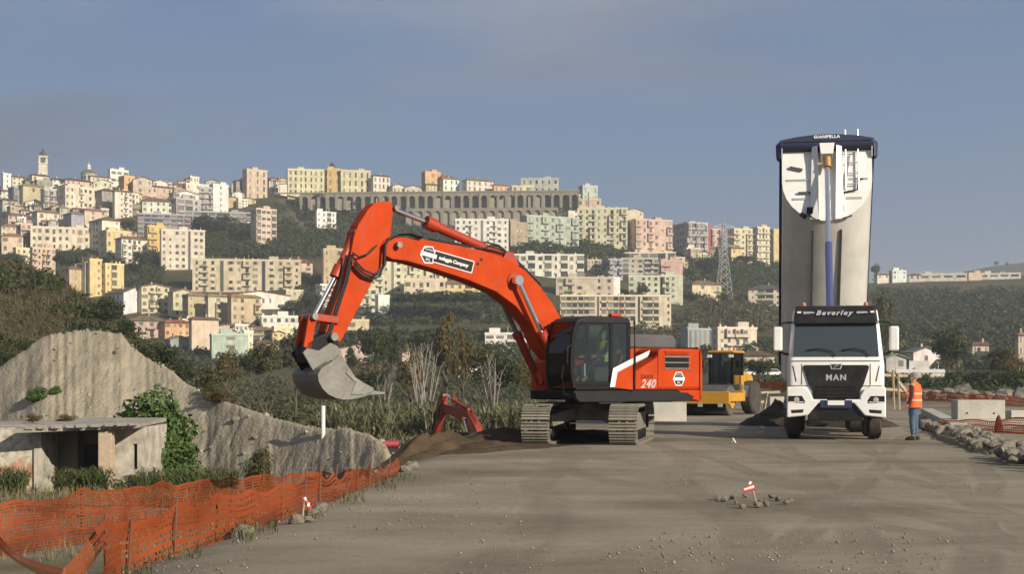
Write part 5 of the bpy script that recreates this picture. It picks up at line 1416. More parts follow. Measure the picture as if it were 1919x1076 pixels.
def panel(y0, y1, z0, z1, xa, xb, w0, w1, th=.025):
    """sloped panel on the cab front: bottom (xa,z0,half w0) to top (xb,z1,half w1)"""
    return MB()._add([(xa, -w0, z0), (xa, w0, z0), (xb, w1, z1), (xb, -w1, z1), (xa + th, -w0, z0), (xa + th, w0, z0), (xb + th, w1, z1), (xb + th, -w1, z1)],
                     [(0, 1, 2, 3), (7, 6, 5, 4), (0, 4, 5, 1), (1, 5, 6, 2), (2, 6, 7, 3), (3, 7, 4, 0)])
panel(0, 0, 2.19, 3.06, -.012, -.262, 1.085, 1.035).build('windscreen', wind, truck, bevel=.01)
vz = MB()._add([(-.24, -1.09, 3.03), (-.24, 1.09, 3.03), (-.08, 1.06, 3.06), (-.08, -1.06, 3.06), (-.62, -1.02, 3.55), (-.62, 1.02, 3.55), (-.34, 1.02, 3.52), (-.34, -1.02, 3.52)], [(0, 1, 2, 3), (7, 6, 5, 4), (0, 4, 5, 1), (1, 5, 6, 2), (2, 6, 7, 3), (3, 7, 4, 0)])
visor = vz.build('sun_visor', blackg, truck, bevel=.03)
text_mesh('visor_lettering', 'Beverley', .2, silver, visor, frame_mat((-.185, -.05, 3.33), (0, 1, 0), (-.5, 0, .87)), .35, .004, 1.3, .008)
for yy_ in (-.68, .68): MB().prism([(yy_ - .14, 3.31), (yy_ + .16, 3.33), (yy_ + .1, 3.37), (yy_ - .15, 3.37)], -.23, -.195, 'x').build('visor_emblem', silver, visor)
for yy_ in (-.93, .93): MB().box(-.22, -.17, yy_ - .05, yy_ + .05, 3.33, 3.38).build('marker_lamp', white_p, visor)
for yy_ in (-.8, .8): MB().lathe([(.06, 3.53), (.06, 3.6), (.03, 3.64)], (-.7, yy_, 0), 'z', 10).build('beacon', mat('amber_beacon', (.5, .2, .1), .3), truck)
for (y0, y1, y2) in ((-.75, -.1, 0.0), (.15, .75, .85)):
    MB().path([(.02, y0, 2.36), (.022, (y0 + y1) / 2, 2.40), (.03, y1, 2.33), (.04, y2, 2.2)], .014, 6).build('wiper', black_p, truck)
gr = MB().prism([(-.80, 1.97), (.80, 1.97), (.84, 1.92), (.70, 1.48), (.60, 1.28), (.60, 1.12), (-.60, 1.12), (-.60, 1.28), (-.70, 1.48), (-.84, 1.92)], .03, .085, 'x').build('grille', blackg, truck, bevel=.012)
for z in (1.2, 1.3, 1.4): MB().box(.085, .11, -.5, .5, z, z + .03).build('grille_slat', dgrey, gr)
MB().prism([(-.17, 2.0), (.17, 2.0), (.12, 1.86), (-.12, 1.86)], .08, .1, 'x').build('emblem_frame', silver, gr)
MB().prism([(-.13, 1.98), (.13, 1.98), (.095, 1.88), (-.095, 1.88)], .1, .104, 'x').build('emblem_field', blackg, gr)
MB().path([(.106, -.06, 1.9), (.106, 0, 1.945), (.106, .06, 1.955)], .012, 6).build('emblem_lion', silver, gr)
text_mesh('grille_lettering', 'MAN', .21, silver, gr, frame_mat((.088, 0, 1.64), (0, 1, 0), (0, 0, 1)), 0, .006, 1.25, .008)
for s in (-1, 1):
    m_ = lambda pts: [(s * a, z) for a, z in pts]
    bm_ = MB().prism(m_([(1.25, 1.40), (.86, 1.42), (.70, 1.34), (.60, 1.16), (.60, 1.08), (.22, 1.08), (.22, 1.0), (.45, .98), (.72, .66), (1.25, .60)]), -.5, .12, 'x').build('bumper', white_p, truck, bevel=.035, seg=3)
    hl = MB().prism(m_([(1.22, 1.17), (.86, 1.17), (.78, 1.04), (.80, .97), (1.22, 1.0)]), .105, .125, 'x').build('headlight', blackg, bm_, bevel=.01)
    MB().lathe([(.07, .12), (.07, .135), (.02, .14)], (0, s * 1.0, 1.07), 'x', 14).build('headlight_lens', silver, hl)
    MB().box(.12, .13, *sorted((s * .82, s * 1.2)), 1.0, 1.02).build('running_light', white_p, hl)
    MB().prism(m_([(1.15, .80), (.82, .82), (.84, .73), (1.13, .71)]), .105, .125, 'x').build('fog_lamp', blackg, bm_, bevel=.006)
    MB().prism(m_([(1.08, 1.95), (1.1, 1.95), (1.02, 1.55), (1.0, 1.55)]), .05, .058, 'x').build('air_deflector_slot', dgrey, truck)
    mr = MB().box(-.36, -.16, *sorted((s * 1.36, s * 1.60)), 2.34, 2.98).build('mirror', white_p, truck, bevel=.05, seg=3)
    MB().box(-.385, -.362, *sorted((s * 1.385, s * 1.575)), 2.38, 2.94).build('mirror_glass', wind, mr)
    MB().path([(-.35, s * 1.1, 3.1), (-.3, s * 1.35, 3.08), (-.28, s * 1.46, 2.97)], .028, 8).build('mirror_arm', blackg, truck, smooth=50)
    MB().path([(-.25, s * 1.16, 2.25), (-.28, s * 1.3, 2.27), (-.28, s * 1.46, 2.36)], .035, 8).build('mirror_arm', blackg, truck, smooth=50)
    MB().box(-.9, -1.95, *sorted((s * 1.0, s * 1.24)), .98, 1.1).build('mudguard', blackg, truck, bevel=.02)
    MB().prism([(-.32, 1.0), (-2.0, 1.0), (-2.0, .75), (-1.9, .98), (-.95, .98), (-.72, .62), (-.45, .58)], s * .95, s * 1.22).build('step_panel', blackg, truck)
    dr = MB()._add([(-.45, s * 1.232, 1.1), (-1.8, s * 1.232, 1.1), (-1.8, s * 1.115, 3.2), (-.6, s * 1.115, 3.2), (-.45, s * 1.2, 2.2), (-.45, s * 1.222, 1.1), (-1.8, s * 1.222, 1.1), (-1.8, s * 1.105, 3.2), (-.6, s * 1.105, 3.2), (-.45, s * 1.19, 2.2)],
                   [(0, 1, 2, 3, 4), (9, 8, 7, 6, 5)] + [(i, (i + 1) % 5, 5 + (i + 1) % 5, 5 + i) for i in range(5)]).build('door', white_p, truck)
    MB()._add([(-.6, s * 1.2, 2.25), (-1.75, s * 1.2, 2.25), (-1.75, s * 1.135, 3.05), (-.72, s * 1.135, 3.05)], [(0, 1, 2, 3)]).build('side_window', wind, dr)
MB().box(-.5, .03, -.7, .7, .52, 1.0).build('underride_bar', blackg, truck, bevel=.03)
MB().box(-.1, .04, -.56, .56, 1.02, 1.12).build('bumper_bridge', blackg, truck)
pl = MB().box(.125, .14, -.26, .26, .93, 1.05).build('number_plate', white_p, truck)
for s in (-1, 1): MB().box(.14, .143, *sorted((s * .21, s * .26)), .932, 1.048).build('plate_band', navy_g, pl)
MB().box(.04, .124, -.4, .4, .86, 1.06).build('plate_holder', navy_g, truck)
for s in (-1, 1):
    MB().box(.05, .062, *sorted((s * .66, s * 1.2)), 1.425, 1.437).build('panel_gap', dgrey, truck)
    MB().box(.047, .058, *sorted((s * .86, s * .872)), 1.46, 2.0).build('panel_gap', dgrey, truck)
MB().box(.035, .05, -1.15, 1.15, 2.075, 2.087).build('panel_gap', dgrey, truck)
# chassis and wheels
b = MB()
for s in (-.42, .42): b.box(-9.2, -.4, s - .06, s + .06, .85, 1.15)
for x_ in (-2.5, -4, -5.5, -7, -8.9): b.box(x_ - .08, x_ + .08, -.4, .4, .88, 1.1)
b.build('chassis', blackg, truck)
def wheel(x_, y_, w):
    tw = MB().lathe([(.3, -w / 2), (.46, -w / 2), (.525, -w / 2 + .05), (.53, 0), (.525, w / 2 - .05), (.46, w / 2), (.3, w / 2)], (x_, y_, .53), 'y', 32).build('wheel', tyre_m, truck, smooth=40)
    s = 1 if y_ > 0 else -1
    MB().lathe([(.30, s * w * .2), (.28, s * w * .45), (.12, s * w * .35), (.11, s * w * .55), (.02, s * w * .55)], (x_, y_, .53), 'y', 20).build('rim', steel_m, tw, smooth=30)
for s in (-1, 1):
    for x_ in (-1.45, -3.3): wheel(x_, s * 1.05, .36)
    for x_ in (-6.4, -7.75): wheel(x_, s * .94, .6)
    MB().lathe([(.33, -4.1), (.35, -4.15), (.35, -5.3), (.33, -5.35)], (0, s * .95, .85), 'x', 20).build('fuel_tank', silver if s > 0 else navy_g, truck, smooth=35)
MB().box(-2.6, -2.3, -.5, .5, 1.15, 2.5).build('air_intake', blackg, truck)
# tipped body
TT = math.radians(55); HX, HZ_ = -9.3, 1.25
def bd(u, y, v): return (HX + u * math.cos(TT) - v * math.sin(TT), y, HZ_ + u * math.sin(TT) + v * math.cos(TT))
SV, LA = .87, math.radians(41)
HWB, VT, VE, LB, LEAN = 1.33, 1.95 * SV, 1.12 * SV, 6.21, math.tan(LA)
def usec(off=0.0, n=14):
    hw = HWB - off; pts = [(-hw, VT)]
    for k in range(n + 1):
        a = PI + PI * k / n; pts.append((hw * math.cos(a), VE + (VE - off) * math.sin(a)))
    pts.append((hw, VT)); return pts
so, si = usec(0), usec(.06)
vs, nu = [], len(so)
for (sec, dz) in ((so, 0), (si, 0)):
    for u_ in (0, 1):
        for (y_, v_) in sec: vs.append(bd(0 if u_ == 0 else LB + v_ * LEAN, y_, v_))
fs = []
for i in range(nu - 1):
    fs += [(i, i + 1, nu + i + 1, nu + i), (2 * nu + i + 1, 2 * nu + i, 3 * nu + i, 3 * nu + i + 1), (i + 1, i, 2 * nu + i, 2 * nu + i + 1), (nu + i, nu + i + 1, 3 * nu + i + 1, 3 * nu + i)]
fs += [(0, nu, 3 * nu, 2 * nu), (nu - 1, 2 * nu - 1, 4 * nu - 1, 3 * nu - 1)]
body = MB()._add(vs, fs).build('tipper_body', shell_m, truck, smooth=30)
def fw(y, v, off=0.0):
    """point on the leaning front wall, off = metres in front of it"""
    return bd(LB + v * SV * LEAN + off * math.cos(LA), y, v * SV - off * math.sin(LA))
wl_ = usec(.0); fr = [fw(y_, v_ / SV, .05) for y_, v_ in wl_]; bk_ = [fw(y_, v_ / SV, -.02) for y_, v_ in wl_]; n_ = len(fr)
fwall = MB()._add(fr + bk_, [tuple(range(n_)), tuple(range(2 * n_ - 1, n_ - 1, -1))] + [(i, (i + 1) % n_, n_ + (i + 1) % n_, n_ + i) for i in range(n_)]).build('front_wall', white_p, truck)
def fbar(a, c, w, off, m, name, par, h=.06):
    return MB().bar(fw(a[0], a[1], off), fw(c[0], c[1], off), w, h).build(name, m, par)
for v_ in (.62, 1.15): 
    for (a, c) in ((-1.2, -.45), (.45, 1.2)):
        if v_ < 1: a, c = a * .85, c * .85
        fbar((a, v_), (c, v_), .03, .06, silver, 'wall_rib', fwall)
for s in (-1, 1):
    MB()._add([fw(s * .28, 2.02, .06), fw(s * .46, 2.02, .06), fw(s * .52, .05, .06), fw(s * .22, .02, .06), fw(s * .28, 2.02, .34), fw(s * .44, 2.02, .22), fw(s * .5, .05, .1), fw(s * .24, .02, .14)],
              [(0, 1, 2, 3), (7, 6, 5, 4), (0, 4, 5, 1), (1, 5, 6, 2), (2, 6, 7, 3), (3, 7, 4, 0)]).build('wall_post', white_p, fwall)
MB()._add([fw(-.22, 2.05, .06), fw(.22, 2.05, .06), fw(.18, 1.62, .06), fw(-.18, 1.62, .06), fw(-.22, 2.05, .42), fw(.22, 2.05, .42), fw(.18, 1.75, .42), fw(-.18, 1.75, .42)],
          [(0, 1, 2, 3), (7, 6, 5, 4), (0, 4, 5, 1), (1, 5, 6, 2), (2, 6, 7, 3), (3, 7, 4, 0)]).build('cylinder_mount', white_p, fwall)
# side bracket shapes on the wall
MB().bar(fw(-1.1, 1.5, .1), fw(-.72, 1.42, .1), .05, .08).build('hook_bracket', mgrey, fwall)
MB().bar(fw(-.85, .78, .1), fw(-.5, .78, .1), .05, .06).build('hook_bracket', mgrey, fwall)
MB().bar(fw(-.6, .28, .1), fw(-.42, .28, .1), .1, .2).build('valve_box', dgrey, fwall)
MB().bar(fw(-.78, .2, .08), fw(-.62, .1, .08), .1, .14).build('valve_box', dgrey, fwall)
MB().path([fw(-.55, .16, .1), fw(-.4, .06, .1), fw(-.22, .02, .1)], .03, 6).build('lifting_eye', mgrey, fwall)
MB().path([fw(.45, .05, .1), fw(.6, .08, .1), fw(.72, .12, .1)], .03, 6).build('lifting_eye', mgrey, fwall)
MB().path([fw(.3, .7, .12), fw(.6, .78, .12), fw(.88, .82, .12), fw(.92, 1.1, .12), fw(1.05, 1.12, .12)], .025, 6).build('tarp_crank', dgrey, fwall)
fbar((.48, .5), (.68, 1.8), .07, .08, silver, 'wall_strut', fwall)
fbar((.52, .25), (.4, 1.0), .05, .1, silver, 'wall_strut', fwall)
lad = MB()
for y_ in (.55, .92): lad.tube(fw(y_, .85, .14), fw(y_, 2.5, .14), .025, .025, 8)
for v_ in (.98, 1.28, 1.58, 1.88, 2.3): lad.tube(fw(.55, v_, .14), fw(.92, v_, .14), .02, .02, 8)
lad.build('ladder', silver, fwall)
# tarp housing
def tp_(y_, v_, off): return fw(y_, v_, off)
ends = [-1.40, -1.33, -.9, -.3, .3, .9, 1.33, 1.40]
rings = []
for y_ in ends:
    k = 1 - (y_ / 1.4) ** 2; up = 2.26 + .15 * k
    rings.append([tp_(y_, 1.96, -.15), tp_(y_, 1.96, .16), tp_(y_, 2.1, .26), tp_(y_, up - .04, .24), tp_(y_, up, .1), tp_(y_, up - .04, -.15)])
tarp = MB().loft(rings).build('tarp_housing', navy, truck, bevel=.03)
text_mesh('tarp_lettering', 'GIANPELLA', .13, white_p, tarp, frame_mat(fw(0, 2.28, .262), Vector(fw(1, 2.4, .262)) - Vector(fw(0, 2.4, .262)), Vector(fw(0, 2.45, .262)) - Vector(fw(0, 2.3, .262))), 0, .004, 1.2, .006)
MB()._add([tp_(-1.3, 1.95, .17), tp_(1.3, 1.95, .17), tp_(1.3, 2.16, .275), tp_(-1.3, 2.16, .275), tp_(-1.3, 1.95, .14), tp_(1.3, 1.95, .14), tp_(1.3, 2.16, .2), tp_(-1.3, 2.16, .2)], [(0, 1, 2, 3), (7, 6, 5, 4), (0, 4, 5, 1), (1, 5, 6, 2), (2, 6, 7, 3), (3, 7, 4, 0)]).build('front_flap', dgrey, tarp)
for s in (-1, 1):
    MB().loft([[tp_(s * 1.40, 1.72, .15), tp_(s * 1.5, 1.75, .05), tp_(s * 1.48, 1.8, -.2), tp_(s * 1.36, 1.75, -.2)], [tp_(s * 1.40, 2.1, .2), tp_(s * 1.52, 2.15, .05), tp_(s * 1.5, 2.15, -.25), tp_(s * 1.36, 2.1, -.25)], [tp_(s * 1.36, 2.25, .12), tp_(s * 1.44, 2.25, .02), tp_(s * 1.42, 2.25, -.2), tp_(s * 1.3, 2.22, -.2)]]).build('tarp_arm_cover', navy, tarp, bevel=.03)
    MB().bar(fw(s * 1.33, 1.75, .1), fw(s * 1.33, 2.12, .2), .04, .05).build('tarp_lever', silver, tarp)
    # rim rail along the body and hinge gear
    MB().bar(bd(-.1, s * 1.36, VT - .02), bd(LB + VT * LEAN, s * 1.36, VT - .02), .1, .16).build('rim_rail', navy_g, truck)
    MB().bar(bd(0, s * 1.35, VT - .55), bd(LB + .5, s * 1.35, VT - .55), .03, .12).build('side_rail', navy_g, truck)
    MB().bar(bd(.1, s * .42, -.02), bd(LB - .3, s * .42, .05), .06, .1).build('floor_beam', mgrey, truck)
    MB().bar(bd(.0, s * .42, -.2), bd(.5, s * .42, -.05), .12, .3).build('hinge', blackg, truck)
MB().box(-9.35, -9.1, -1.1, 1.1, .55, .75).build('rear_bar', blackg, truck)
# telescopic cylinder
ct = Vector(fw(0, 1.62, .3)); cb_ = Vector((-2.75, 0, 1.3)); dd_ = ct - cb_
MB().tube(cb_, cb_ + dd_ * .30, .13, .13, 16).build('tipping_cylinder', navy_g, truck, smooth=30)
MB().tube(cb_ + dd_ * .30, cb_ + dd_ * .62, .105, .105, 16).build('cylinder_stage', mat('blue_chrome', (0.25, 0.27, 0.5), .12, .9), truck, smooth=30)
MB().tube(cb_ + dd_ * .62, ct, .08, .08, 16).build('cylinder_rod', chrome, truck, smooth=30)
MB().tube(ct - dd_.normalized() * .28, ct + dd_.normalized() * .05, .13, .13, 14).build('cylinder_eye', mat('brass', (.45, .28, .1), .4, .6), truck, smooth=30)

# ------------------------------------------------------------------ road roller
rp = P(1330, 780, 60.5)
roll = empty('road_roller', (rp.x, rp.y, 0), math.atan2(-.88, -.47), 'yellow road roller with a smooth steel drum behind the excavator', 'road roller')
ylw = mat('yellow_machine_paint', (0.55, 0.29, 0.03), .45, 0, var=.2, vscale=1.5)
dm = MB().lathe([(.3, -1.07), (.62, -1.07), (.65, -1.04), (.65, 1.04), (.62, 1.07), (.3, 1.07)], (.2, 0, .66), 'y', 36).build('drum', mat('drum_steel', (.16, .15, .13), .5, .4, var=.3), roll, smooth=35)
for s in (-1, 1):
    MB().lathe([(.34, s * 1.06), (.34, s * 1.12), (.1, s * 1.15)], (.2, 0, .66), 'y', 20).build('hub', ylw, dm, smooth=30)
    MB().box(-.75, 1.0, *sorted((s * 1.16, s * 1.3)), .62, 1.0).build('side_frame', ylw, roll, bevel=.03)
MB().box(.98, 1.14, -1.3, 1.3, .52, 1.06).build('front_crossbeam', ylw, roll, bevel=.03)
for y_ in (-.9, 0, .9): MB().box(1.1, 1.2, y_ - .09, y_ + .09, .4, .54).build('scraper_bracket', silver, roll)
MB().box(.92, .98, -1.05, 1.05, .2, .5).build('scraper', black_p, roll)
MB().box(-1.0, -.75, -1.3, 1.3, .62, 1.08).build('rear_crossbeam', ylw, roll, bevel=.03)
MB().box(-1.6, -1.0, -.35, .35, .55, 1.0).build('articulation', black_p, roll)
MB().prism([(-1.5, .8), (-1.5, 1.35), (-4.2, 1.2), (-4.3, .7)], -.95, .95).build('rear_frame', mgrey, roll, bevel=.04)
MB().prism([(-2.95, 1.3), (-2.95, 1.95), (-4.1, 1.75), (-4.35, 1.35), (-4.3, 1.2)], -.6, .6).build('engine_hood', ylw, roll, bevel=.06)
MB().box(-1.45, -.9, -1.1, 1.1, 1.08, 1.36).build('front_platform', mgrey, roll, bevel=.03)
for s in (-1, 1):
    tw = MB().lathe([(.35, -.26), (.7, -.26), (.76, -.18), (.76, .18), (.7, .26), (.35, .26)], (-3.1, s * .85, .76), 'y', 28).build('tyre', tyre_m, roll, smooth=35)
    MB().lathe([(.36, s * .1), (.33, s * .22), (.1, s * .18)], (-3.1, s * .85, .76), 'y', 18).build('rim', ylw, tw)
for x_ in (-1.5, -2.85):
    for s in (-1, 1): MB().box(x_ - .05, x_ + .05, s * .52 - .05, s * .52 + .05, 1.3, 2.75).build('cab_pillar', black_p, roll)
MB().box(-2.95, -1.4, -.62, .62, 2.75, 2.86).build('cab_roof', ylw, roll, bevel=.05)
MB().box(-1.465, -1.455, -.5, .5, 1.38, 2.74).build('windscreen', glass_d, roll)
for s in (-1, 1): MB().box(-2.8, -1.55, s * .52 - .004, s * .52 + .004, 1.4, 2.74).build('side_glass', glass_d, roll)
MB().prism([(-2.1, 1.4), (-2.1, 1.8), (-2.5, 1.82), (-2.6, 2.4), (-2.72, 2.4), (-2.7, 1.4)], -.28, .28).build('seat', seat_m, roll, bevel=.03)
MB().lathe([(.06, 2.86), (.06, 2.98), (.03, 3.0)], (-2.4, .3, 0), 'z', 10).build('beacon', MATS['amber_beacon'], roll)
for s in (-1, 1):
    MB().box(-1.42, -1.36, s * .5 - .1, s * .5 + .1, 2.55, 2.68).build('work_lamp', white_p, roll)
    MB().path([(-1.45, s * .6, 2.5), (-1.3, s * .85, 2.45), (-1.3, s * .85, 2.1)], .02, 6).build('mirror_arm', black_p, roll)
    MB().box(-1.33, -1.28, s * .85 - .09, s * .85 + .09, 2.1, 2.4).build('mirror', black_p, roll)
    MB().path([(-1.0, s * 1.05, 1.36), (-1.0, s * 1.05, 1.95), (-1.42, s * .95, 2.0)], .02, 6).build('handrail', black_p, roll)
MB().box(-1.75, -1.6, -.2, .2, 1.36, 2.1).build('dashboard', black_p, roll)
MB().box(-1.4, -1.1, .7, 1.1, .95, 1.75).build('ladder_frame', ylw, roll, bevel=.03)

# ------------------------------------------------------------------ derelict hut
hut_w = mat('peeling_plaster', (0.25, 0.225, 0.185), 0.95, 0, col2=(0.55, 0.51, 0.43), vscale=1.7, bump=0.3, bscale=6)
def stained_wall():
    m = bpy.data.materials.new('stained_plaster'); m.use_nodes = True
    n, l = m.node_tree.nodes, m.node_tree.links; b = n['Principled BSDF']; b.inputs['Roughness'].default_value = .95
    g = n.new('ShaderNodeNewGeometry'); sp = n.new('ShaderNodeSeparateXYZ'); l.new(g.outputs['Position'], sp.inputs[0])
    nz = n.new('ShaderNodeTexNoise'); nz.inputs['Scale'].default_value = 1.1; nz.inputs['Detail'].default_value = 7; l.new(g.outputs['Position'], nz.inputs['Vector'])
    ad = n.new('ShaderNodeMath'); ad.operation = 'MULTIPLY_ADD'; l.new(nz.outputs['Fac'], ad.inputs[0]); ad.inputs[1].default_value = 1.5; l.new(sp.outputs['Z'], ad.inputs[2])
    rp = n.new('ShaderNodeValToRGB'); mr = n.new('ShaderNodeMapRange'); mr.inputs['From Min'].default_value = -2.6; mr.inputs['From Max'].default_value = 0.6
    l.new(ad.outputs[0], mr.inputs['Value']); l.new(mr.outputs[0], rp.inputs[0])
    el = rp.color_ramp.elements; el[0].position = 0.0; el[0].color = (.5, .46, .38, 1); el[1].position = .28; el[1].color = (.46, .22, .16, 1)
    e = el.new(.40); e.color = (.48, .25, .18, 1); e = el.new(.5); e.color = (.52, .48, .39, 1); e = el.new(.9); e.color = (.46, .43, .37, 1)
    n2 = n.new('ShaderNodeTexNoise'); n2.inputs['Scale'].default_value = 4; n2.inputs['Detail'].default_value = 6; l.new(g.outputs['Position'], n2.inputs['Vector'])
    r2 = n.new('ShaderNodeValToRGB'); r2.color_ramp.elements[0].position = .35; r2.color_ramp.elements[0].color = (.62, .6, .57, 1); r2.color_ramp.elements[1].position = .6; r2.color_ramp.elements[1].color = (1.08, 1.08, 1.06, 1)
    l.new(n2.outputs['Fac'], r2.inputs[0]); mx = n.new('ShaderNodeMixRGB'); mx.blend_type = 'MULTIPLY'; mx.inputs[0].default_value = 1
    l.new(rp.outputs[0], mx.inputs[1]); l.new(r2.outputs[0], mx.inputs[2]); l.new(mx.outputs[0], b.inputs['Base Color'])
    return m
HD = 58.0
def hx(px, d=HD): return (px - 960) / FPX * d
hut = empty('derelict_hut', (0, 0, 0), 0, 'derelict roadside hut with peeling walls, broken porch roof and dark doorway', 'hut')
zg = -3.6
stw = stained_wall()
MB().box(hx(-90), hx(70), HD, HD + .3, zg, -.42).build('stained_wall', stw, hut)
MB().box(hx(66), hx(80), HD - .12, HD + 3.2, zg, -.5).build('porch_side_wall', hut_w, hut)
MB().box(hx(-90), hx(66), HD - .03, HD + 5, -.415, -.33).build('roof_slab', mat('roof_slab', (.24, .22, .185), .95, col2=(.36, .335, .29), vscale=2.0, bump=.5, bscale=8), hut)
MB().box(hx(-90), hx(-84), HD + .3, HD + 5, zg, -.42).build('wall', hut_w, hut)
MB()._add([(hx(46), HD - 1.5, -.62), (hx(272), HD - 1.2, -.42), (hx(268), HD + 4, -.30), (hx(66), HD + 4, -.30), (hx(46), HD - 1.5, -.46), (hx(272), HD - 1.2, -.27), (hx(268), HD + 4, -.14), (hx(66), HD + 4, -.14)], [(0, 3, 2, 1), (4, 5, 6, 7), (0, 1, 5, 4), (1, 2, 6, 5), (2, 3, 7, 6), (3, 0, 4, 7)]).build('porch_roof', MATS['roof_slab'], hut)
brk = bpy.data.materials.new('worn_brick'); brk.use_nodes = True
n, l = brk.node_tree.nodes, brk.node_tree.links; bt = n.new('ShaderNodeTexBrick'); tcx = n.new('ShaderNodeTexCoord'); mpx = n.new('ShaderNodeMapping'); mpx.inputs['Rotation'].default_value = (math.radians(90), 0, 0)
l.new(tcx.outputs['Object'], mpx.inputs[0]); l.new(mpx.outputs[0], bt.inputs['Vector'])
bt.inputs['Color1'].default_value = (.42, .3, .2, 1); bt.inputs['Color2'].default_value = (.5, .38, .27, 1); bt.inputs['Mortar'].default_value = (.4, .36, .29, 1); bt.inputs['Scale'].default_value = 3.2
l.new(bt.outputs['Color'], n['Principled BSDF'].inputs['Base Color']); n['Principled BSDF'].inputs['Roughness'].default_value = .95
MB().box(hx(187, HD - .9), hx(212, HD - .9), HD - 1.1, HD - .6, zg, -.50).build('brick_pier', brk, hut, bevel=.02)
MB().box(hx(206), hx(249), HD + .1, HD + .35, zg, -.42).build('wall', hut_w, hut)
MB().box(hx(256.5), hx(268), HD + .1, HD + .35, zg, -.42).build('wall', hut_w, hut)
MB().box(hx(249), hx(256.5), HD + .1, HD + .35, -1.55 + .42, -.42).build('window_lintel', hut_w, hut)
MB().box(hx(249), hx(256.5), HD + .1, HD + .35, zg, -2.2).build('window_sill', hut_w, hut)
MB().box(hx(264), hx(268), HD + .35, HD + 4, zg, -.42).build('end_wall', hut_w, hut)
hut_b = mat('shade_toned_plaster', (.17, .15, .125), .95, col2=(.1, .09, .08), vscale=1.2)  # porch shade put into the plaster colour of the back walls
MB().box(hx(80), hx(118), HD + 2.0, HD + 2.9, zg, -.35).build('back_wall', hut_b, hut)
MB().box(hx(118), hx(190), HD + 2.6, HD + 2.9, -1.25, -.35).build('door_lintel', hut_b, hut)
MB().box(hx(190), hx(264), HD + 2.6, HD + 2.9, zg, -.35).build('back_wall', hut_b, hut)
MB().box(hx(90), hx(250), HD + 4.6, HD + 4.8, zg, -.3).build('wall', mat('shade_black_plaster', (.08, .07, .06), .95), hut)  # near-black colour paints the interior shade behind the doorway

for k in range(9):
    a = 50 + k * 24.5 + random.uniform(-4, 4); w_ = random.uniform(8, 17)
    MB().box(hx(a, HD - 1.5), hx(a + w_, HD - 1.5), HD - 1.5 - random.uniform(.03, .16), HD - 1.2, -.50 + .0008 * a, -.335 + .0007 * a - random.uniform(0, .03)).build('roof_fragment', MATS['roof_slab'], hut)
# ------------------------------------------------------------------ orange safety netting
net_m = mat('orange_net', (0.42, 0.085, 0.018), 0.6, var=.45, vscale=.8, trans=0.35)
post_m = mat('rusty_rebar', (0.13, 0.06, 0.035), .8)
def netting(name, base, top, label, seed, vs_=.075, hs_=.055, wob=.03, posts=None, cat='fence', lean=0.0):
    """base/top: matching 3D polylines; the net is strands woven between them"""
    base = [Vector(p) for p in base]; top = [Vector(p) for p in top]
    L = [0]
    for i in range(1, len(base)): L.append(L[-1] + (base[i] - base[i - 1]).length)
    n_ = max(8, int(L[-1] / vs_)); rng = np.random.default_rng(seed)
    u = np.linspace(0, L[-1], n_ + 1)
    B = np.stack([np.interp(u, L, [p[k] for p in base]) for k in range(3)], 1); T = np.stack([np.interp(u, L, [p[k] for p in top]) for k in range(3)], 1)
    sag = wob * np.sin(u * 2.1 + seed) * .8 + wob * np.sin(u * 5.3 + 2 * seed) * .5
    T[:, 2] += sag * .7
    if posts: T[:, 2] -= .09 * np.abs(np.sin(PI * (u - posts * .4) / posts)) * (0.5 + .5 * np.sin(u * .9 + seed) ** 2)
    bel = np.stack([np.sin(u * 1.7 + seed) * wob * 1.6, np.cos(u * 2.3) * wob * 1.6, 0 * u], 1)
    H = np.linalg.norm(T - B, axis=1).mean(); m_ = max(3, int(H / hs_))
    def pt(f): return B + (T - B) * f[..., None] + bel * np.sin(PI * f)[..., None]
    verts, quads = [], []; k0 = 0
    for j in range(m_ + 1):
        f = np.full(n_ + 1, j / m_) ; w = .5 * (hs_ * .42) / H * (2.0 if j in (0, m_ // 3, 2 * m_ // 3, m_) else 1.0)
        a, c = pt(np.clip(f - w, 0, 1.02)), pt(f + w)
        verts.append(np.concatenate([a, c])); i = np.arange(n_)
        quads.append(np.stack([i, i + 1, i + 1 + n_ + 1, i + n_ + 1], 1) + k0); k0 += 2 * (n_ + 1)
    fs_ = np.linspace(0, 1, 6)
    dirv = np.gradient(B, axis=0); dirv /= np.linalg.norm(dirv, axis=1, keepdims=True) + 1e-9
    for i in range(n_ + 1):
        P_ = B[i] + (T[i] - B[i]) * fs_[:, None] + bel[i] * np.sin(PI * fs_)[:, None]
        w = vs_ * .17
        verts.append(np.concatenate([P_ - dirv[i] * w + [0, 0.004, 0], P_ + dirv[i] * w + [0, 0.004, 0]])); q_ = np.arange(5)
        quads.append(np.stack([q_, q_ + 1, q_ + 7, q_ + 6], 1) + k0); k0 += 12
    t = empty(name, base[0], 0, label, cat)
    me = np_mesh('netting', np.concatenate(verts) - np.array(base[0]), np.concatenate(quads), net_m)
    o = link('netting', me, t); 
    if posts:
        for s_ in np.arange(posts * .4, L[-1], posts):
            i = int(np.searchsorted(u, s_)) ; i = min(i, n_)
            b0 = Vector(B[i]) - base[0]; t0 = Vector(T[i]) - base[0]
            MB().tube(b0 + Vector((0, .02, -.25)), t0 + Vector((rng.uniform(-.04, .04), .02, .04 + rng.uniform(0, .12))), .012, .012, 6).build('post', post_m, t)
    return t
def pxline(pts): return [P(a, b, d_) for a, b, d_ in pts]
nb = [(176, 1105), (240, 1074), (330, 1040), (430, 1006), (480, 990), (560, 964), (640, 932), (700, 908), (742, 892)]
ntop = [984, 974, 950, 926, 915, 899, 885, 876, 862]
nbase, ntp = [], []
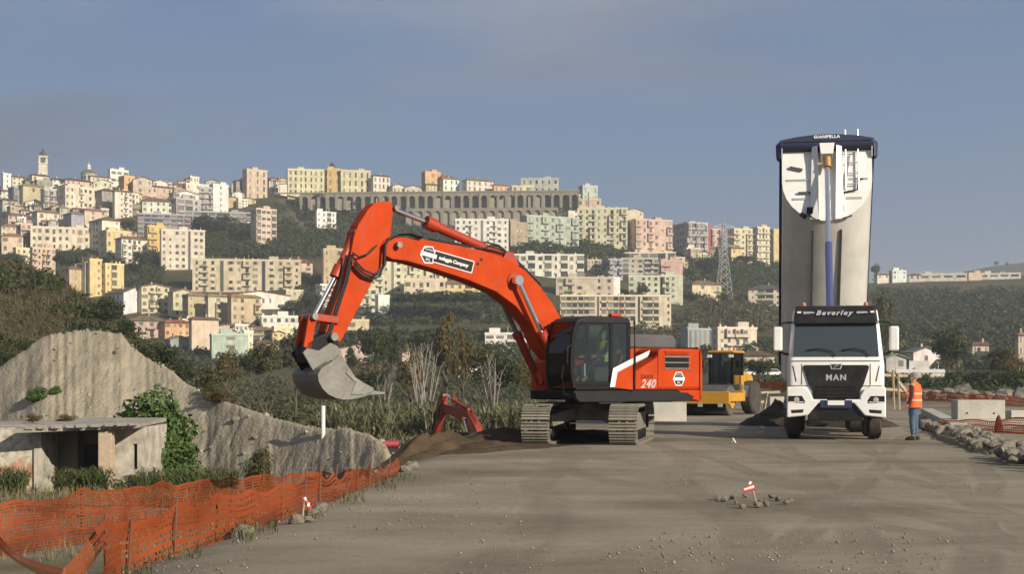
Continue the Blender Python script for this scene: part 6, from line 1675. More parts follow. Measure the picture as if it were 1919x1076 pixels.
for (a, b_), tpy in zip(nb, ntop):
    g_ = ground_at(a, b_, 6); nbase.append(g_ - Vector((0, 0, .03))); ntp.append(P(a + 4, tpy, g_.y + .05))
netting('net_fence', nbase, ntp, 'near orange plastic net fence along the left edge of the dirt road', 2, posts=.8, vs_=.06, hs_=.05, wob=.05)
fd = [(-90, 23.6), (-30, 24.6), (60, 26), (160, 28), (250, 30), (330, 32), (420, 34.5), (520, 37.5), (620, 40.5), (700, 43.5), (740, 46)]
ft = [955, 948, 936, 922, 911, 905, 897, 890, 884, 878, 868]
b0, t0 = [], []
for (a, dd), tpy in zip(fd, ft):
    x_ = (a - 960) / FPX * dd; z_ = terr1(x_, dd); b0.append((x_, dd, z_)); t0.append((x_, dd + .05, max(z_ + .6, P(a, tpy, dd).z)))
netting('net_fence', b0, t0, 'far orange net fence in front of the derelict hut and weeds', 5, posts=1.8, vs_=.07, hs_=.06, wob=.07)
netting('net_fence', pxline([(738, 885, 47), (760, 880, 49), (790, 866, 52)]), pxline([(741, 852, 47), (760, 852, 49), (790, 851, 52)]), 'short bright orange net at the end of the left fence', 8, posts=1.5)
netting('fallen_net', pxline([(-30, 1010, 13.4), (30, 1052, 12.8), (75, 1080, 12.2), (120, 1094, 12.0), (160, 1076, 12.2), (186, 1040, 12.8)]), pxline([(-30, 975, 13.4), (22, 1030, 12.8), (80, 1062, 12.2), (120, 1070, 12.0), (150, 1040, 12.2), (192, 985, 12.8)]), 'loose sagging orange net in the lower left corner', 3, vs_=.03, hs_=.018, wob=.025, cat='net')
netting('net_fence', pxline([(1748, 812, 43), (1800, 815, 42), (1850, 818, 41.5), (1900, 824, 40.8), (1975, 834, 39.5)]), pxline([(1748, 794, 43), (1800, 790, 42), (1850, 788, 41.5), (1900, 784, 40.8), (1975, 782, 39.5)]), 'sagging orange net in front of the grey concrete blocks at right', 6, wob=.07)
netting('net_fence', pxline([(1684, 752, 92), (1740, 752, 90), (1800, 755, 88), (1860, 760, 84), (1960, 768, 78)]), pxline([(1684, 736, 92), (1740, 735, 90), (1800, 737, 88), (1860, 741, 84), (1960, 748, 78)]), 'distant orange net fence behind the concrete blocks at right', 9, posts=3, vs_=.14, hs_=.1, wob=.05)
netting('net_fence', pxline([(1395, 728, 120), (1430, 728, 118), (1475, 728, 116)]), pxline([(1395, 716, 120), (1430, 716, 118), (1475, 716, 116)]), 'distant orange net fence between the roller and the truck', 10, posts=3, vs_=.16, hs_=.12)

# ------------------------------------------------------------------ worker
wp = P(1714, 826, 36.3); wp.z = 0.0
wk = empty('person', wp, math.atan2(.62, -.78), 'worker in orange vest and blue jeans standing beside the truck', 'person')
J = dict(pelvis=(0, 0, .97, .15, .12), waist=(0, 0, 1.12, .15, .115), chest=(.0, 0, 1.32, .175, .125), sh=(-.01, 0, 1.46, .13, .09), neck=(.0, 0, 1.53, .055), head=(.02, 0, 1.63, .08, .095), crown=(.02, 0, 1.72, .06, .075),
         ls=(-.01, .19, 1.44, .065), le=(-.03, .26, 1.15, .05), lh=(.08, .25, .93, .034), lf=(.12, .25, .86, .03), rs=(-.01, -.19, 1.44, .065), re=(.02, -.27, 1.16, .05), rh=(.2, -.22, 1.02, .034), rf=(.27, -.2, 1.0, .03),
         lk=(.02, .10, .53, .075), la=(-.02, .11, .1, .05), lt=(.14, .13, .04, .045), rk=(.03, -.11, .53, .075), ra=(.0, -.13, .1, .05), rt=(.16, -.15, .04, .045))
BN = [('pelvis', 'waist'), ('waist', 'chest'), ('chest', 'sh'), ('sh', 'neck'), ('neck', 'head'), ('head', 'crown'), ('sh', 'ls'), ('ls', 'le'), ('le', 'lh'), ('lh', 'lf'), ('sh', 'rs'), ('rs', 're'), ('re', 'rh'), ('rh', 'rf'), ('pelvis', 'lk'), ('lk', 'la'), ('la', 'lt'), ('pelvis', 'rk'), ('rk', 'ra'), ('ra', 'rt')]
skin_body('body', J, BN, skin_m, wk)
def sub(ks, f, m, name, bones):
    return skin_body(name, {k: (*J[k][:3], *[x * f for x in J[k][3:]]) for k in ks}, bones, m, wk)
sub(('pelvis', 'waist', 'lk', 'la', 'rk', 'ra'), 1.16, mat('blue_jeans', (0.075, 0.12, 0.19), .9, var=.3, vscale=9), 'jeans', [('pelvis', 'waist'), ('pelvis', 'lk'), ('lk', 'la'), ('pelvis', 'rk'), ('rk', 'ra')])
sub(('waist', 'chest', 'sh', 'ls', 'le', 'lh', 'rs', 're', 'rh'), 1.13, mat('maroon_sweater', (0.055, 0.02, 0.02), .9, var=.3, vscale=9), 'sweater', [('waist', 'chest'), ('chest', 'sh'), ('sh', 'ls'), ('ls', 'le'), ('le', 'lh'), ('sh', 'rs'), ('rs', 're'), ('re', 'rh')])
vo = mat('orange_vest', (0.85, 0.13, 0.03), .75, var=.15, vscale=6)
v_ = MB().loft([ring(0, 0, .86, .195, .225, 18), ring(0, 0, .93, .19, .22, 18), ring(0, 0, 1.1, .18, .205, 18), ring(0, 0, 1.32, .185, .225, 18), ring(-.01, 0, 1.45, .14, .215, 18), ring(-.01, 0, 1.51, .08, .11, 18)], caps=False).build('vest', vo, wk, smooth=60)
for z in (1.03, 1.2): MB().loft([ring(0, 0, z, .19, .219, 18), ring(0, 0, z + .05, .19, .219, 18)], caps=False).build('reflective_band', mat('pale_orange_tape', (.8, .45, .3), .5), v_)
MB().loft([ring(.0, 0, 1.62, .095, .085), ring(.0, 0, 1.70, .10, .09), ring(.01, 0, 1.76, .085, .075), ring(.01, 0, 1.79, .03, .03)]).build('hair', hair_m, wk, smooth=60)
for k_, y_ in (('l', .12), ('r', -.14)):
    MB().loft([[(-.09, y_ - .05, .0), (-.09, y_ + .05, .0), (-.08, y_ + .045, .12), (-.08, y_ - .045, .12)], [(.06, y_ - .055, .0), (.06, y_ + .055, .0), (.05, y_ + .05, .12), (.05, y_ - .05, .12)], [(.2, y_ - .045, .0), (.2, y_ + .045, .0), (.19, y_ + .035, .06), (.19, y_ - .035, .06)]]).build('shoe', mat('dark_boots', (.05, .045, .04), .8), wk, bevel=.02)
# face: nose, ears
MB().loft([[(.10, -.015, 1.61), (.10, .015, 1.61), (.09, .0, 1.66)], [(.135, -.008, 1.612), (.135, .008, 1.612), (.115, 0, 1.625)]]).build('nose', skin_m, wk)
for s in (-1, 1): MB().lathe([(.02, s * .085), (.03, s * .095), (.01, s * .1)], (.02, 0, 1.63), 'y', 8).build('ear', skin_m, wk)

# ------------------------------------------------------------------ rocks, blocks and site bits
rock_m = mat('rubble_rock', (0.13, 0.115, 0.09), .95, 0, col2=(.25, .225, .18), vscale=2.5, bump=.6, bscale=7)
def rock_mesh(seed):
    bm = bmesh.new(); bmesh.ops.create_icosphere(bm, subdivisions=2, radius=1)
    for v in bm.verts:
        k = 1 + .5 * mnoise.noise(v.co * 1.1 + Vector((seed * 3.1, 0, 0))) + .18 * mnoise.noise(v.co * 3 + Vector((0, seed, 0)))
        v.co *= k; v.co.z *= .72
    bmesh.ops.dissolve_limit(bm, angle_limit=math.radians(9), verts=bm.verts, edges=bm.edges)
    me = bpy.data.meshes.new('rock'); bm.to_mesh(me); bm.free(); me.materials.append(rock_m); return me
ROCKS = [rock_mesh(i) for i in range(7)]
rr_ = random.Random(5)
def rock(x, y, s, label, group, z=None):
    z = terr1(x, y) + (.1 if group == 'rocks along the right road edge' else 0) if z is None else z
    o = link('rock', rr_.choice(ROCKS), None, (x, y, z + s * .25), (rr_.uniform(-.5, .5), rr_.uniform(-.5, .5), rr_.uniform(0, 6.3)), (s * rr_.uniform(.8, 1.3), s * rr_.uniform(.8, 1.2), s * rr_.uniform(.75, 1.2)))
    return tag(o, label, 'rock', group)
for k in range(110):
    f = rr_.random(); x = 9.15 + (13.6 - 9.15) * f + rr_.uniform(-.15, .75); y = 24.0 + (46 - 24.0) * f + rr_.gauss(0, .35)
    rock(x, y, rr_.uniform(.08, .22), 'rough grey rock in the rubble row along the right road edge', 'rocks along the right road edge')
for k in range(46):
    a = rr_.uniform(1690, 1960); dd = rr_.uniform(104, 128); rock((a - 960) / FPX * dd, dd, rr_.uniform(.35, .95), 'pale boulder in the heap behind the distant orange net', 'boulders behind the distant orange net')
for (a, b_, s) in ((700, 895, .12), (600, 957, .1), (716, 901, .09), (585, 966, .08), (770, 880, .14), (760, 884, .1), (460, 1000, .11), (447, 1004, .08)):
    g_ = ground_at(a, b_); rock(g_.x, g_.y, s, 'small pale stone at the foot of the near orange fence', 'stones along the near orange fence')
for (a, b_) in ((1345, 936), (1362, 939), (1372, 934), (1382, 944), (1400, 932), (1422, 941), (1432, 947), (1445, 933), (1458, 938), (1470, 944), (1485, 941), (1424, 949), (1392, 950)):
    g_ = ground_at(a + rr_.uniform(-4, 4), b_); rock(g_.x, g_.y, rr_.uniform(.025, .055), 'small stone around the taped stake in the road', 'stones around the taped stake')
for (a, b_, s) in ((222, 664, .22), (300, 725, .16), (440, 790, .2), (396, 845, .12), (385, 812, .1), (280, 790, .12), (480, 830, .14), (350, 770, .1)):
    g_ = mound_at(a, b_); rock(g_.x, g_.y, s, 'pale stone lying on the soil mound', 'stones on the soil mound', g_.z)

conc = mat('precast_concrete', (0.46, 0.44, 0.39), .9, 0, var=.25, vscale=1.5, bump=.2, bscale=10)
def block(a, b_, dd, w, dp, h, label, rz=0.0, z=None, name='concrete_block', cat='block'):
    p = P(a, b_, dd); t = MB().box(-w / 2, w / 2, -dp / 2, dp / 2, 0, h)
    o = t.build(name, conc, None, bevel=.02, loc=(p.x, p.y, (0.0 if z is None else z)), rz=rz)
    return tag(o, label, cat)
block(1838, 806, 45.0, 1.75, .9, .30, 'lower flat concrete block under the upright one at right', math.radians(-4))
o = block(1833, 790, 45.0, 1.5, .85, .62, 'upright pale concrete block stacked on the flat one at right', math.radians(-4), .302)
for s in (-.45, .4):
    MB().lathe([(.03, -.44), (.03, -.41)], (s, 0, .2), 'y', 8).build('lifting_hole', dgrey, o)
block(1902, 792, 46.5, .62, .6, .55, 'small concrete block right of the stacked pair', 0.2)
block(1243, 778, 52.0, 1.7, .45, .72, 'cream concrete barrier behind the excavator tracks', .05, 0.0, 'concrete_barrier', 'barrier')
block(1454, 772, 66.0, .7, .5, .75, 'pale concrete block left of the truck', .1)
# long concrete kerb running away to the right of the worker
p0, p1 = P(1737, 772, 62), P(1797, 811, 41.5); p0.z = .15; p1.z = .15
o = MB().bar((0, 0, .14), tuple(p1 - p0 + Vector((0, 0, .14 - (p1 - p0).z))), .5, .28).build('concrete_kerb', conc, None, bevel=.02, loc=(p0.x, p0.y, 0)); tag(o, 'long pale concrete kerb beam running away behind the worker', 'kerb')
wood = mat('pale_timber', (0.45, 0.36, 0.24), .85, 0, var=.3, vscale=4)
def frame(pts, dd, label, name='timber_barrier', cat='barrier'):
    t = empty(name, P(pts[0][0][0], 709, dd) * 1.0, 0, label, cat); o_ = Vector(t.location); 
    for (a, c) in pts:
        p, q_ = P(a[0], a[1], dd) - o_, P(c[0], c[1], dd + .15) - o_
        MB().bar(p, q_, .07, .12).build('plank', wood, t)
    return t
frame([((1652, 703), (1716, 705)), ((1674, 694), (1676, 768)), ((1684, 700), (1686, 768)), ((1660, 730), (1704, 732)), ((1684, 715), (1708, 745)), ((1710, 700), (1712, 766))], 60.5, 'pale timber barrier posts between the truck and the worker')
frame([((1402, 737), (1462, 735)), ((1404, 755), (1440, 753)), ((1438, 737), (1432, 768)), ((1406, 737), (1405, 766))], 70.0, 'pale timber barrier rails right of the road roller')
# taped stakes
tape_w, tape_r = mat('white_tape', (.75, .74, .72), .6), mat('red_tape', (.5, .05, .05), .6)
def stake(a, b_, hpx, label, bend=0.0):
    g_ = ground_at(a, b_); h = hpx / FPX * g_.y
    t = empty('marker_stake', g_, 0, label, 'stake')
    MB().tube((0, 0, -.1), (bend * .1, 0, h), .012, .01, 6).build('stick', wood, t)
    for k in range(4): MB().path([(bend * .1 + .02 * k, 0, h - .03 * k), (bend * .1 + bend * .035 * (k + 1), -.02, h - .03 - .035 * k)], [.02, .014], 6).build('tape', tape_w if k % 2 == 0 or hpx < 12 else tape_r, t)
    return t
stake(565, 978, 44, 'stake with red and white tape in front of the near orange fence', .4)
stake(1420, 938, 34, 'stake with drooping red and white tape in the middle of the road', -.9)
stake(1370, 832, 10, 'small fallen white tape marker near the truck shadow', .5)
for (a, b_, w) in ((555, 980, .09), (575, 978, .07)):
    g_ = ground_at(a, b_); rock(g_.x, g_.y, w, 'pale stone at the foot of the taped stake by the fence', 'stones at the fence stake')
# white plastic pipe
g_ = mound_at(607, 818)
o = MB().lathe([(.10, -.6), (.10, 1.45), (.085, 1.45), (.085, 1.2)], (0, 0, 0), 'z', 16).build('pipe', mat('white_pvc', (.7, .7, .66), .5), None, smooth=30, loc=(g_.x, g_.y, g_.z - .05)); tag(o, 'white plastic pipe standing upright under the bucket', 'pipe')
# stake draped with dark red net by the blocks
g_ = P(1872, 812, 42); t = empty('draped_stake', (g_.x, g_.y, 0), 0, 'stake draped with dark red cloth in front of the concrete blocks', 'stake')
MB().tube((0, 0, -.1), (0, 0, .52), .02, .02, 6).build('stick', post_m, t)
MB().lathe([(.14, .02), (.12, .2), (.09, .34), (.05, .46), (.02, .5)], (0, 0, 0), 'z', 9).build('cloth', mat('dark_red_cloth', (.12, .02, .02), .9), t)
# red fuel tank and white tools on the low ground
g_ = P(733, 826, 70); t = empty('fuel_tank', (g_.x, g_.y, -2.0), .3, 'small red tank on the low ground left of the far excavator', 'tank')
MB().lathe([(.1, -.4), (.2, -.38), (.2, .38), (.1, .4)], (0, 0, .3), 'x', 14).build('tank', mat('red_tank', (.25, .03, .035), .6), t, smooth=30)
MB().box(-.5, .5, -.2, .2, -1.4, .08).build('stand', dgrey, t)

# gravel on the road
rng = np.random.default_rng(21); N_ = 3000
py_ = 838 + (1090 - 838) * rng.random(N_) ** 1.0; pxs = rng.uniform(120, 1960, N_); kk_ = np.array([mnoise.noise((a * .004, b * .012, 2.0)) for a, b in zip(pxs, py_)]) > .02; pxs, py_ = pxs[kk_], py_[kk_]; N_ = len(pxs); dds = CAMZ * FPX / (py_ - HZ)
xs = (pxs - 960) / FPX * dds; zs = terr(xs, dds) + .02; sz = rng.uniform(.004, .012, N_) * rng.choice([1, 1, 1, 1.8], N_)
oc = np.array([(1, 0, 0), (0, 1, 0), (-1, 0, 0), (0, -1, 0), (0, 0, .8), (0, 0, -.8)], float)
vv = oc[None] * sz[:, None, None] * rng.uniform(.7, 1.3, (N_, 6, 1)) + np.stack([xs, dds, zs], 1)[:, None, :]
tri = np.array([(0, 1, 4), (1, 2, 4), (2, 3, 4), (3, 0, 4), (1, 0, 5), (2, 1, 5), (3, 2, 5), (0, 3, 5)])
tag(link('gravel', np_mesh('gravel', vv.reshape(-1, 3), (tri[None] + 6 * np.arange(N_)[:, None, None]).reshape(-1, 3), mat('gravel_stone', (0, 0, 0), .95, island=[(.13, .12, .1), (.2, .185, .15), (.3, .275, .23)]))), 'loose gravel scattered over the dirt road', None, None, 'stuff')

# parked cars
def car(a, b_, dd, col, label, rz):
    p = P(a, b_, dd); x = p.x; t = empty('parked_car', (x, dd, p.z), rz, label, 'car', 'cars parked behind the site')
    m = mat('car_paint_' + str(int(col[0] * 100)), col, .3, coat=.4)
    MB().prism([(2.0, .3), (2.05, .7), (1.2, .86), (.6, 1.4), (-1.2, 1.42), (-1.9, .9), (-2.05, .6), (-2.0, .3)], -.85, .85).build('body', m, t, bevel=.06)
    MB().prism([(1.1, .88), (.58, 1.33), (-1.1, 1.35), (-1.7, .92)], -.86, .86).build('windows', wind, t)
    for x_ in (-1.25, 1.25):
        for y_ in (-.8, .8): MB().lathe([(.3, -.1), (.31, 0), (.3, .1)], (x_, y_, .31), 'y', 14).build('wheel', tyre_m, t)
car(1406, 706, 262, (.6, .6, .6), 'silver parked car right of the road roller', .4)
car(1428, 706, 262, (.7, .7, .7), 'white parked car below the dark bush', .2)
car(1449, 706, 262, (.72, .72, .7), 'white parked car at the left of the truck', .1)

# ------------------------------------------------------------------ vegetation
def plant_on(key, p, w, h, label, cat='shrub', name='shrub', group=None):
    t = empty(name, p, random.uniform(0, 6.28), label, cat, group, (w, w, h)); c, tr_ = TREE[key]; link('crown', c, t); link('trunk', tr_, t); return t
x_ = hx(278, 61.0); plant_on('fig', Vector((hx(276, 65.5), 65.5, -3.4)), 5.2, 5.0, 'large bright green fig bush behind the hut')
plant_on('fig', Vector((hx(322, 62.5), 62.5, -3.4)), 3.4, 2.9, 'lower right lobe of green fig bush beside the hut end wall')
g_ = mound_at(72, 748); plant_on('fig', g_ - Vector((0, 0, .35)), 1.7, 1.1, 'sprawling green plant on the face of the soil mound')
g_ = mound_at(104, 742); plant_on('fig', g_ - Vector((0, 0, .25)), .9, .7, 'small green plant beside the sprawling one on the mound')
for (a, dd, w, h, k, lb) in ((62, 60, .9, .5, 'bush_a', 'dry brown weed on the left of the hut roof'), (122, 60.5, 1.2, .45, 'bush_a', 'dry brown weed on the middle of the hut roof')):
    plant_on(k, Vector((hx(a, dd), dd, -.3)), w, h, lb)
for (a, b_, w, h, k, lb) in ((490, 900, 75, 82, 'bush_o', 'dark straggly bush at the foot of the mound behind the net fence'), (472, 895, 40, 60, 'bush', 'small dark bush left of the straggly one at the mound foot')):
    dd = 47.0; x = (a - 960) / FPX * dd; p = Vector((x, dd, terr1(x, dd))); plant_on(k, p, w / FPX * dd, P(a, b_ - h, dd).z - p.z, lb)
for (a, b_, w, h, k, lb) in ((412, 762, 60, 38, 'bush_a', 'rusty brown bush on the right shoulder of the mound'), (395, 745, 50, 40, 'bush_o', 'olive bush on the right shoulder of the mound')):
    g_ = mound_at(a, b_); plant_on(k, g_ + Vector((0, 0, -.1)), w / FPX * g_.y, h / FPX * g_.y, lb)
# single trees of the middle distance: key, px, foot py, distance, width px, height px, label
TR = [('oak1', 300, 720, 130, 110, 92, 'dense dark green tree right behind the mound'), ('oak3', 345, 735, 125, 70, 70, 'dark green tree below the bare peach tower house'),
 ('olive', 395, 740, 128, 90, 60, 'low olive tree right of the mound crest'), ('autumn', 430, 725, 170, 80, 75, 'brown autumn tree in front of the mint green house'),
 ('oak2', 500, 722, 150, 80, 90, 'round olive green tree left of the bucket'), ('oak1', 468, 712, 190, 60, 60, 'dark tree in front of the peach arched window house'),
 ('oak2', 555, 720, 190, 80, 110, 'tall olive green tree behind the bucket'), ('bush_a', 620, 735, 150, 90, 50, 'brown bush below the bucket'),
 ('oak1', 690, 745, 150, 100, 60, 'low dark tree right of the bucket tip'), ('autumn', 770, 742, 150, 90, 100, 'brownish thin tree in the middle of the valley'),
 ('autumn', 838, 730, 165, 80, 150, 'tall rusty autumn tree left of the boom cylinder'), ('autumn', 868, 735, 160, 70, 130, 'second rusty autumn tree left of the boom cylinder'),
 ('oak2', 910, 742, 150, 100, 100, 'olive green tree in front of the white low house'), ('oak1', 950, 750, 140, 90, 95, 'dark green tree left of the excavator cab'),
 ('autumn', 985, 745, 150, 70, 80, 'brown tree touching the excavator tracks'), ('tall', 735, 700, 260, 60, 110, 'dark slender tree under the boom'),
 ('oak3', 800, 690, 280, 110, 80, 'dark wide tree under the boom'), ('oak3', 700, 690, 250, 90, 80, 'dark tree right of the yellow house'),
 ('tall', 660, 700, 240, 50, 70, 'dark slender tree left of the yellow house'), ('oak1', 590, 640, None, 60, 75, 'dark tree behind the bucket link'),
 ('oak3', 545, 600, None, 60, 40, 'dark tree right of the red roofed hall'), ('oak1', 580, 598, None, 60, 55, 'tall dark tree left of the bucket cylinder rod'),
 ('pine', 130, 545, None, 62, 72, 'big umbrella pine in front of the left town'), ('pine', 12, 545, None, 80, 68, 'umbrella pine at the left edge'),
 ('pine', 775, 600, None, 90, 50, 'wide umbrella pine under the boom, left one'), ('pine', 840, 604, None, 120, 56, 'wide umbrella pine under the boom, middle one'),
 ('pine', 905, 606, None, 90, 58, 'wide umbrella pine under the boom, right one'),
 ('oak1', 238, 445, None, 40, 40, 'dark round tree right of the pale tower house'), ('oak3', 222, 520, None, 40, 40, 'dark tree below the pale rounded block'),
 ('oak1', 268, 512, None, 50, 50, 'dark tree left of the cream six storey tower'), ('oak3', 385, 440, None, 70, 40, 'dark tree in front of the long grey balcony building'),
 ('oak2', 425, 442, None, 60, 42, 'olive tree in front of the long grey balcony building'), ('cypress', 640, 410, None, 14, 40, 'slim cypress on the green slope'),
 ('oak1', 548, 392, None, 30, 22, 'dark tree in the archway at the left end of the arched wall'), ('oak3', 785, 390, None, 26, 24, 'dark tree in front of an arch of the wall'),
 ('oak3', 668, 398, None, 40, 26, 'dark tree in front of the middle arches'), ('oak2', 990, 396, None, 30, 22, 'olive tree in front of the right arches'), ('oak1', 720, 408, None, 60, 26, 'low dark tree at the foot of the arched wall'), ('oak1', 600, 385, None, 44, 30, 'dark tree in front of the left arches'), ('oak1', 1145, 522, None, 40, 36, 'dark tree left of the blue grey block'),
 ('oak3', 1205, 560, None, 30, 30, 'dark tree in front of the pinkish white block'), ('oak1', 1325, 530, None, 60, 55, 'dark tree left of the pylon'),
 ('tall', 1343, 490, None, 22, 34, 'dark pointed tree at the foot of the pink balcony block'), ('oak1', 1300, 575, None, 30, 30, 'dark bush right of the very long cream block'),
 ('oak3', 1355, 572, None, 30, 26, 'dark bush at the foot of the pylon'), ('oak1', 1400, 500, None, 50, 26, 'dark trees at the foot of the yellow tower blocks'),
 ('oak1', 1425, 714, 205, 70, 48, 'dark round bush in front of the brown roofed house'), ('oak2', 1388, 712, 210, 36, 42, 'olive bush right of the road roller cab'),
 ('oak2', 1655, 690, 330, 60, 155, 'tall olive tree right of the tipped truck body'), ('oak1', 1640, 690, 320, 60, 120, 'dark tree touching the truck cab roof'),
 ('oak3', 1778, 700, 235, 92, 92, 'big dark cedar with a broad crown in front of the white gabled house'), ('oak2', 1880, 715, 210, 70, 70, 'olive tree at the right edge'),
 ('bush_a', 1905, 720, 200, 60, 70, 'brownish tree at the right edge'), ('bush', 1845, 722, 190, 80, 40, 'dark bush right of the cedar'),
 ('bush', 1800, 722, 195, 70, 34, 'dark hedge below the cedar'), ('bush', 1900, 728, 170, 90, 44, 'dark shrub mass at the right edge'),
 ('oak1', 1868, 500, 1900, 12, 12, 'lone round tree on the far right ridge, left one'), ('oak1', 1888, 500, 1900, 8, 10, 'lone round tree on the far right ridge, right one'),
 ('oak1', 1640, 520, None, 26, 28, 'dark tree at the left end of the right ridge'), ('oak3', 200, 620, 165, 90, 70, 'dark tree on the left shoulder'),
 ('oak1', 240, 640, 160, 50, 50, 'dark tree at the edge of the mound crest'), ('olive', 150, 600, 190, 70, 50, 'grey green tree on the left shoulder'),
 ('bush', 10, 690, 120, 70, 50, 'dark green shrub left of the mound'), ('bush', 55, 660, 130, 40, 30, 'dark shrub at the left of the mound crest')]
for (k, a, b_, dd, w, h, lb) in TR:
    tree(k, a, b_, dd, w, h, lb, 'shrub' if k.startswith('bush') else 'pine' if k == 'pine' else 'tree')

# bare pale saplings
def bare(a, b_, dd, hpx, label, seed):
    x = (a - 960) / FPX * dd; z0 = terr1(x, dd); h = P(a, b_ - hpx, dd).z - z0; rg = random.Random(seed)
    t = empty('bare_tree', (x, dd, z0), 0, label, 'tree'); b = MB()
    for k in range(7):
        sx, sy = rg.uniform(-.35, .35), rg.uniform(-.3, .3); e_ = (sx * h * .42, sy * h * .4, h * rg.uniform(.75, 1))
        mid = (e_[0] * .35, e_[1] * .35, e_[2] * .5)
        b.path([(0, 0, -.2), mid, e_], [.09, .06, .02], 5)
        for j in range(5):
            f = rg.uniform(.4, .9); s_ = Vector(mid).lerp(Vector(e_), f); b.path([s_, s_ + Vector((rg.uniform(-.6, .6), rg.uniform(-.4, .4), rg.uniform(.5, 1.2)))], [.03, .01], 4)
    b.build('branches', pale_bark, t)
bare(785, 752, 140, 120, 'bare pale sapling in the middle of the valley', 1); bare(800, 748, 142, 110, 'second bare pale sapling right of the first', 2)
bare(925, 748, 138, 95, 'bare sapling left of the excavator cab', 3); bare(720, 752, 145, 70, 'thin bare sapling right of the bucket', 4)

# masses of scrub
scrub('hillside_scrub', [(380, 700, 405, 482, 520, 2.0, 4.5), (515, 610, 378, 402, 70, 1.8, 3.5), (690, 850, 392, 478, 330, 2.0, 4.5), (930, 1185, 452, 484, 220, 1.8, 3.8), (1285, 1368, 470, 562, 210, 2, 4.5), (1362, 1475, 488, 548, 230, 2, 4.5),
                         (195, 305, 470, 540, 150, 1.5, 3.5), (560, 605, 515, 610, 120, 1.5, 3.5), (1120, 1172, 486, 522, 60, 1.6, 3.2), (340, 480, 420, 482, 160, 2, 4), (100, 165, 470, 560, 60, 1.5, 3.2), (700, 960, 570, 610, 200, 2.0, 4.0), (560, 760, 380, 400, 60, 1.6, 3.0), (1085, 1180, 455, 482, 60, 1.5, 3)],
      leaf_a, 'dark scrub covering the green slopes between the houses', 31, dmin=285)
scrub('dry_slope_scrub', [(1290, 1470, 556, 625, 260, 1.5, 3.5), (470, 700, 400, 480, 120, 1.4, 3), (1360, 1475, 500, 560, 90, 1.5, 3), (1020, 1300, 590, 640, 140, 1.6, 3.2)], leaf_b, 'olive brown scrub on the dry slopes', 32, dmin=285)
scrub('valley_wood', [(540, 1060, 590, 690, 520, 2.0, 4.2), (240, 560, 655, 700, 170, 1.6, 3.4), (1040, 1460, 640, 700, 260, 1.6, 3.6)], leaf_a, 'dark mixed wood filling the valley floor', 33, leaves=70, dmin=230, dmax=520)
scrub('autumn_wood', [(560, 1060, 640, 700, 170, 1.6, 3.6), (1040, 1480, 660, 704, 120, 1.4, 3.0)], leaf_c, 'brownish autumn trees mixed into the valley wood', 34, leaves=70, dmin=200, dmax=420)
scrub('hillside_wood', [(1636, 1960, 552, 640, 700, 2.6, 5.0), (1636, 1960, 540, 556, 90, 1.5, 2.4), (1636, 1960, 640, 690, 200, 2.0, 4.0)], leaf_a, 'dark hazy wood covering the right hillside', 35, leaves=64, dmin=280)
scrub('lighter_wood', [(1636, 1960, 552, 690, 150, 2.0, 4.2)], leaf_b, 'lighter trees in the wood on the right hillside', 36, leaves=64, dmin=280)  # paler olive leaf colour than the dark wood around it
scrub('shoulder_scrub', [(-60, 250, 525, 690, 120, .3, .9), (-60, 120, 500, 530, 30, .8, 1.6)], leaf_b, 'brown and olive scrub on the left shoulder', 37, leaves=60, dmin=85, dmax=300)
scrub('shoulder_bushes', [(110, 250, 570, 680, 34, .9, 2.0), (-40, 60, 640, 700, 18, .9, 1.6), (-60, 200, 515, 550, 22, 1.2, 2.2)], leaf_a, 'dark bushes on the left shoulder', 38, leaves=120, dmin=85, dmax=300, lsize=.14)
scrub('valley_bushes', [(380, 1010, 705, 800, 260, .7, 1.9)], leaf_b, 'olive bushes on the low ground behind the mound', 39, leaves=110, dmin=84, dmax=240, lsize=.13)
scrub('valley_bushes_dark', [(240, 1010, 700, 775, 120, .8, 2.0)], leaf_a, 'dark bushes on the low ground behind the mound', 40, leaves=110, dmin=90, dmax=240, lsize=.13)
scrub('brown_bushes', [(600, 1010, 700, 760, 70, .8, 1.8)], leaf_c, 'rusty bushes on the low ground', 41, leaves=110, dmin=90, dmax=240, lsize=.13)

scrub_d('valley_thicket', [(220, 1060, 128, 260, 520, .8, 2.2), (300, 1060, 240, 400, 420, 1.2, 2.8), (560, 1040, 150, 230, 160, 1.0, 2.6)], leaf_b, 'olive thicket filling the valley between reeds and houses', 42)
scrub_d('valley_thicket_dark', [(220, 1060, 135, 280, 260, .9, 2.6), (300, 1060, 260, 430, 300, 1.4, 3.4)], leaf_a, 'dark green thicket filling the valley between reeds and houses', 43)
scrub_d('valley_thicket_brown', [(450, 1060, 130, 330, 200, .8, 2.2)], leaf_c, 'rusty thicket in the valley', 44)
scrub_d('hedge_thicket', [(1290, 1500, 150, 330, 110, .6, 1.6), (1640, 1960, 150, 330, 150, .7, 1.8)], leaf_a, 'dark hedges behind the right half of the site', 45)

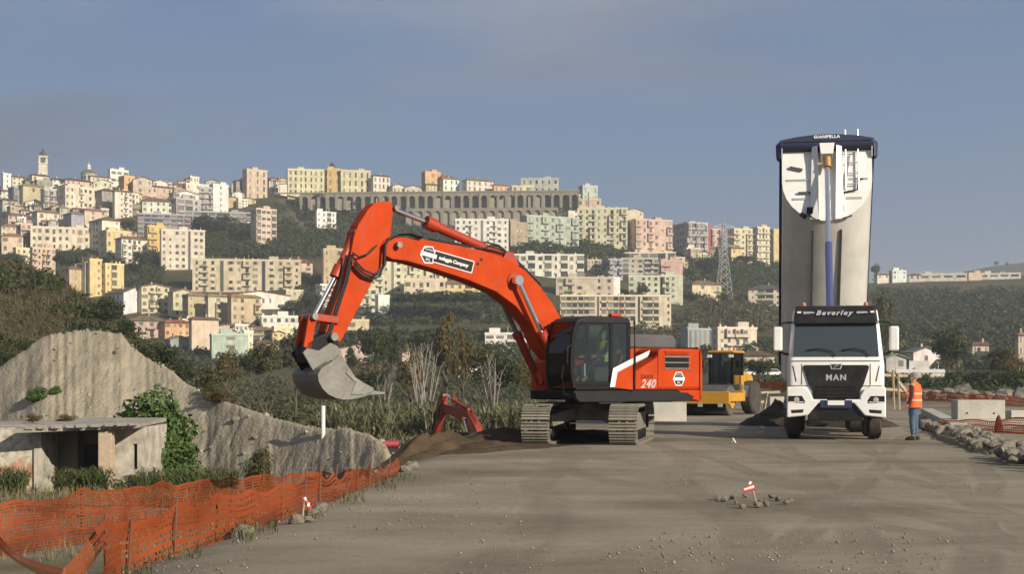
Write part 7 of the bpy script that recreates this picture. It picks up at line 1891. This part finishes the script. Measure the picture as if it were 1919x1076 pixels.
# reeds and weeds: upright blades joined in one object
def blades(name, pts, hlo, hhi, wid, m, label, seed, lean=.25, leafy=0):
    rng = np.random.default_rng(seed); pts = np.asarray(pts, float); n = len(pts)
    h = rng.uniform(hlo, hhi, n); a = rng.uniform(0, 6.28, n); w = wid * rng.uniform(.6, 1.4, n)
    tx, ty = rng.normal(0, lean, n) * h, rng.normal(0, lean, n) * h
    dx, dy = np.cos(a) * w, np.sin(a) * w
    def blade(p, hh, tx, ty, dx, dy):
        b0 = p - np.stack([dx, dy, 0 * dx], 1); b1 = p + np.stack([dx, dy, 0 * dx], 1)
        mid = p + np.stack([tx * .35, ty * .35, hh * .6], 1); m0 = mid - np.stack([dx, dy, 0 * dx], 1) * .8; m1 = mid + np.stack([dx, dy, 0 * dx], 1) * .8
        tp = p + np.stack([tx, ty, hh], 1); t0 = tp - np.stack([dx, dy, 0 * dx], 1) * .12; t1 = tp + np.stack([dx, dy, 0 * dx], 1) * .12
        return np.stack([b0, b1, m1, m0, t1, t0], 1)
    V_ = [blade(pts, h, tx, ty, dx, dy)]
    for k in range(leafy):
        f = rng.uniform(.25, .9, n); p = pts + np.stack([tx * f * f, ty * f * f, h * f], 1); a2 = rng.uniform(0, 6.28, n); L = h * rng.uniform(.12, .24, n)
        V_.append(blade(p, L * .75, np.cos(a2) * L, np.sin(a2) * L, -np.sin(a2) * w * 1.3, np.cos(a2) * w * 1.3))
    vv = np.concatenate(V_); N = len(vv); qd = np.concatenate([np.array([[0, 1, 2, 3], [3, 2, 4, 5]]) + 6 * i for i in range(N)]) if N < 2 else (np.array([[0, 1, 2, 3], [3, 2, 4, 5]])[None] + 6 * np.arange(N)[:, None, None]).reshape(-1, 4)
    return tag(link(name, np_mesh(name, vv.reshape(-1, 3), qd, m)), label, None, None, 'stuff')
reed_m = mat('reed_leaf', (0, 0, 0), .7, island=[(.09, .1, .045), (.14, .145, .07), (.2, .19, .1), (.28, .25, .15)], spec=.2, trans=.2)
straw_m = mat('dry_grass', (0, 0, 0), .85, island=[(.1, .09, .045), (.2, .17, .09), (.3, .25, .14), (.07, .09, .03)], spec=.2, trans=.2)
weed_m = mat('green_weed', (0, 0, 0), .8, island=[(.035, .055, .018), (.06, .085, .028), (.1, .12, .045), (.16, .15, .07)], spec=.2, trans=.2)
rng = np.random.default_rng(50)
def field(n, a0, a1, d0, d1, clump=0.0):
    a = rng.uniform(a0, a1, n); d_ = rng.uniform(d0, d1, n); x = (a - 960) / FPX * d_
    if clump > 0:
        k = np.array([mnoise.noise((xx * clump, yy * clump, 0)) for xx, yy in zip(x, d_)]) > -.05; x, d_ = x[k], d_[k]
    return np.stack([x, d_, terr(x, d_) - .05], 1)
blades('reed_bed', np.concatenate([field(2600, 800, 1010, 112, 138, .15), field(1500, 600, 820, 118, 150, .2), field(500, 1000, 1080, 110, 135)]), 2.4, 4.9, .06, reed_m, 'tall green and straw coloured reeds behind the far excavator', 51, .1, 7)
blades('short_reeds', field(1500, 560, 990, 96, 116, .2), 1.0, 2.6, .05, reed_m, 'lower reeds and cane on the valley floor', 52, .2, 5)
blades('dry_grass', np.concatenate([field(3600, -60, 500, 46, 57, .35), field(2600, 250, 560, 44, 54, .4)]), .2, .6, .011, straw_m, 'dry straw coloured grass around the hut', 53, .25, 1)
blades('green_weeds', np.concatenate([field(1500, 105, 200, 53, 56.5, .5), field(900, -60, 45, 53, 56.5, .5), field(2000, 262, 440, 50, 59, .4)]), .4, 1.25, .018, weed_m, 'green weeds growing in front of the hut', 54, .25, 4)
blades('verge_grass', field(3800, -40, 500, 24, 44, .5), .12, .45, .008, straw_m, 'short dry grass on the low ground by the orange nets', 55, .3, 0)
brown_m = mat('brown_grass', (0, 0, 0), .9, island=[(.06, .05, .028), (.1, .08, .045), (.14, .11, .065), (.07, .07, .03)], spec=.2, trans=.15)
blades('hill_grass', field(9000, -80, 260, 120, 215), .4, 1.1, .05, brown_m, 'brown dry grass on the left shoulder', 57, .35, 1)
e_ = []
for (a, b_) in [(p[0], p[1]) for p in nb]:
    for _ in range(60):
        g_ = ground_at(a + rr_.uniform(-45, 45), b_ + rr_.uniform(-2, 14)); e_.append((g_.x, g_.y, g_.z))
blades('edge_grass', e_, .05, .16, .006, weed_m, 'tufts of grass along the edge of the road', 56, .3, 1)
for j, (a, b_) in enumerate(((30, 900), (150, 890), (240, 905), (330, 880))):
    dd = 54.5; x = hx(a, dd); plant_on('bush' if j % 2 else 'bush_o', Vector((x, dd, terr1(x, dd))), 1.3, 1.05, ['grey green bush at the left wall of the hut', 'dark bush in front of the hut doorway', 'olive bush in front of the hut window', 'dark bush right of the hut'][j])

# ------------------------------------------------------------------ haze
hm = bpy.data.materials.new('haze_air'); hm.use_nodes = True
n, l = hm.node_tree.nodes, hm.node_tree.links
n.remove(n['Principled BSDF'])
pv = n.new('ShaderNodeVolumePrincipled'); pv.inputs['Color'].default_value = (.82, .88, .96, 1); pv.inputs['Density'].default_value = 0.00030; pv.inputs['Anisotropy'].default_value = 0.2
l.new(pv.outputs[0], n['Material Output'].inputs['Volume'])
hz_ = MB().box(-2800, 2800, -600, 4100, -8, 290).build('haze', hm); tag(hz_, 'thin pale haze in the air over the valley', None, None, 'stuff')
